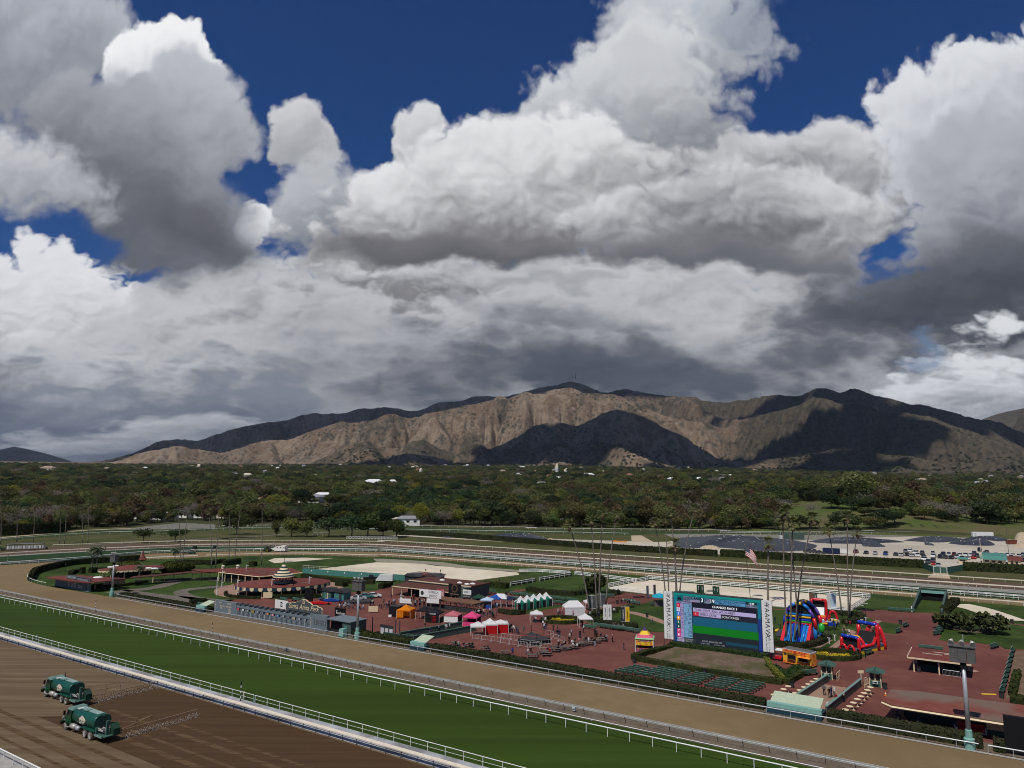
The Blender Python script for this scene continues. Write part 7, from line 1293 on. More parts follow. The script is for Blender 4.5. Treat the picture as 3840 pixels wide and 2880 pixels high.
tent(G('J',1005,612), 3.7, 3.7, 2.1, 3.2, 'orange', 'bright orange tent with half-open sides', walls=(('left','orange',0,2.0),('back','orange',0,2.0),('fl','orange',.3,2.0),('right','orange',0,2.0)))
o = thing('black_trailer', G('J',850,590), TSK, 'black box stall left of the orange tent', 'stall'); pbox(o, 'body', -1.1, 1.5, -1.2, 1.4, .25, 2.5, 'tentb'); pbox(o, 'roof', -1.15, 1.55, -1.25, 1.45, 2.5, 2.56, 'dgrey'); pbox(o, 'cooler', -1.0, -.2, -1.7, -1.25, 0, .5, 'white')
o = thing('roof_banner', G('J',950,560), TSK, 'white banner behind the orange tent', 'banner'); pbox(o, 'cloth', -1.6, 1.6, 2.0, 2.05, 2.3, 3.5, 'white'); pbox(o, 'pole', -1.6, -1.52, 2.05, 2.12, 0, 3.5, 'steel'); pbox(o, 'pole', 1.52, 1.6, 2.05, 2.12, 0, 3.5, 'steel')
tent(G('J',1262,625), 3.6, 3.4, 2.1, 3.1, 'tentb', 'open black tent right of the orange tent', val=.2); o = thing('roof_banner', G('J',1330,565), TSK, 'white banner behind the black tents', 'banner'); pbox(o, 'cloth', -1.6, 1.8, 2.0, 2.05, 2.4, 3.6, 'white'); pbox(o, 'pole', -1.6, -1.52, 2.05, 2.12, 0, 3.6, 'steel')
o = tent(G('J',1400,665), 3.7, 3.7, 2.2, 3.3, 'tentb', 'black branded tent with red letters on its front', walls=(('front','tentb',0,2.0),('left','tentb',0,2.0),('right','dgrey',0,1.2))); lettering('lettering', 'WINGS', .5, K('white'), o, .2, -1.9, 2.05); lettering('lettering', 'GO', .75, K('redi'), o, .5, -1.9, 1.3); lettering('lettering', 'GO', .75, K('redi'), o, .5, -1.9, .6)
tent(G('J',1655,690), 3.5, 3.5, 2.1, 3.0, 'pinkp', 'faded pink tent with white and black side walls', walls=(('front','white',.5,1.9),('right','tentb',0,1.9))); tent(G('J',1915,715), 3.6, 3.6, 2.1, 3.2, 'pinkt', 'hot pink tent with pink half walls', walls=(('front','pinkt',0,1.0),('right','pinkt',0,1.0),('left','pinkt',0,1.0),('back','tentb',0,2.0)))
for i, (x, y) in enumerate(((155,850),(320,822),(470,808))): tent(G('K',x,y), 3.3, 3.0, 2.1, [2.9,3.2,2.7][i], 'tentw', ['white canopy at the left end of the red-walled row','white canopy in the middle of the red-walled row','white canopy at the right end of the red-walled row'][i], rz=math.radians(6), walls=() if i == 0 else (('front','tentr',0,2.0),('right','tentr',0,2.0)), group='white canopies with red walls')
tent(G('K',965,672), 3.0, 3.0, 2.1, 2.9, 'tentw', 'small cream-white canopy left of the flower bed', rz=.05); tent(G('K',1478,570), 5.2, 3.6, 2.1, 3.5, 'tentw', 'white frame tent with white walls behind the flower bed', rz=.12, ridge=2.4, walls=(('front','tentw',0,1.9),('right','tentw',0,1.9))); tent(G('K',1708,500), 3.2, 3.2, 2.1, 3.0, 'tentw', 'white canopy behind the garden palms', rz=.1); tent(G('K',1640,740), 3.2, 3.2, 2.1, 3.1, 'tentw', 'white canopy right of the flower bed', rz=.08, walls=())
ga, gb = G('K',745,508), G('K',1098,448)
for i in range(5):
    p = ga.lerp(gb, i/4); o = tent(p, 2.75, 2.75, 2.1, 3.7, 'tentw', ['first','second','third','fourth','fifth'][i] + ' green and white striped tent of five from the left', rz=math.atan2(gb.y-ga.y, gb.x-ga.x)-.45, group='green and white striped tents', can2='tentg', walls=(('front','tentb',.0,1.8),('right','tentb',0,1.8)))
    for k in range(4):
        a0 = k*math.pi/2; c_, s_ = math.cos(a0), math.sin(a0); rot = lambda x, y, z: (x*c_-y*s_, x*s_+y*c_, z); part('green_gore', MB().add([rot(-.62,-1.385,2.11), rot(.62,-1.385,2.11), rot(0,-.62,2.82)], [(0,1,2)]), K('tentg'), o); part('wall_stripe', MB().add([rot(-.35,-1.385,0), rot(.35,-1.385,0), rot(.35,-1.385,1.85), rot(-.35,-1.385,1.85)], [(0,1,2,3)]), K('tentg'), o)
tent(G('J',2010,440), 3.4, 3.2, 2.2, 3.0, 'dgreen', 'dark green tent right of the shop signs', walls=(('back','tentb',0,2.1),)); tent(G('K',285,475), 3.3, 3.2, 2.2, 2.9, 'paleblue', 'pale printed tent with a blue lower panel', walls=(('front','tentb',1.1,2.1),('fr','tentblue',0,1.0))); tent(G('K',400,455), 3.6, 3.4, 2.3, 3.2, 'tentblue', 'blue tent with a white and pink front'); o = tent(G('K',470,452), 4.2, 3.4, 2.2, 3.3, 'tentw', 'white tent with pink lettering', ridge=2.); lettering('lettering', 'JAMBA', .8, K('magenta'), o, -.2, -1.75, 2.0); tent(G('K',575,458), 3.2, 3.2, 2.1, 2.8, 'tentn', 'navy tent at the right end of the food row')
# boxing ring
c4 = GG(('K',708,978),('K',973,1006),('K',1157,962),('K',892,868)); o = thing('boxing_ring', (c4[0]+c4[1]+c4[2]+c4[3])/4, 0, 'black boxing ring with ropes and corner posts', 'boxing ring'); L4 = [loc2(o, p) for p in c4]; part('skirt', MB().prism(L4, 0, .95), K('black'), o); part('canvas', MB().prism([p*.97 for p in L4], .95, 1.0), K('dgrey'), o)
for i, p in enumerate(L4):
    part('corner_post', MB().tube([(p.x*.93, p.y*.93, 1.0), (p.x*.93, p.y*.93, 2.45)], .07, 6), K('black'), o)
    for h_ in (1.45, 1.8, 2.15): q_ = L4[(i+1) % 4]; part('rope', MB().tube([(p.x*.93, p.y*.93, h_), (q_.x*.93, q_.y*.93, h_)], .025, 4), K('redi') if h_ == 1.8 else K('dgrey'), o)
# crowd barriers
bar0 = thing('crowd_barrier', (0,0,0), 0, '', 'barrier', 'steel barriers round the boxing ring'); part('frame', MB().tube([(0,0,.1),(0,0,1.0),(.1,0,1.1),(2.2,0,1.1),(2.3,0,1.0),(2.3,0,.1)], .028, 5), K('pale'), bar0); part('lower_bar', MB().tube([(0,0,.25),(2.3,0,.25)], .02, 4), K('pale'), bar0); part('upright', MB().tube([(.8,0,.25),(.8,0,1.1)], .015, 4), K('pale'), bar0); part('upright', MB().tube([(1.5,0,.25),(1.5,0,1.1)], .015, 4), K('pale'), bar0); part('foot', MB().box(-.03,.03,-.3,.3,0,.05), K('pale'), bar0); part('foot', MB().box(2.27,2.33,-.3,.3,0,.05), K('pale'), bar0)
sp, lb = [], []
for P, w_ in (([('K',80,912),('K',345,948),('K',745,1018),('K',1090,1048)], 'in the long line before the boxing ring'), ([('K',480,905),('K',640,925),('K',700,935)], 'left of the boxing ring'), ([('K',1165,905),('K',1210,915),('K',1330,955)], 'right of the boxing ring'), ([('K',1085,855),('K',1200,875)], 'behind the boxing ring'), ([('K',740,990),('K',900,1010),('K',1060,1000)], 'against the front of the boxing ring')):
    for p, a in along(GG(*P), 2.4): sp.append((p+Vector((0,0,.03)), a)); lb.append('steel crowd barrier ' + w_)
copies(bar0, sp, lb)
# picnic tables
pt = thing('picnic_table', (0,0,0), 0, '', 'picnic table', 'picnic tables on the plaza')
for y in (-.3, 0, .3): pbox(pt, 'top_plank', -.95, .95, y-.13, y+.13, .70, .75, 'woodg')
for y in (-.72, .72): pbox(pt, 'bench_plank', -.95, .95, y-.13, y+.13, .42, .46, 'woodg')
for x in (-.7, .7):
    for s_ in (-1, 1): part('leg', MB().tube([(x, s_*.7, 0), (x, s_*.25, .7)], .05, 4), K('dgrey'), pt)
PT = [('K',905,1175),('K',1065,1120),('K',1105,1145),('K',1230,1090),('K',1330,1070),('K',1480,1050),('K',1390,1060),('K',1560,1015),('K',1690,995),('K',1790,970),('K',1880,940),('K',1620,1000),('K',530,1125),('K',250,1080),('J',1880,1025),('J',1690,1000)]
copies(pt, [(G(*p)+Vector((0,0,.025)), RZ+.5+.2*math.sin(i*2)) for i, p in enumerate(PT)], ['picnic table %s' % s_ for s_ in ('nearest the hedge, left of the row','second from the left of the row','in the row beside the first group of sitters','in the row with the dark-clothed sitters','left of the middle of the row','in the middle of the row with sitters','just left of the crowded middle table','right of the middle of the row','third from the right end of the row','second from the right end of the row','at the right end of the row','behind the middle of the row','alone by the man in blue','by the two sitters at the hedge','with the three sitters at the hedge','with the blue cloth by the ramp wall')])
for (x, y) in ((850,1120),(885,1110),(965,1170),(1120,1110),(1150,1120),(1175,1060),(1215,1075),(1250,1070),(1265,1090),(1275,1020),(1320,1040),(1370,1010),(1460,1000),(1470,1040),(1490,1030),(1505,960),(1550,970),(1610,960),(1650,955),(1685,965),(1730,960),(1820,960),(1855,900),(1905,930),(1940,920),(1925,945),(1530,1050),(1560,1050),(245,1075),(290,1080)): person(G('K',x,y), 'at the picnic tables', 'sit', rz=prn.choice([.4,3.5,2.,5.]), z=.02)
for (x, y) in ((1690,1010),(1735,1020),(1800,1030),(1880,1035),(1925,1035)): person(G('J',x,y), 'behind the middle hedge', 'sit', z=.02)
# tall round tables
rt = thing('bar_table', (0,0,0), 0, '', 'table', 'tall cream tables beside the ramp'); part('top', MB().lathe([(.46,1.03),(.48,1.05),(.48,1.07)], 20), K('cream'), rt); part('stem', MB().tube([(0,0,0),(0,0,1.03)], .04, 8), K('cream'), rt); part('foot', MB().lathe([(.22,0),(.22,.02),(.05,.05)], 10), K('cream'), rt)
LT = [(190,585),(275,540),(351,490),(428,440)]; LT2 = [(315,700),(393,652),(472,605),(550,558),(623,508),(697,458),(766,405),(833,360),(898,315)]; RT = [(1795,457),(1745,505),(1690,557),(1635,612),(1578,662),(1513,722),(1452,785),(1383,842),(1310,905)]; od = 'first second third fourth fifth sixth seventh eighth ninth'.split()
copies(rt, [(G('N',x,y)+Vector((0,0,.025)), 0) for x, y in LT+LT2+RT], ['tall cream table, %s from the near end of the outer left row' % od[i] for i in range(4)] + ['tall cream table, %s from the near end along the left ramp wall' % od[i] for i in range(9)] + ['tall cream table, %s from the far end of the row right of the ramp' % od[i] for i in range(9)])
# rows of green seats
SEC = [(-58.6,-55.2),(-54.9,-51.3),(-51.0,-47.6),(-46.9,-43.4),(-42.3,-38.9),(-38.3,-34.8)]
sb = thing('seat_row', (0,0,0), RZ, '', 'bench', 'rows of green seats facing the track')
for i in range(5): x = i*.68; pbox(sb, 'backrest', x+.02, x+.64, -.02, .03, .46, .84, 'dgreen'); pbox(sb, 'seat', x+.02, x+.64, .05, .45, .40, .44, 'dgreen')
pbox(sb, 'top_rail', 0, 3.4, -.04, .03, .84, .88, 'green_l')
for i in range(3): pbox(sb, 'leg', i*1.68, i*1.68+.05, .05, .45, 0, .5, 'dgrey')
sp, lb = [], []
for j, (s0, s1) in enumerate(SEC):
    for r_ in range(6):
        if j == 0 and r_ == 5: continue
        sp.append((T(s0 + (.35*r_ if j < 2 else .15*r_), 119.6 + r_*1.22 + (.3 if j in (1,3) else 0)), RZ)); lb.append('five green seats, %s row from the hedge, %s block from the left' % (od[r_], od[j]))
copies(sb, sp, lb); del sp
sp = [(G('J',x,y), RZ+.1) for x, y in ((690,865),(860,890),(930,880),(1000,905),(1130,905))]
for i, (p, a) in enumerate(sp): dup(sb, p, a, label='row of green seats behind the middle hedge, %s from the left' % od[i], group='green seats behind the middle hedge')
# park benches
pb = thing('park_bench', (0,0,0), 0, '', 'bench', 'slatted green park benches'); pbox(pb, 'seat', -1.6, 1.6, -.25, .2, .42, .47, 'dgreen'); pbox(pb, 'backrest', -1.6, 1.6, .2, .26, .5, .95, 'green')
pbox(pb, 'top_slat', -1.6, 1.6, .19, .27, .95, 1.0, 'green_l')
for x in (-1.4, 0, 1.4): pbox(pb, 'leg', x-.04, x+.04, -.2, .2, 0, .45, 'dgrey')
BN = [('K',235,255,0,'on the lawn right of the food stand, left of a pair'),('K',340,275,0,'on the lawn right of the food stand, right of a pair'),('K',655,305,0,'left of the pair above the striped tents'),('K',785,318,0,'right of the pair above the striped tents'),('K',895,340,0,'just left of the striped tents'),('K',600,365,0,'behind the navy tent, left'),('K',690,372,0,'behind the navy tent, right'),('K',1190,362,0,'right of the last striped tent'),('K',1300,378,0,'in the middle of the lawn row'),('K',1448,392,0,'at the right end of the lawn row'),('K',1230,425,0,'in the lower lawn row, left'),('K',1310,435,0,'in the lower lawn row, right'),('K',1880,350,.6,'behind the dark garden banners'),('K',1970,335,.6,'behind the garden palms'),('K',1850,755,0,'along the garden hedge, left'),('K',1950,772,0,'along the garden hedge, second'),('K',2060,790,0,'along the garden hedge, third'),('L',60,715,0,'along the garden hedge, fourth'),('L',160,732,0,'along the garden hedge, fifth'),('L',255,748,0,'along the garden hedge, last'),('M',1825,345,0,'at the tunnel lawn, left of two pale ones'),('M',2010,358,0,'at the tunnel lawn, right of two pale ones'),('M',1890,640,1.35,'right of the small lawn, near end'),('M',1985,560,1.35,'right of the small lawn, far end'),('M',1480,940,1.3,'by the blue and red slide'),('N',790,150,.9,'below the orange trailer'),('T',1110,128,0,'in front of the round pavilion, left'),('T',1285,132,0,'in front of the round pavilion, middle'),('T',1410,136,0,'in front of the round pavilion, right'),('L',270,395,0,'by the arena fence, front'),('L',200,370,0,'by the arena fence, back'),('L',540,410,.6,'beside the blue umbrella'),('O',700,215,0,'behind the kiosk, right'),('O',620,205,0,'behind the kiosk, left'),('O',1490,180,1.2,'alone at the edge of the right lawn'),('A',1720,860,.1,'left of the main tote board'),('K',1700,775,0,'behind the right white canopy')]
BN += [('O',1730-i*17,230+i*66,1.45,'%s from the far end along the plaza\'s right edge' % od[i]) for i in range(9)] + [('E',1548-i*16,995+i*23,1.15,'%s from the far end beside the right lawn' % od[i]) for i in range(6)]
copies(pb, [(G(c,x,y)+Vector((0,0,.03)), RZ+a) for c, x, y, a, _ in BN], ['green park bench ' + w_ for *_, w_ in BN])
# litter bins and lamp posts
bn = thing('litter_bin', (0,0,0), 0, '', 'bin', 'litter bins'); part('body', MB().lathe([(.30,0),(.36,.85),(.36,.9)], 12), K('dgrey'), bn); part('rim', MB().lathe([(.39,.88),(.39,.96),(.30,.98)], 12), K('black'), bn)
LBN = [('N',490,350,'at the corner of the hedge below the trailer'),('N',2028,375,'beside the right gate booth'),('O',1580,825,'at the near end of the right bench line'),('L',262,1130,'at the left corner of the mound hedge'),('L',1150,1278,'in front of the middle of the mound hedge'),('K',548,305,'on the path behind the food tents'),('M',1905,522,'beside the small lawn'),('L',425,555,'on the lawn by the garden path'),('K',2085,425,'beside a lamp post by the benches'),('E',2110,1010,'on the red path at the right'),('O',505,487,'at the kiosk post'),('O',238,1130,'under the right pavilion'),('J',1700,840,'at the wall beside the red tent')]
copies(bn, [(G(c,x,y)+Vector((0,0,.03)), 0) for c, x, y, _ in LBN], ['dark litter bin ' + w_ for *_, w_ in LBN])
lpo = thing('lamp_post', (0,0,0), 0, '', 'lamp post', 'thin dark lamp posts'); part('post', MB().tube([(0,0,0),(0,0,3.6)], .06, 6), K('dgreen'), lpo); part('lantern', MB().lathe([(.08,3.6),(.2,3.75),(.18,4.1),(.03,4.3)], 8), K('dgrey'), lpo)
LPO = [('K',455,275,'on the lawn above the food tents'),('K',1565,385,'left of the two by the open lawn'),('K',1605,402,'right of the two by the open lawn'),('K',1350,448,'at the end of the striped tents'),('K',2097,430,'by the arena benches'),('J',1275,115,'behind the left dark hut'),('J',1480,130,'behind the right dark hut'),('A',560,598,'with four heads at the left end of the infield')]
copies(lpo, [(G(c,x,y)+Vector((0,0,.03)), 0) for c, x, y, _ in LPO], ['dark lamp post ' + w_ for *_, w_ in LPO])
wp = thing('light_pole', (0,0,0), RZ, '', 'light pole', 'white-footed light poles on the playground lawn'); part('pole', MB().tube([(0,0,1.2),(0,0,4.6)], .07, 6), K('dgrey'), wp); part('white_foot', MB().tube([(0,0,0),(0,0,1.2)], .09, 6), K('white'), wp); pbox(wp, 'cross_arm', -.6, .6, -.05, .05, 4.5, 4.6, 'white'); pbox(wp, 'lower_arm', -.35, .35, -.05, .05, 1.2, 1.28, 'white')
copies(wp, [(G('M',x,y)+Vector((0,0,.03)), RZ) for x, y in ((1375,530),(1430,500),(1000,752),(922,795))], ['light pole left of the pair by the arena corner','light pole right of the pair by the arena corner','light pole on the lawn behind the obstacle slide','light pole by the hedge at the inflatable slide'])
# banners and panels
def pole_banner(p, w_, h0, h1, m_, label, m2=None, word=None, rz=0.):
    o = thing('pole_banner', p, rz, label, 'banner'); part('pole', MB().tube([(0,0,0),(0,0,h1+.4)], .06, 6), K('white'), o); pbox(o, 'cloth', -w_, -.08, -.03, .03, h0, h1, m_); pbox(o, 'cloth', .08, w_, -.03, .03, h0, h1, m2 or m_); pbox(o, 'arm', -w_, w_, -.04, .04, h1, h1+.06, 'white'); pbox(o, 'arm', -w_, w_, -.04, .04, h0-.06, h0, 'white')
    if word: lettering('lettering', word[0], .42, K(word[1]), o, -w_/2, -.05, (h0+h1)/2, rot=(math.pi/2, math.pi/2, 0)); lettering('lettering', word[0], .42, K(word[2]), o, w_/2, -.05, (h0+h1)/2, rot=(math.pi/2, math.pi/2, 0))
    return o
pole_banner(G('K',1948,712), 1.0, 1.2, 4.6, 'white', 'white twin pole banner in the garden', word=('SIMULCAST','dgrey','grey')); pole_banner(G('L',152,672), 1.0, 1.2, 4.5, 'dgrey', 'black and yellow twin pole banner in the garden', 'yel', word=('CHAMPION','white','black')); pole_banner(G('K',1735,540), 1.0, 1.0, 4.2, 'slate_d', 'left dark twin banner among the garden palms'); pole_banner(G('K',1858,515), 1.0, 1.0, 4.2, 'slate_d', 'right dark twin banner among the garden palms')
for i, (c, x, y, w_, h_, m_, wd, lab) in enumerate((('D',738,750,1.1,2.6,'dgreen','SANTA','left dark panel of the first pair in the sand arena'),('D',768,752,1.1,2.6,'dgreen','ANITA','right dark panel of the first pair in the sand arena'),('D',875,760,1.1,2.5,'dgreen','TURF','left dark panel of the second pair in the sand arena'),('D',902,764,1.1,2.5,'dgreen','CLUB','right dark panel of the second pair in the sand arena'),('E',377,838,1.1,2.9,'wood','','brown poster panel in the sand arena'),('E',412,845,1.1,2.9,'slate_d','RACING','dark blue poster panel in the sand arena'),('E',535,882,1.3,4.0,'pale','','printed white poster panel in the sand arena'),('E',570,890,1.3,4.2,'paleblue','SEASON','pale blue poster panel in the sand arena'),('D',297,792,.7,3.6,'slate_d','','dark upright flag board left of the arena'),('D',358,782,.7,3.6,'dgrey','','grey upright flag board left of the arena'))):
    o = thing('poster_panel', G(c,x,y), RZ+.5, lab, 'poster', 'poster panels in the arena'); pbox(o, 'board', -w_/2, w_/2, -.04, .04, .15, h_, m_); pbox(o, 'foot', -w_/2, w_/2, -.3, .3, 0, .15, 'dgrey')
    if wd: lettering('lettering', wd, .38, K('white'), o, 0, -.05, h_*.6, rot=(math.pi/2, math.pi/2, 0))
o = thing('parasol', G('L',585,415), 0, 'bright azure market parasol by the arena benches', 'parasol'); part('canopy', MB().lathe([(2.2,2.5),(2.1,2.75),(1.2,3.2),(.1,3.5)], 12), K('umb'), o); part('pole', MB().tube([(0,0,0),(0,0,3.3)], .05, 6), K('wood'), o); pbox(o, 'counter', -1.6, 1.0, -.7, .7, 0, 1.5, 'khaki' if 'khaki' in M_ else 'woodg')
tag(part('stage', MB().box(-4.2,4.2,-1.8,1.8,0,.6), K('dgrey'), loc=G('J',340,410)+Vector((0,0,.03)), rz=.15), 'low black stage platform in front of the seated crowd', 'stage')
o = thing('board_sign', G('J',550,548), .05, 'plain cream board standing behind the tote board', 'sign'); pbox(o, 'panel', -1.2, 1.2, -.05, .05, .3, 1.7, 'cream'); pbox(o, 'leg', -1.0, -.9, -.05, .3, 0, .4, 'wood'); o = thing('board_sign', G('Q',1118,612), .05, 'plain cream board before the round pavilion', 'sign'); pbox(o, 'panel', -1.3, 1.3, -.05, .05, .3, 1.9, 'cream'); pbox(o, 'leg', -1.0, -.9, -.05, .3, 0, .4, 'wood'); o = thing('speaker_rack', G('Q',1690,672), .1, 'black scaffold tower right of the round pavilion', 'tower'); pbox(o, 'frame', -1.0, 1.0, -.6, .6, .2, 4.2, 'black'); pbox(o, 'base', -1.3, 1.3, -.9, .9, 0, .2, 'dsteel')
o = thing('traffic_cone', G('N',2040,482), 0, 'orange and white traffic cone by the right pavilion roof', 'cone'); part('cone', MB().lathe([(.17,.04),(.03,.7)], 10), K('orange'), o); part('collar', MB().lathe([(.125,.3),(.095,.46)], 10), K('white'), o); pbox(o, 'base', -.22, .22, -.22, .22, 0, .05, 'orange'); tag(part('speed_bump', MB().box(-1.1,1.1,-.18,.18,0,.09,top=(.05,.08)), K('yel'), loc=G('O',1410,775)+Vector((0,0,.03)), rz=RZ+.5), 'yellow speed bump on the red plaza at the right', 'speed bump'); tag(part('floor_mat', MB().box(-.8,.8,-.8,.8,0,.06), K('terr'), loc=G('O',1190,470)+Vector((0,0,.03)), rz=.2), 'square tan mat beside the kiosk', 'mat')
# drinks booth
o = thing('drinks_booth', (G('L',205,985)+G('L',590,955))/2, RZ+.35, 'square drinks booth with a pink, yellow and purple peaked canopy', 'booth'); a = 1.75
for m_, z0, r0, z1, r1 in (('lime',2.55,1.9,2.75,1.6),('magenta',2.75,1.6,3.25,1.0),('yellow',3.25,1.0,3.95,.45),('purple',3.95,.45,4.9,.06)): part('canopy_band', MB().add([(sx_*r0, sy_*r0, z0) for sx_, sy_ in ((-1,-1),(1,-1),(1,1),(-1,1))] + [(sx_*r1, sy_*r1, z1) for sx_, sy_ in ((-1,-1),(1,-1),(1,1),(-1,1))], [(0,1,5,4),(1,2,6,5),(2,3,7,6),(3,0,4,7)]), K(m_), o)
for i in range(4):
    c_, s_ = math.cos(i*math.pi/2), math.sin(i*math.pi/2); rot = lambda x, y, z: (x*c_-y*s_, x*s_+y*c_, z); part('print_panel', MB().add([rot(-a,-a,1.35), rot(a,-a,1.35), rot(a,-a,2.55), rot(-a,-a,2.55)], [(0,1,2,3)]), mat('booth_print_%d' % (i % 2), (.80,.55,.03) if i % 2 == 0 else (.45,.60,.66), (.62,.15,.05) if i % 2 == 0 else (.80,.48,.06), 1.6, .5), o); part('counter', MB().add([rot(-a,-a,0), rot(a,-a,0), rot(a,-a,.85), rot(-a,-a,.85)], [(0,1,2,3)]), mat('booth_counter', (.02,.05,.20), (.70,.20,.03), 1.2, .5), o); p = rot(-a,-a,0); pbox(o, 'corner_post', p[0]-.05, p[0]+.05, p[1]-.05, p[1]+.05, 0, 2.55, 'white')
lettering('lettering', 'LEMONADE', .5, K('tentblue'), o, 0, -a-.03, 2.2); pbox(o, 'inner', -1.2, 1.2, -1.2, 1.2, 0, 1.3, 'tentb')
# doughnut trailer
da, db = G('M',285,1060), G('M',668,1140); dv = db-da; o = thing('food_trailer', da, math.atan2(dv.y, dv.x), 'orange mini doughnut trailer with serving hatches', 'trailer'); L_ = dv.length; D_ = 2.2
pbox(o, 'body', 0, L_, 0, D_, .25, 2.55, 'doughnut'); pbox(o, 'print_strip', 0, L_, -.02, 0, .25, .8, 'doughnut2'); pbox(o, 'roof', -.05, L_+.05, -.05, D_+.05, 2.55, 2.75, 'pale'); part('roof_cowl', MB().box(.1,L_-.1,.1,D_-.1,2.75,3.0,top=(.3,.5)), K('grey'), o); part('header', MB().extr([(0,2.1),(L_,2.1),(L_,2.7),(0,2.7)], -.12, 0), K('doughnut2'), o); lettering('lettering', 'MINI DONUTS', .62, K('redi'), o, L_*.48, -.15, 2.45, sx=.95)
for x0, x1 in ((L_*.17, L_*.47), (L_*.60, L_*.90)): pbox(o, 'hatch', x0, x1, -.04, 0, 1.05, 1.85, 'black'); pbox(o, 'shelf', x0, x1, -.35, 0, .98, 1.04, 'wood')
part('awning', MB().add([(L_*.56,-.02,1.98),(L_*1.02,-.02,1.98),(L_*1.02,-.75,1.8),(L_*.56,-.75,1.8)], [(0,1,2,3)]), K('doughnut2'), o); part('logo', MB().lathe([(.28,0),(.28,.02)], 14), K('dgrey'), o, (.5,-.03,1.9), rot=FACE)
for x in (L_*.25, L_*.7): part('wheel', MB().lathe([(.3,-.1),(.3,.1)], 12), K('rubber_b'), o, (x,.12,.3), rot=FACE)
pbox(o, 'back_end', L_, L_+.03, .2, D_-.2, .3, 2.4, 'doughnut2')
o = thing('red_tractor', G('M',215,1020), RZ, 'red utility buggy with a white roof behind the orange trailer', 'buggy'); pbox(o, 'body', -.8, .8, -.5, 1.3, .35, .9, 'redi'); pbox(o, 'hood', -.6, .6, 1.3, 2.0, .4, 1.0, 'redi'); pbox(o, 'roof', -.8, 1.0, -.5, 1.4, 1.9, 2.0, 'white')
for x, y in ((-.7,-.4),(.8,-.4),(-.7,1.2),(.8,1.2)): pbox(o, 'roof_post', x-.03, x+.03, y-.03, y+.03, .9, 1.9, 'dsteel')
for x in (-.8, .8):
    for y in (-.3, 1.6): part('wheel', MB().lathe([(.36,-.12),(.36,.12)], 12), K('rubber_b'), o, (x, y, .36), rot=(0, math.pi/2, 0))
# ---- inflatables
def arch(x0, x1, y, zt, r, ms, n=14, square=False):
    mb = MB(); pts_ = []
    for i in range(n+1):
        t = math.pi*i/n
        if square: pts_.append(((x0+x1)/2 - (x1-x0)/2*max(-1, min(1, 1.5*math.cos(t))), y, zt*min(1, 1.45*math.sin(t))))
        else: pts_.append(((x0+x1)/2 - (x1-x0)/2*math.cos(t), y, zt*math.sin(t)))
    return pts_
def tubes(o, name, pts_, r, ms):                # banded inflated tube: every colour band a part
    k = len(ms); n = len(pts_)-1
    for i, m_ in enumerate(ms): a, b = int(i*n/k), int((i+1)*n/k); part(name, MB().tube(pts_[a:b+1], r, 8), K(m_), o, smooth=True)
ia = G('M',440,775); o = thing('inflatable_slide', ia, RZ-.05, 'tall domed inflatable slide in blue, red, yellow and purple behind the palms', 'inflatable'); o.scale = (.84,)*3
part('slide', MB().add([(-2.6,0,.2),(2.6,0,.2),(2.6,4.2,3.9),(-2.6,4.2,3.9),(-2.6,.2,0),(2.6,.2,0),(2.6,5,0),(-2.6,5,0),(2.6,5,3.9),(-2.6,5,3.9)], [(0,1,2,3),(4,0,3,9,7),(1,5,6,8,2),(3,2,8,9),(7,9,8,6),(4,5,1,0)]), K('cyan'), o)
for i, x in enumerate((-1.9, -1.0, 0, 1.0, 1.9)): part('slide_ridge', MB().tube([(x,-.1,.3),(x,4.1,4.0)], .28, 8), K('bluei' if i % 2 else 'cyan'), o, smooth=True)
for sx_ in (-1, 1): part('side_wall', MB().add([(sx_*2.7,-.2,0),(sx_*3.6,-.2,0),(sx_*3.3,4.4,4.6),(sx_*2.7,4.4,4.6),(sx_*2.7,5,0),(sx_*3.6,5,0)], [(0,1,2,3),(1,5,2),(4,3,2,5),(0,3,4)]), K('redi'), o)
for i, (z_, m_) in enumerate(((4.1,'redi'),(4.6,'grn'),(5.1,'bluei'),(5.8,'yel'),(6.3,'cyan'))): part('cross_tube', MB().tube([(-3.2,4.2,z_),(3.2,4.2,z_)], .32, 8), K(m_), o, smooth=True)
for y in (4.4, 9.5): tubes(o, 'dome_tube', [(x, y_, 3.2+z_) for x, y_, z_ in arch(-3.6, 4.2, y, 5.9, .4, None)], .42, ['bluei','purp','cyan','yel','cyan','purp','redi'])
tubes(o, 'ridge_tube', [(.3, 4.4+i*.85, 9.0) for i in range(7)], .35, ['yel','purp'])
part('netting', MB().add([(p[0]*.95, 4.5, p[2]*.98) for p in [(x, 0, 3.2+z_) for x, _, z_ in arch(-3.6,4.2,0,5.9,.4,None)]], [tuple(range(15))]).add([(p[0]*.98, 9.4, p[2]) for p in [(x, 0, 3.2+z_) for x, _, z_ in arch(-3.6,4.2,0,5.9,.4,None)]], [tuple(range(15))]), K('mesh_'), o)
for x, y in ((-3.4,4.6),(4.0,4.6),(-3.4,9.5),(4.0,9.5)): part('corner_tube', MB().tube([(x,y,0),(x,y,3.6)], .5, 8), K('cyan'), o, smooth=True)
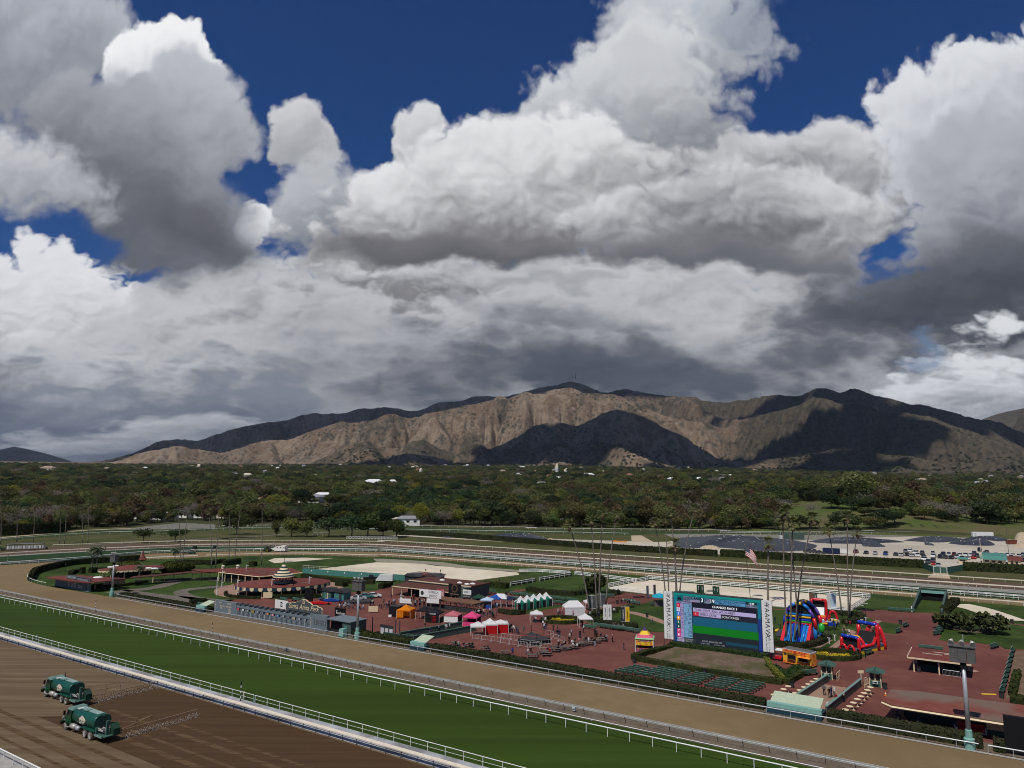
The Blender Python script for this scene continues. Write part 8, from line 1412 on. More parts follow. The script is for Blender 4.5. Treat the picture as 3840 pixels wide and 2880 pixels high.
pbox(o, 'base', -3.6, 4.2, 4.6, 9.6, 0, .8, 'gri'); part('green_figure', MB().lathe([(.3,0),(.7,.4),(.8,1.4),(.5,2.2),(.1,2.5)], 10), K('grn'), o, (5.4, 5.2, 2.2), smooth=True); part('side_ramp', MB().add([(-3.6,5,.2),(-5.8,4.2,.2),(-5.8,6.2,.2),(-3.6,7,.2),(-3.6,5,2.2),(-5.8,4.2,1.3),(-5.8,6.2,1.3),(-3.6,7,2.2)], [(0,1,5,4),(1,2,6,5),(2,3,7,6),(4,5,6,7)]), K('gri'), o); part('ramp_lip', MB().tube([(-5.8,4.2,1.5),(-5.8,6.2,1.5)], .35, 8), K('yel'), o, smooth=True)
ib = G('M',800,525); o = thing('inflatable_course', ib, RZ+.1, 'red inflatable obstacle course behind the tall slide', 'inflatable'); o.scale = (.68,)*3; tubes(o, 'arch', [(x, 6., z_) for x, y, z_ in arch(-3.2, 1.6, 6, 7.6, .4, None, square=True)], .5, ['redi','redi','redi']); part('climb_wall', MB().add([(-2.8,6,0),(1.2,6,0),(1.2,6.6,7),(-2.8,6.6,7)], [(0,1,2,3)]), K('mesh_'), o); part('slope', MB().add([(-2.6,3,.5),(1.0,3,.5),(1.0,6,5),(-2.6,6,5)], [(0,1,2,3)]), K('white'), o); pbox(o, 'base', -3, 5, -1, 6, 0, 1.0, 'bluei')
for x in (-.9, 1.1): tubes(o, 'entry_arch', [(x+.0+q[0], -1.0, q[2]) for q in arch(-1.0,.95,0,2.6,.3,None)], .38, ['redi'])
tubes(o, 'entry_arch', [(4.0+q[0], 2.0, 1.0+q[2]) for q in arch(-1.4,1.4,0,3.6,.3,None)], .45, ['redi']); part('front_lip', MB().tube([(-2.4,-1.4,.7),(2.4,-1.4,.7)], .35, 8), K('yel'), o, smooth=True); part('flame_panel', MB().add([(-2.4,-1.0,2.2),(1.8,-1.0,2.2),(1.8,-.6,3.4),(-2.4,-.6,3.4)], [(0,1,2,3)]), mat('flame_print', (.80,.42,.02), (.62,.03,.02), 1.5, .4), o); part('front_lip', MB().tube([(2.6,1.6,1.6),(5.4,1.6,1.6)], .35, 8), K('yel'), o, smooth=True)
ic = (G('M',1060,900)+G('M',1290,950))/2; dv = G('M',1290,950)-G('M',1060,900); o = thing('inflatable_slide', ic, math.atan2(dv.y, dv.x), 'blue and red inflatable double slide with two red entrance arches', 'inflatable'); o.scale = (.80,)*3
for x in (-1.05, 1.05): tubes(o, 'entry_arch', [(x+q[0], 0, q[2]) for q in arch(-.95,.95,0,2.1,.3,None)], .30, ['redi']); pbox(o, 'entry_mat', x-.8, x+.8, -.3, 1.2, .1, .5, 'cyan')
tubes(o, 'front_arch', [(q[0], 1.4, q[2]) for q in arch(-2.3,2.3,0,3.9,.4,None,square=True)], .42, ['redi','bluei','bluei','redi'][:4]); part('net_wall', MB().add([(-2.0,1.5,1.6),(2.0,1.5,1.6),(2.0,1.6,3.6),(-2.0,1.6,3.6)], [(0,1,2,3)]), K('mesh_'), o); pbox(o, 'base', -2.5, 2.5, 0, 13, 0, .75, 'yellow'); pbox(o, 'base_stripe', -2.52, 2.52, .2, 13.02, .75, 1.4, 'gri')
for sx_ in (-1, 1): part('side_tube', MB().tube([(sx_*2.3,1.5,1.7),(sx_*2.3,7.5,1.7),(sx_*2.3,9.0,3.2)], .38, 8), K('redi'), o, smooth=True)
tubes(o, 'middle_arch', [(q[0], 4.2, q[2]+1.0) for q in arch(-2.0,2.0,0,2.6,.4,None)], .40, ['redi','yel','redi']); tubes(o, 'rear_arch', [(q[0], 9.4, q[2]) for q in arch(-2.5,2.5,0,6.3,.4,None,square=True)], .48, ['redi','bluei','bluei','redi']); tubes(o, 'back_arch', [(q[0], 12.4, q[2]) for q in arch(-2.5,2.5,0,6.0,.4,None)], .48, ['redi','redi','redi']); part('chute', MB().add([(-2.1,6.5,1.5),(2.1,6.5,1.5),(2.1,9.3,4.4),(-2.1,9.3,4.4)], [(0,1,2,3)]), K('mesh_'), o); part('chute_foot', MB().add([(-2.1,5.2,1.3),(2.1,5.2,1.3),(2.1,6.6,1.8),(-2.1,6.6,1.8)], [(0,1,2,3)]), K('cyan'), o)
for i, (x, m_) in enumerate(((-.9,'yel'),(.1,'redi'),(1.0,'white'))): part('pop_up', MB().lathe([(.3,0),(.32,1.2),(.05,1.6)], 8), K(m_), o, (x, 5.0, 1.2), smooth=True)
# ================================================================ vehicles and plant
def wheel(o, x, y, r, w_, rim='rim', tyre='rubber', name='wheel'):
    wh = part(name, MB().lathe([(r*.68,-w_/2),(r*.93,-w_/2),(r,-w_*.35),(r,w_*.35),(r*.93,w_/2),(r*.68,w_/2)], 18), K(tyre), o, (x, y, r), rot=FACE, smooth=False)
    part('rim', MB().lathe([(r*.68,-w_*.50),(r*.3,-w_*.44),(r*.28,w_*.44),(r*.68,w_*.50)], 14), K(rim), wh); return wh
def water_truck(p, label, boom_far):
    o = thing('water_truck', p, RZ+math.pi, label, 'truck', 'green watering trucks')
    for x in (0, -5.4, -6.85):
        for s_ in (-1, 1): wheel(o, x, s_*1.05, .56, .34 if x == 0 else .5)
    pbox(o, 'chassis', -9.2, 1.1, -.45, .45, .75, 1.05, 'dgrey'); pbox(o, 'bumper', 1.25, 1.55, -1.2, 1.2, .55, 1.0, 'black'); pbox(o, 'grille', 1.2, 1.27, -.55, .55, 1.0, 1.7, 'silver')
    hood = part('hood', MB().extr([(.05,1.0),(1.25,1.0),(1.28,1.55),(1.1,1.75),(.05,1.95)], -.72, .72), K('cab'), o)
    for s_ in (-1, 1): part('wing', MB().extr([(-.75,.95),(-.62,1.25),(-.3,1.42),(.3,1.42),(.65,1.25),(.95,1.0),(.9,.92),(.6,1.12),(.25,1.28),(-.25,1.28),(-.5,1.12),(-.62,.92)], s_*1.22-.22, s_*1.22+.2), K('cab'), o); part('headlamp', MB().lathe([(.13,0),(.15,.06)], 10), K('pale'), o, (1.15, s_*.95, 1.35), rot=(0, math.pi/2, 0)); part('mirror', MB().box(-.05,.1,-.12,.12,0,.55).tube([(0,0,-.1),(0,-.25*s_,.2)], .02, 4), K('black'), o, (.1, s_*1.38, 2.0)); pbox(o, 'side_glass', -.95, -.15, s_*1.13-.02, s_*1.13+.02, 2.05, 2.6, 'glass'); pbox(o, 'step', -1.0, -.1, s_*1.2-.15, s_*1.2+.15, .55, .62, 'silver')
    part('cab', MB().extr([(-1.25,1.0),(.05,1.0),(.1,1.95),(-.25,2.75),(-1.25,2.75)], -1.12, 1.12), K('cab'), o); part('windscreen', MB().add([(.13,-.95,2.0),(.13,.95,2.0),(-.2,.9,2.68),(-.2,-.9,2.68)], [(0,1,2,3)]), K('glass'), o); part('cab_roof', MB().box(-1.5,-.05,-1.1,1.1,2.75,3.0,top=(.2,.2)), mat('cab_roof', (.10,.19,.16), (.13,.22,.19), 1., .5), o); part('exhaust', MB().tube([(-1.45,-.9,1.2),(-1.45,-.9,3.3),(-1.6,-.9,3.5)], .07, 6), K('dgrey'), o)
    # tank: rounded-box section
    sec = [(.0,3.02),(.62,2.97),(1.0,2.75),(1.17,2.3),(1.15,1.75),(.9,1.38),(.45,1.22)]; ring_ = sec + [(-y, z_) for y, z_ in sec[::-1][:-1]]; n_ = len(ring_); V, F = [], []
    for x, k in ((-1.45,.9),(-1.65,1.0),(-7.35,1.0),(-7.5,.94)): V += [(x, y*k, 2.1+(z_-2.1)*k) for y, z_ in ring_]
    for i in range(3): F += [(i*n_+j, i*n_+(j+1) % n_, (i+1)*n_+(j+1) % n_, (i+1)*n_+j) for j in range(n_)]
    F += [tuple(range(n_-1,-1,-1)), tuple(3*n_+j for j in range(n_))]; tk = part('tank', MB().add(V, F), K('tank'), o)
    for p_ in tk.data.polygons: p_.use_smooth = len(p_.vertices) == 4
    tk.data.polygons.foreach_set('use_smooth', [len(p_.vertices) == 4 for p_ in tk.data.polygons])
    pbox(o, 'walkway', -6.9, -1.9, -.42, .42, 3.0, 3.06, mat('dusty_deck', (.20,.29,.27), (.26,.35,.33), 1.2, .7)); pbox(o, 'hatch', -2.7, -2.0, .15, .75, 3.0, 3.10, 'pale'); pbox(o, 'hatch', -4.4, -3.5, -.1, .6, 3.04, 3.14, 'green_l')
    for s_ in (-1, 1): part('emblem', MB().add([(-.95,0,.0),(-.8,0,.25),(-.45,0,.5),(-.1,0,.62),(.25,0,.5),(.5,0,.3),(.75,0,.2),(.95,0,-.02)], [tuple(range(7,-1,-1)) if s_ > 0 else tuple(range(8))]), K('cream2'), o, (-4.4, s_*1.19, 2.05), rot=(math.radians(-4)*s_, 0, 0)); lettering('lettering', 'SAP', .78, K('cream2'), o, -4.4, s_*1.195, 1.82, rot=(math.pi/2, 0, math.pi if s_ > 0 else 0), sx=1.15)
    for s_ in (-1, 1): part('fuel_tank', MB().tube([(-1.4,0,.78),(-2.5,0,.78)], .34, 12), K('silver'), o, (0, s_*1.0, 0), smooth=True); part('air_tank', MB().tube([(-2.75,0,.72),(-3.35,0,.72)], .3, 12), K('steel'), o, (0, s_*.95, 0), smooth=True); part('mudguard', MB().box(-7.9,-4.4,-.28,.28,1.18,1.26), K('tank'), o, (0, s_*1.05, 0)); pbox(o, 'mud_flap', -7.75, -7.7, s_*1.05-.25, s_*1.05+.25, .35, 1.1, 'wood')
    ld = part('ladder', MB().tube([(-7.62,.35,1.1),(-7.62,.35,3.1)], .03, 5), K('dgrey'), o)
    part('ladder_rail', MB().tube([(-7.62,-.15,1.1),(-7.62,-.15,3.1)], .03, 5), K('dgrey'), ld)
    for i in range(6): part('rung', MB().tube([(-7.62,-.15,1.25+i*.33),(-7.62,.35,1.25+i*.33)], .025, 4), K('grey'), ld)
    pbox(o, 'rear_deck', -10.2, -7.7, -1.1, 1.1, .85, .95, 'green'); pbox(o, 'rear_bumper', -9.6, -7.7, 1.05, 1.2, .7, .95, 'green_l')
    rr_ = random.Random(4)
    for i in range(9): y0 = rr_.uniform(-.7,.9); part('pipe', MB().tube([(-8.0,y0,1.05+rr_.uniform(0,.2)),(-8.3,y0+rr_.uniform(-.3,.3),1.4+rr_.uniform(0,.3)),(-9.2,y0+rr_.uniform(-.4,.4),1.2+rr_.uniform(0,.6))], .055, 6), K('silver'), o)
    pbox(o, 'valve_box', -8.1, -7.75, .6, 1.1, .95, 1.7, 'green'); pbox(o, 'mast_post', -9.6, -9.3, .2, .55, .9, 2.7, 'green'); part('counterweight', MB().add([(-9.4,-.9,.9),(-10.3,-.9,.9),(-10.3,-.9,1.7),(-9.4,-.9,2.4),(-9.4,.0,.9),(-10.3,.0,.9),(-10.3,.0,1.7),(-9.4,.0,2.4)], [(0,1,2,3),(7,6,5,4),(0,3,7,4),(1,5,6,2),(2,6,7,3)]), K('dgreen'), o)
    b = part('spray_boom', MB().tube([(-9.9,-.8,1.15),(-9.9,-boom_far,1.05)], .055, 6), K('tan'), o); part('boom_stay', MB().tube([(-9.5,.3,2.6),(-9.7,-3.0,1.7),(-9.8,-5.2,1.9)], .05, 6), K('tan'), b); part('boom_stay', MB().tube([(-9.9,-1.2,1.25),(-9.8,-5.4,1.95)], .045, 6), K('tan'), b); part('boom_stay', MB().tube([(-9.5,.35,2.7),(-9.8,-8.,1.9)], .015, 4), K('dgrey'), b); part('boom_strut', MB().tube([(-9.85,-3.2,1.1),(-9.75,-3.2,2.3)], .04, 5), K('tan'), b); part('boom_strut', MB().tube([(-9.85,-5.4,1.1),(-9.75,-5.4,2.0)], .04, 5), K('tan'), b)
    nz = MB().tube([(0,0,0),(0,0,-.42)], .03, 4).mesh('nozzle', K('tan')); k = int((boom_far-1.5)/.34)
    for i in range(k): put('nozzle', nz, b, (-9.9, -1.3-i*.34, 1.1))
    g_ = np.random.RandomState(2); n = 1100; P_ = np.stack([-9.95-g_.rand(n)**2*.8, -1.2-g_.rand(n)*(boom_far-1.2), g_.rand(n)*.7], 1); sp_ = put('spray', card_mesh('spray', leaf_cards(P_, .045, 3), [mat('water_drops', (.75,.74,.72), rough=.3, trans=.5)]), b); sp_['kind'] = 'stuff'
    return o
water_truck(T(-108.3, 52.25), 'nearer green watering truck with its spray boom reaching to the right', 12.2); water_truck(T(-127.0, 57.65), 'farther green watering truck spraying along the cream rail', 11.6)
# ---- cars
CARC = {'white':(.72,.72,.70), 'silver':(.42,.43,.44), 'black':(.015,.015,.017), 'dark grey':(.06,.062,.066), 'blue':(.02,.06,.20), 'red':(.40,.02,.02), 'navy':(.015,.022,.05), 'grey':(.18,.185,.19), 'teal':(.05,.22,.22), 'maroon':(.12,.02,.025)}
SHAPE = {'saloon':([(-2.25,.35),(2.25,.35),(2.28,.7),(2.05,.85),(1.1,.95),(-1.5,.98),(-2.2,.95),(-2.28,.7)], [(-1.55,.96),(1.15,.93),(.35,1.42),(-.95,1.45)]), 'wagon':([(-2.3,.38),(2.3,.38),(2.33,.8),(2.1,1.0),(1.2,1.1),(-2.2,1.12),(-2.33,.8)], [(-2.2,1.1),(1.25,1.08),(.55,1.7),(-1.9,1.72)]), 'pickup':([(-2.7,.42),(2.6,.42),(2.62,.9),(2.4,1.1),(1.2,1.18),(-2.7,1.15)], [(-.7,1.15),(1.2,1.15),(.6,1.82),(-.55,1.84)]), 'van':([(-2.9,.35),(2.8,.35),(2.85,.9),(2.4,1.2),(1.6,2.35),(-2.9,2.45)], [(1.62,1.3),(2.35,1.22),(1.68,2.15),(1.5,2.15)])}
CM = {}
def car(kind, colr, p, rz, label, group, name='car'):
    key = (kind, colr)
    if key not in CM:
        prof, gl = SHAPE[kind]; bm_ = mat('paint_'+colr.replace(' ','_'), CARC[colr], tuple(x*.9 for x in CARC[colr]), 1., .25, spec=.5); hw = .92 if kind != 'van' else 1.0
        mb = MB().extr(prof, -hw, hw); c = MB(); n = len(gl); V = [(x, -hw*(.96 if z_ < 1.3 else .74), z_) for x, z_ in gl] + [(x, hw*(.96 if z_ < 1.3 else .74), z_) for x, z_ in gl]; c.add(V, [tuple(range(n)), tuple(range(2*n-1,n-1,-1))] + [((i+1) % n, i, n+i, n+(i+1) % n) for i in range(n)])
        top = MB(); zt = max(z_ for _, z_ in gl); xs = [x for x, z_ in gl if z_ > zt-.1]; top.box(min(xs)+.05, max(xs)-.05, -hw*.7, hw*.7, zt+.002, zt+.05)
        CM[key] = (mb.mesh('body', bm_), c.mesh('glasshouse', K('glass')), top.mesh('roof', bm_))
    o = thing(name, p, rz, label, name if name != 'car' else 'car', group); b, g_, t_ = CM[key]; put('body', b, o); put('glasshouse', g_, o); put('roof', t_, o)
    if 'wheel' not in CM: CM['wheel'] = MB().lathe([(.2,-.11),(.33,-.11),(.33,.11),(.2,.11)], 10).mesh('wheel', K('rubber_b')); CM['lamp'] = MB().box(-.02,.02,-.16,.16,-.08,.08).mesh('headlamp', K('pale'))
    xw = 1.4 if kind in ('saloon','wagon') else 1.75
    for x in (-xw, xw):
        for s_ in (-1, 1): put('wheel', CM['wheel'], o, (x, s_*.82, .33), rot=FACE)
    fx = max(x for x, _ in SHAPE[kind][0])
    for s_ in (-1, 1): put('headlamp', CM['lamp'], o, (fx-.03, s_*.66, .75))
    return o
CP = [(30,470),(155,476),(300,486),(445,492),(515,500),(598,496),(665,508),(640,442),(715,470),(742,508),(808,478),(825,518),(840,562),(955,484),(962,520),(955,584),(965,622),(1030,652),(1055,528),(1095,494),(1130,532),(1175,500),(1208,538),(1250,500),(1285,532),(1325,508),(1362,542),(1405,508),(1440,548),(1478,508),(1525,484),(1520,538),(1565,518),(1600,432),(1700,458),(1675,492),(1828,500),(1900,500),(1985,500),(2040,534),(2145,514),(2120,574),(2200,578),(2205,504),(885,602),(575,455),(2060,505),(1780,520)]
cc_ = ['black','silver','blue','dark grey','silver','black','silver','white','white','white','dark grey','black','white','silver','white','dark grey','red','silver','black','navy','dark grey','silver','black','maroon','silver','white','black','white','white','white','dark grey','red','dark grey','navy','dark grey','black','silver','white','white','white','silver','black','navy','grey','dark grey','grey','white','silver']
ck = ['saloon','saloon','wagon','saloon','saloon','saloon','saloon','wagon','wagon','wagon','pickup','saloon','pickup','pickup','pickup','wagon','saloon','wagon']
cr2 = random.Random(9)
for i, (x, y) in enumerate(CP):
    row = 'in the front row' if x < 800 and y > 450 else 'by the green gate' if 800 < x < 1080 and y > 540 else 'apart at the back' if y < 460 else 'behind the ticket hall' if x > 1600 else 'in the middle rows'
    side = '' if i > 12 else ', %s from the left' % 'first second third fourth fifth sixth seventh eighth ninth tenth eleventh twelfth thirteenth'.split()[i]
    k = ck[i] if i < len(ck) else cr2.choice(['saloon','wagon','saloon','wagon','pickup']); car(k, cc_[i], G('Z',x,y)+Vector((0,0,.02)), math.atan2(TN.y, TN.x) + math.pi*(1 if cr2.random() < .7 else 0) + cr2.uniform(-.08,.08), '%s %s parked %s, car park%s' % (cc_[i], k, row, side), 'cars in the car park')
for i, (x, y, c_, k) in enumerate(((1060,925,'black','pickup'),(1115,928,'dark grey','pickup'),(1185,935,'dark grey','saloon'),(1612,928,'maroon','wagon'),(1460,940,'white','van'))): car(k, c_, G('d',x,y), RZ + (math.pi/2 if i == 3 else .1), '%s %s near the black container' % (c_, k) + (' on the left' if i == 0 else ''), 'vehicles near the black container')
o = thing('container', G('d',1320,938), RZ, 'long black container at the edge of the car park', 'container'); pbox(o, 'body', -3.6, 3.6, -1.2, 1.2, .3, 2.6, 'tentn'); pbox(o, 'door', 3.6, 3.65, -1.1, 1.1, .4, 2.5, 'black'); pbox(o, 'skid', -3.4, 3.4, -1.1, 1.1, 0, .3, 'dgrey')
for x, y, c_, lab in ((345,372,'silver','silver classic saloon parked by the stage'), (450,345,'teal','teal classic saloon behind the silver one'), (555,336,'white','white classic saloon at the right of the show cars')): car('saloon', c_, G('J',x,y)+Vector((0,0,.03)), .25, lab, 'classic cars on the plaza')
car('van', 'white', G('B',1710,648)+Vector((0,0,.03)), math.pi-.05, 'white cargo van parked beside the sand court', None, name='van'); car('pickup', 'black', G('B',1590,636)+Vector((0,0,.03)), .15, 'black pickup parked left of the white van', None, name='pickup')
for x, y, m_, lab in ((1830,690,'redi','long red racing car beside the black scaffold'), (1995,655,'tentblue','blue racing car behind the red one')):
    o = thing('racing_car', G('Q',x,y)+Vector((0,0,.03)), .12, lab, 'racing car'); part('body', MB().extr([(-3.2,.2),(3.4,.2),(3.4,.4),(1.5,.6),(.2,.95),(-1.0,.9),(-3.2,.7)], -.45, .45), K(m_), o, smooth=False); pbox(o, 'rear_wing', -3.3, -2.8, -.8, .8, 1.0, 1.08, m_); pbox(o, 'wing_strut', -3.1, -3.0, -.1, .1, .6, 1.0, 'black')
    for xw, r_ in ((-2.4,.45),(2.6,.3)):
        for s_ in (-1, 1): part('wheel', MB().lathe([(r_,-.18),(r_,.18)], 12), K('rubber_b'), o, (xw, s_*.7, r_), rot=FACE)
# ---- horse trailer, tractors, starting gate
pa, pb_ = G('a',1365,912), G('a',1495,918); o = thing('horse_trailer', (pa+pb_)/2, math.atan2((pb_-pa).y, (pb_-pa).x), 'white horse ambulance trailer on the back straight', 'trailer'); L_ = (pb_-pa).length
part('body', MB().extr([(-L_*.62,1.0),(-L_*.35,.5),(L_*.5,.5),(L_*.5,2.9),(L_*.1,3.0),(-L_*.3,2.6),(-L_*.62,1.6)], -1.1, 1.1), K('white'), o)
for x in (-1.6, .3, 2.1): pbox(o, 'window', x, x+.9, -1.13, -1.1, 1.9, 2.3, 'glass')
for x in (1.4, 2.4):
    for s_ in (-1, 1): wheel(o, x, s_*1.0, .42, .25, tyre='rubber_b')
part('drawbar', MB().tube([(-L_*.6,0,.8),(-L_*.6-1.5,0,.6)], .08, 5), K('dsteel'), o)
def tractor(p, rz, label):
    o = thing('tractor', p, rz, label, 'tractor', 'green tractors on the back straight'); pbox(o, 'bonnet', -2.2, -.2, -.4, .4, .9, 1.6, 'tank'); pbox(o, 'cab', -.3, 1.1, -.7, .7, 1.3, 2.6, 'glass'); pbox(o, 'cab_roof', -.4, 1.2, -.8, .8, 2.6, 2.75, 'tank'); pbox(o, 'body', -.4, 1.2, -.6, .6, .7, 1.3, 'tank')
    for s_ in (-1, 1): wheel(o, .7, s_*.9, .75, .45, 'yel', 'rubber_b'); wheel(o, -1.7, s_*.75, .48, .3, 'yel', 'rubber_b')
    return o
tractor(G('a',1275,915), math.atan2((pb_-pa).y, (pb_-pa).x), 'green tractor pulling the white horse trailer'); tractor(G('a',640,905), RZ+.5, 'green tractor alone on the back turf between the palms'); tractor(G('a',400,912), RZ+.5, 'green tractor behind the low flatbed at the left')
o = thing('flatbed', G('a',320,935), RZ+.5, 'low dark flatbed cart on the back straight', 'cart'); pbox(o, 'bed', -2.2, 2.2, -.9, .9, .6, .8, 'dgrey'); pbox(o, 'canopy', -2.2, 2.0, -.9, .9, 2.0, 2.1, 'tentn')
for x in (-2.1, 1.9):
    for s_ in (-1, 1): part('post', MB().tube([(x, s_*.85, .8), (x, s_*.85, 2.0)], .04, 4), K('dsteel'), o); wheel(o, x*.7, s_*.8, .35, .25, 'steel', 'rubber_b')
gu = thing('utility_cart', G('a',385,938), RZ+.5, 'white-roofed utility cart right of the flatbed', 'cart'); pbox(gu, 'body', -1.2, 1.2, -.6, .6, .4, .9, 'tank'); pbox(gu, 'roof', -.8, .9, -.65, .65, 1.8, 1.9, 'white')
for x in (-.7, .8):
    for s_ in (-1, 1): part('post', MB().tube([(x, s_*.55, .9), (x, s_*.55, 1.8)], .03, 4), K('dsteel'), gu); wheel(gu, x, s_*.55, .3, .2, 'steel', 'rubber_b')
pa, pb_ = G('Y',85,425), G('Y',605,408); o = thing('starting_gate', pa, math.atan2((pb_-pa).y, (pb_-pa).x), 'long white starting gate on the back dirt at the far left', 'starting gate'); L_ = (pb_-pa).length; n = 14
part('top_beam', MB().box(0, L_, -.25, .25, 3.0, 3.3), K('pale'), o); part('rear_beam', MB().box(0, L_, 2.2, 2.5, 2.6, 2.8), K('dgrey'), o); part('canopy', MB().add([(0,-.3,3.35),(L_,-.3,3.35),(L_,2.5,3.0),(0,2.5,3.0)], [(0,1,2,3)]), K('slate'), o)
for i in range(n+1): x = L_*i/n; part('stall_post', MB().box(x-.07, x+.07, -.1, .1, 0, 3.0), K('dgrey'), o); part('stall_divider', MB().box(x-.16, x+.16, 0, 2.3, .5, 2.0), K('white'), o)
for i in range(n): x = L_*(i+.5)/n; part('front_door', MB().box(x-.36, x+.36, -.14, -.08, .7, 2.2), K('pale' if i % 2 else 'white'), o); part('rear_padding', MB().box(x-.3, x+.3, 2.2, 2.35, .4, 1.5), K('black'), o)
for x in (-.9, L_+.9):
    for s_ in (.2, 1.8): wheel(o, x, s_, .5, .3, 'steel', 'rubber_b')
tr = tractor(G('Y',-30,425), math.atan2((pb_-pa).y, (pb_-pa).x)+math.pi, 'tractor hitched to the starting gate at the left edge')
# ---- mounds under black sheets, sand heaps and site plant
def mound(name, P, h, m_, label, bags=0, z0=.03, cat='mound'):
    c = Vector((0,0,0))
    for p in P: c += p
    c /= len(P); c.z = 0; pp = smooth(P + [P[0]], 4)[:-1]; n = len(pp); o = thing(name, c, 0, label, cat); V, F = [], []; r = random.Random(len(P)); K_ = 7
    for j in range(K_):
        t = j/(K_-1); k = 1 - .92*t**1.1
        for i, p in enumerate(pp): q_ = (p-c)*k; V.append((q_.x, q_.y, z0 + h*(1-(1-t)**2)*(.8+.4*r.random()) if j else z0))
    for j in range(K_-1): F += [(j*n+i, j*n+(i+1) % n, (j+1)*n+(i+1) % n, (j+1)*n+i) for i in range(n)]
    F.append(tuple((K_-1)*n+i for i in range(n))); part('sheet' if m_ == 'tarp' else 'heap', MB().add(V, F), K(m_), o, smooth=True)
    if bags:
        mb = MB()
        for i in range(bags): j = r.randrange(0, K_-1); v = V[j*n+r.randrange(n)]; f = r.uniform(.85,1.02); s_ = r.uniform(.18,.34); mb.box(v[0]*f-s_, v[0]*f+s_, v[1]*f-s_*.7, v[1]*f+s_*.7, v[2]-.05, v[2]+.22)
        b = part('sandbags', mb, K('bagw'), o); b['kind'] = 'stuff'
    return o
mound('covered_mound', GG(('d',-560,760),('d',-300,748),('d',0,742),('d',300,745),('d',600,772),('d',900,805),('d',1140,832),('d',1060,890),('d',700,912),('d',300,890),('d',0,865),('d',-300,870),('d',-520,850)), 3.2, 'tarp', 'largest mound under black sheeting dotted with white sandbags', 130)
mound('covered_mound', GG(('d',1030,792),('d',1300,752),('d',1600,752),('d',1980,775),('d',2190,800),('d',1900,812),('d',1960,855),('d',1700,850),('d',1690,822),('d',1250,815)), 1.8, 'tarp', 'low spreading mound under black sheeting left of the cars', 40)
mound('covered_mound', GG(('Z',540,285),('Z',700,252),('Z',900,242),('Z',1300,250),('Z',1360,275),('Z',1110,310),('Z',830,305)), 1.5, 'tarp', 'black covered mound behind the front row of cars', 24); mound('covered_mound', GG(('Z',1160,325),('Z',1420,285),('Z',1700,290),('Z',1800,352),('Z',1420,350)), 2.4, 'tarp', 'black covered mound in front of the white trailer', 18); mound('covered_mound', GG(('Z',1400,265),('Z',1480,242),('Z',1850,240),('Z',1990,275),('Z',1880,298),('Z',1700,280)), 1.5, 'tarp', 'black covered mound beside the red skip', 12); mound('covered_mound', GG(('Z',835,305),('Z',980,350),('Z',850,345)), .8, 'tarp', 'small black covered heap among the sandbags', 3)
mound('covered_mound', GG(('C',690,268),('C',900,258),('C',1150,258),('C',1255,270),('C',1260,300),('C',1000,290),('C',800,275)), 2.6, 'tarp', 'long black covered mound behind the left back hedge', 30); mound('covered_mound', GG(('b',1105,730),('b',1180,715),('b',1330,720),('b',1400,738),('b',1300,748),('b',1150,745)), 2.2, 'tarp', 'short black covered mound left of the long one', 6)
mound('sand_heap', GG(('Z',2080,245),('Z',2212,235),('Z',2300,250),('Z',2300,290),('Z',2100,290)), 3.4, 'sand2', 'tall pale sand heap at the right edge', cat='heap'); mound('sand_heap', GG(('Z',2050,385),('Z',2150,360),('Z',2300,365),('Z',2300,395)), 2.2, 'sand2', 'near sand heap at the right edge', cat='heap'); mound('sand_heap', GG(('C',1255,300),('C',1290,285),('C',1340,295),('C',1320,305)), 1.3, 'sand2', 'small sand heap at the end of the long covered mound', cat='heap'); mound('sand_heap', GG(('d',-250,868),('d',-130,850),('d',0,872),('d',-50,885)), 1.2, 'sand2', 'pale sand heap in front of the largest covered mound', cat='heap')
o = thing('white_trailer', G('Z',1505,240), 0, 'long white site trailer behind the covered mounds', 'trailer'); q_ = loc2(o, G('Z',1795,245)); a_ = math.atan2(q_.y, q_.x); o.rotation_euler.z = a_; L_ = q_.length; pbox(o, 'body', 0, L_, 0, 2.6, .5, 3.2, 'white'); pbox(o, 'skirt', .2, L_-.2, .2, 2.4, 0, .5, 'grey'); pbox(o, 'door', L_*.1, L_*.1+.9, -.03, 0, .6, 2.6, 'pale')
o = thing('skip', G('Z',2040,335), .2, 'rusty red skip beside the sand heaps', 'skip'); part('tub', MB().add([(-2.6,-1.1,.2),(2.2,-1.1,.2),(2.8,-1.1,2.2),(-2.8,-1.1,2.2),(-2.6,1.1,.2),(2.2,1.1,.2),(2.8,1.1,2.2),(-2.8,1.1,2.2)], [(0,1,2,3),(7,6,5,4),(0,4,5,1),(1,5,6,2),(3,7,4,0)]), mat('rusty_red', (.14,.045,.03), (.20,.06,.04), 1., .8), o); pbox(o, 'rim', -2.85, 2.85, -1.15, 1.15, 2.2, 2.3, 'roofbrown')
o = thing('barrier_row', G('c',930,798), 0, 'row of orange plastic barriers beside the dirt ramp', 'barrier'); q_ = loc2(o, G('c',1112,802)); o.rotation_euler.z = math.atan2(q_.y, q_.x); L_ = q_.length; k = 9
for i in range(k): pbox(o, 'segment', L_*i/k, L_*(i+.9)/k, -.3, .3, 0, 1.1 if i < 3 else .8, 'orange', top=(.1,.2))
o = thing('concrete_hut', G('d',880,770), 0, 'grey-green hut with a white door at the foot of the rip-rap bank', 'hut'); pbox(o, 'wall', -6, 6, 0, 4, 0, 4, 'wallgreen'); pbox(o, 'white_tank', -8.5, -6.2, -.5, 1.5, 0, 2.4, 'pale')
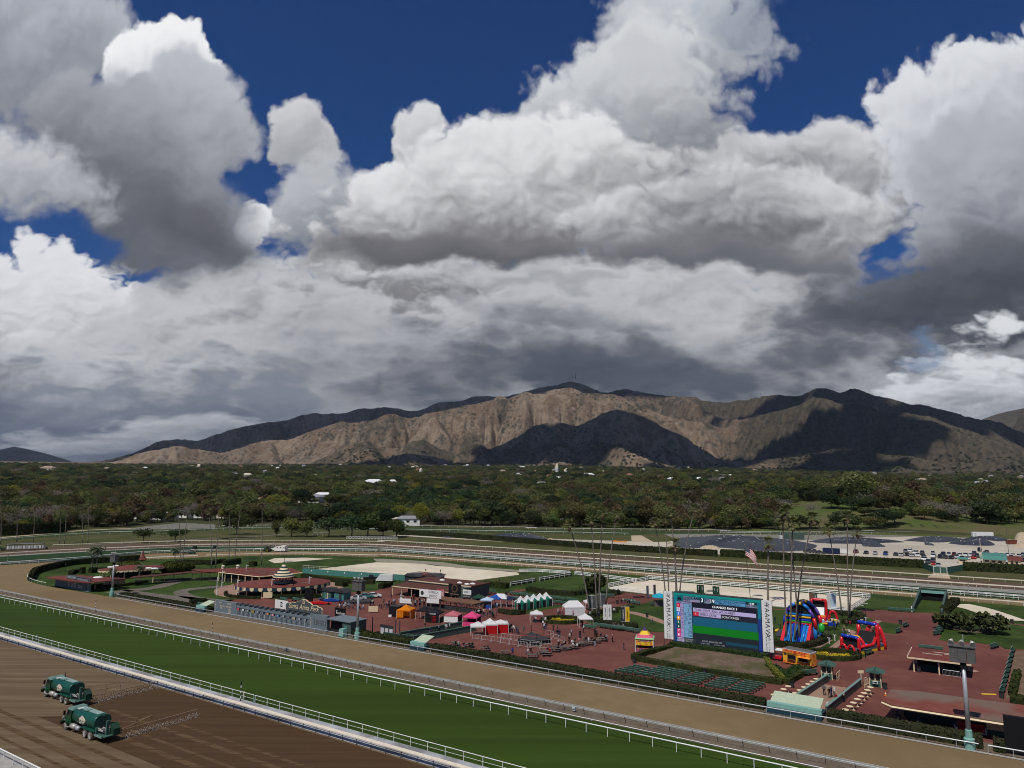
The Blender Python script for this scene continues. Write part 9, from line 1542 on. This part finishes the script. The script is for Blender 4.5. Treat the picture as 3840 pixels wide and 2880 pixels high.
for i, (c, x, y, h_) in enumerate((('d',88,690,12.),('d',42,840,11.),('c',1995,750,9.),('Z',2000,470,12.),('Z',1945,930,0),('c',575,815,9.))):
    if h_: o = thing('lamp_pole', G(c,x,y), 0, ['thin pole on the upper turf above the largest mound','thin lamp pole beside the sand heap','thin pole left of the largest mound','thin lamp pole behind the ticket hall','','thin pole behind the back hedge on the left'][i], 'pole', 'thin poles beyond the back straight'); part('pole', MB().tube([(0,0,0),(0,0,h_)], .12, 6, r1=.08), K('grey'), o); part('lamp', MB().box(-.5,.5,-.15,.15,h_,h_+.15), K('grey'), o)
# picnic tables under the infield clump
for i, x in enumerate((1840, 1900, 1960)): o = thing('white_canopy', G('a',x,728), .2, ['left','middle','right'][i]+' white frame canopy under the clump of trees', 'canopy', 'white canopies under the trees'); pbox(o, 'roof', -1.6, 1.6, -1.2, 1.2, 2.3, 2.4, 'white'); [part('leg', MB().tube([(sx_*1.5, sy_*1.1, 0), (sx_*1.5, sy_*1.1, 2.3)], .06, 4), K('white'), o) for sx_ in (-1,1) for sy_ in (-1,1)]
# ================================================================ houses in the wood
ROOFC = [('white',(.68,.68,.66)), ('grey',(.26,.26,.27)), ('tan',(.36,.27,.19)), ('terracotta',(.28,.13,.085)), ('cream',(.55,.48,.37))]
HM = {}
def house(p, w_, d_, h_, rc, rz, label, group=None, near=True):
    o = thing('house', p, rz, label, 'house', group); rm = mat('roof_'+ROOFC[rc][0], ROOFC[rc][1], tuple(x*.85 for x in ROOFC[rc][1]), .4, .9)
    if (rc, near) not in HM:
        W = MB().box(-.5,.5,-.5,.5,0,1).mesh('wall', K('cream2') if rc in (2,3) else K('white')); R_ = MB().add([(-.56,-.58,0),(.56,-.58,0),(.56,.58,0),(-.56,.58,0),(-.3,0,1),(.3,0,1)], [(0,1,5,4),(1,2,5),(2,3,4,5),(3,0,4),(3,2,1,0)]).mesh('roof', rm); HM[rc, near] = (W, R_, MB().box(-.5,.5,-.02,.02,-.5,.5).mesh('window', K('glass')))
    W, R_, G_ = HM[rc, near]; put('wall', W, o, scale=(w_, d_, h_)); put('roof', R_, o, (0,0,h_), scale=(w_, d_, h_*.45))
    if near:
        for i in range(3): put('window', G_, o, (-w_*.3+i*w_*.3, -d_/2-.02, h_*.6), scale=(w_*.13, 1, h_*.3))
    return o
for hx in HOUSES: house(*hx)
# ---------------------------------------------------------------- the air
hz = MB().box(-21000, 21000, -3000, 21500, -7.5, 1720)
o = part('haze', hz, []) ; tag(o, 'thin blue haze over the valley', None, None, 'stuff')
hm = bpy.data.materials.new('haze'); hm.use_nodes = True; hm.node_tree.nodes.clear(); q = NT(hm.node_tree)
pv = q.n('ShaderNodeVolumePrincipled'); pv.inputs['Color'].default_value = (.72, .82, 1.0, 1); pv.inputs['Density'].default_value = 1.3e-5; pv.inputs['Anisotropy'].default_value = 0.2
hm.node_tree.links.new(pv.outputs[0], q.n('ShaderNodeOutputMaterial').inputs['Volume'])
o.data.materials.clear(); o.data.materials.append(hm)

bpy.data.scenes.remove(TMP)
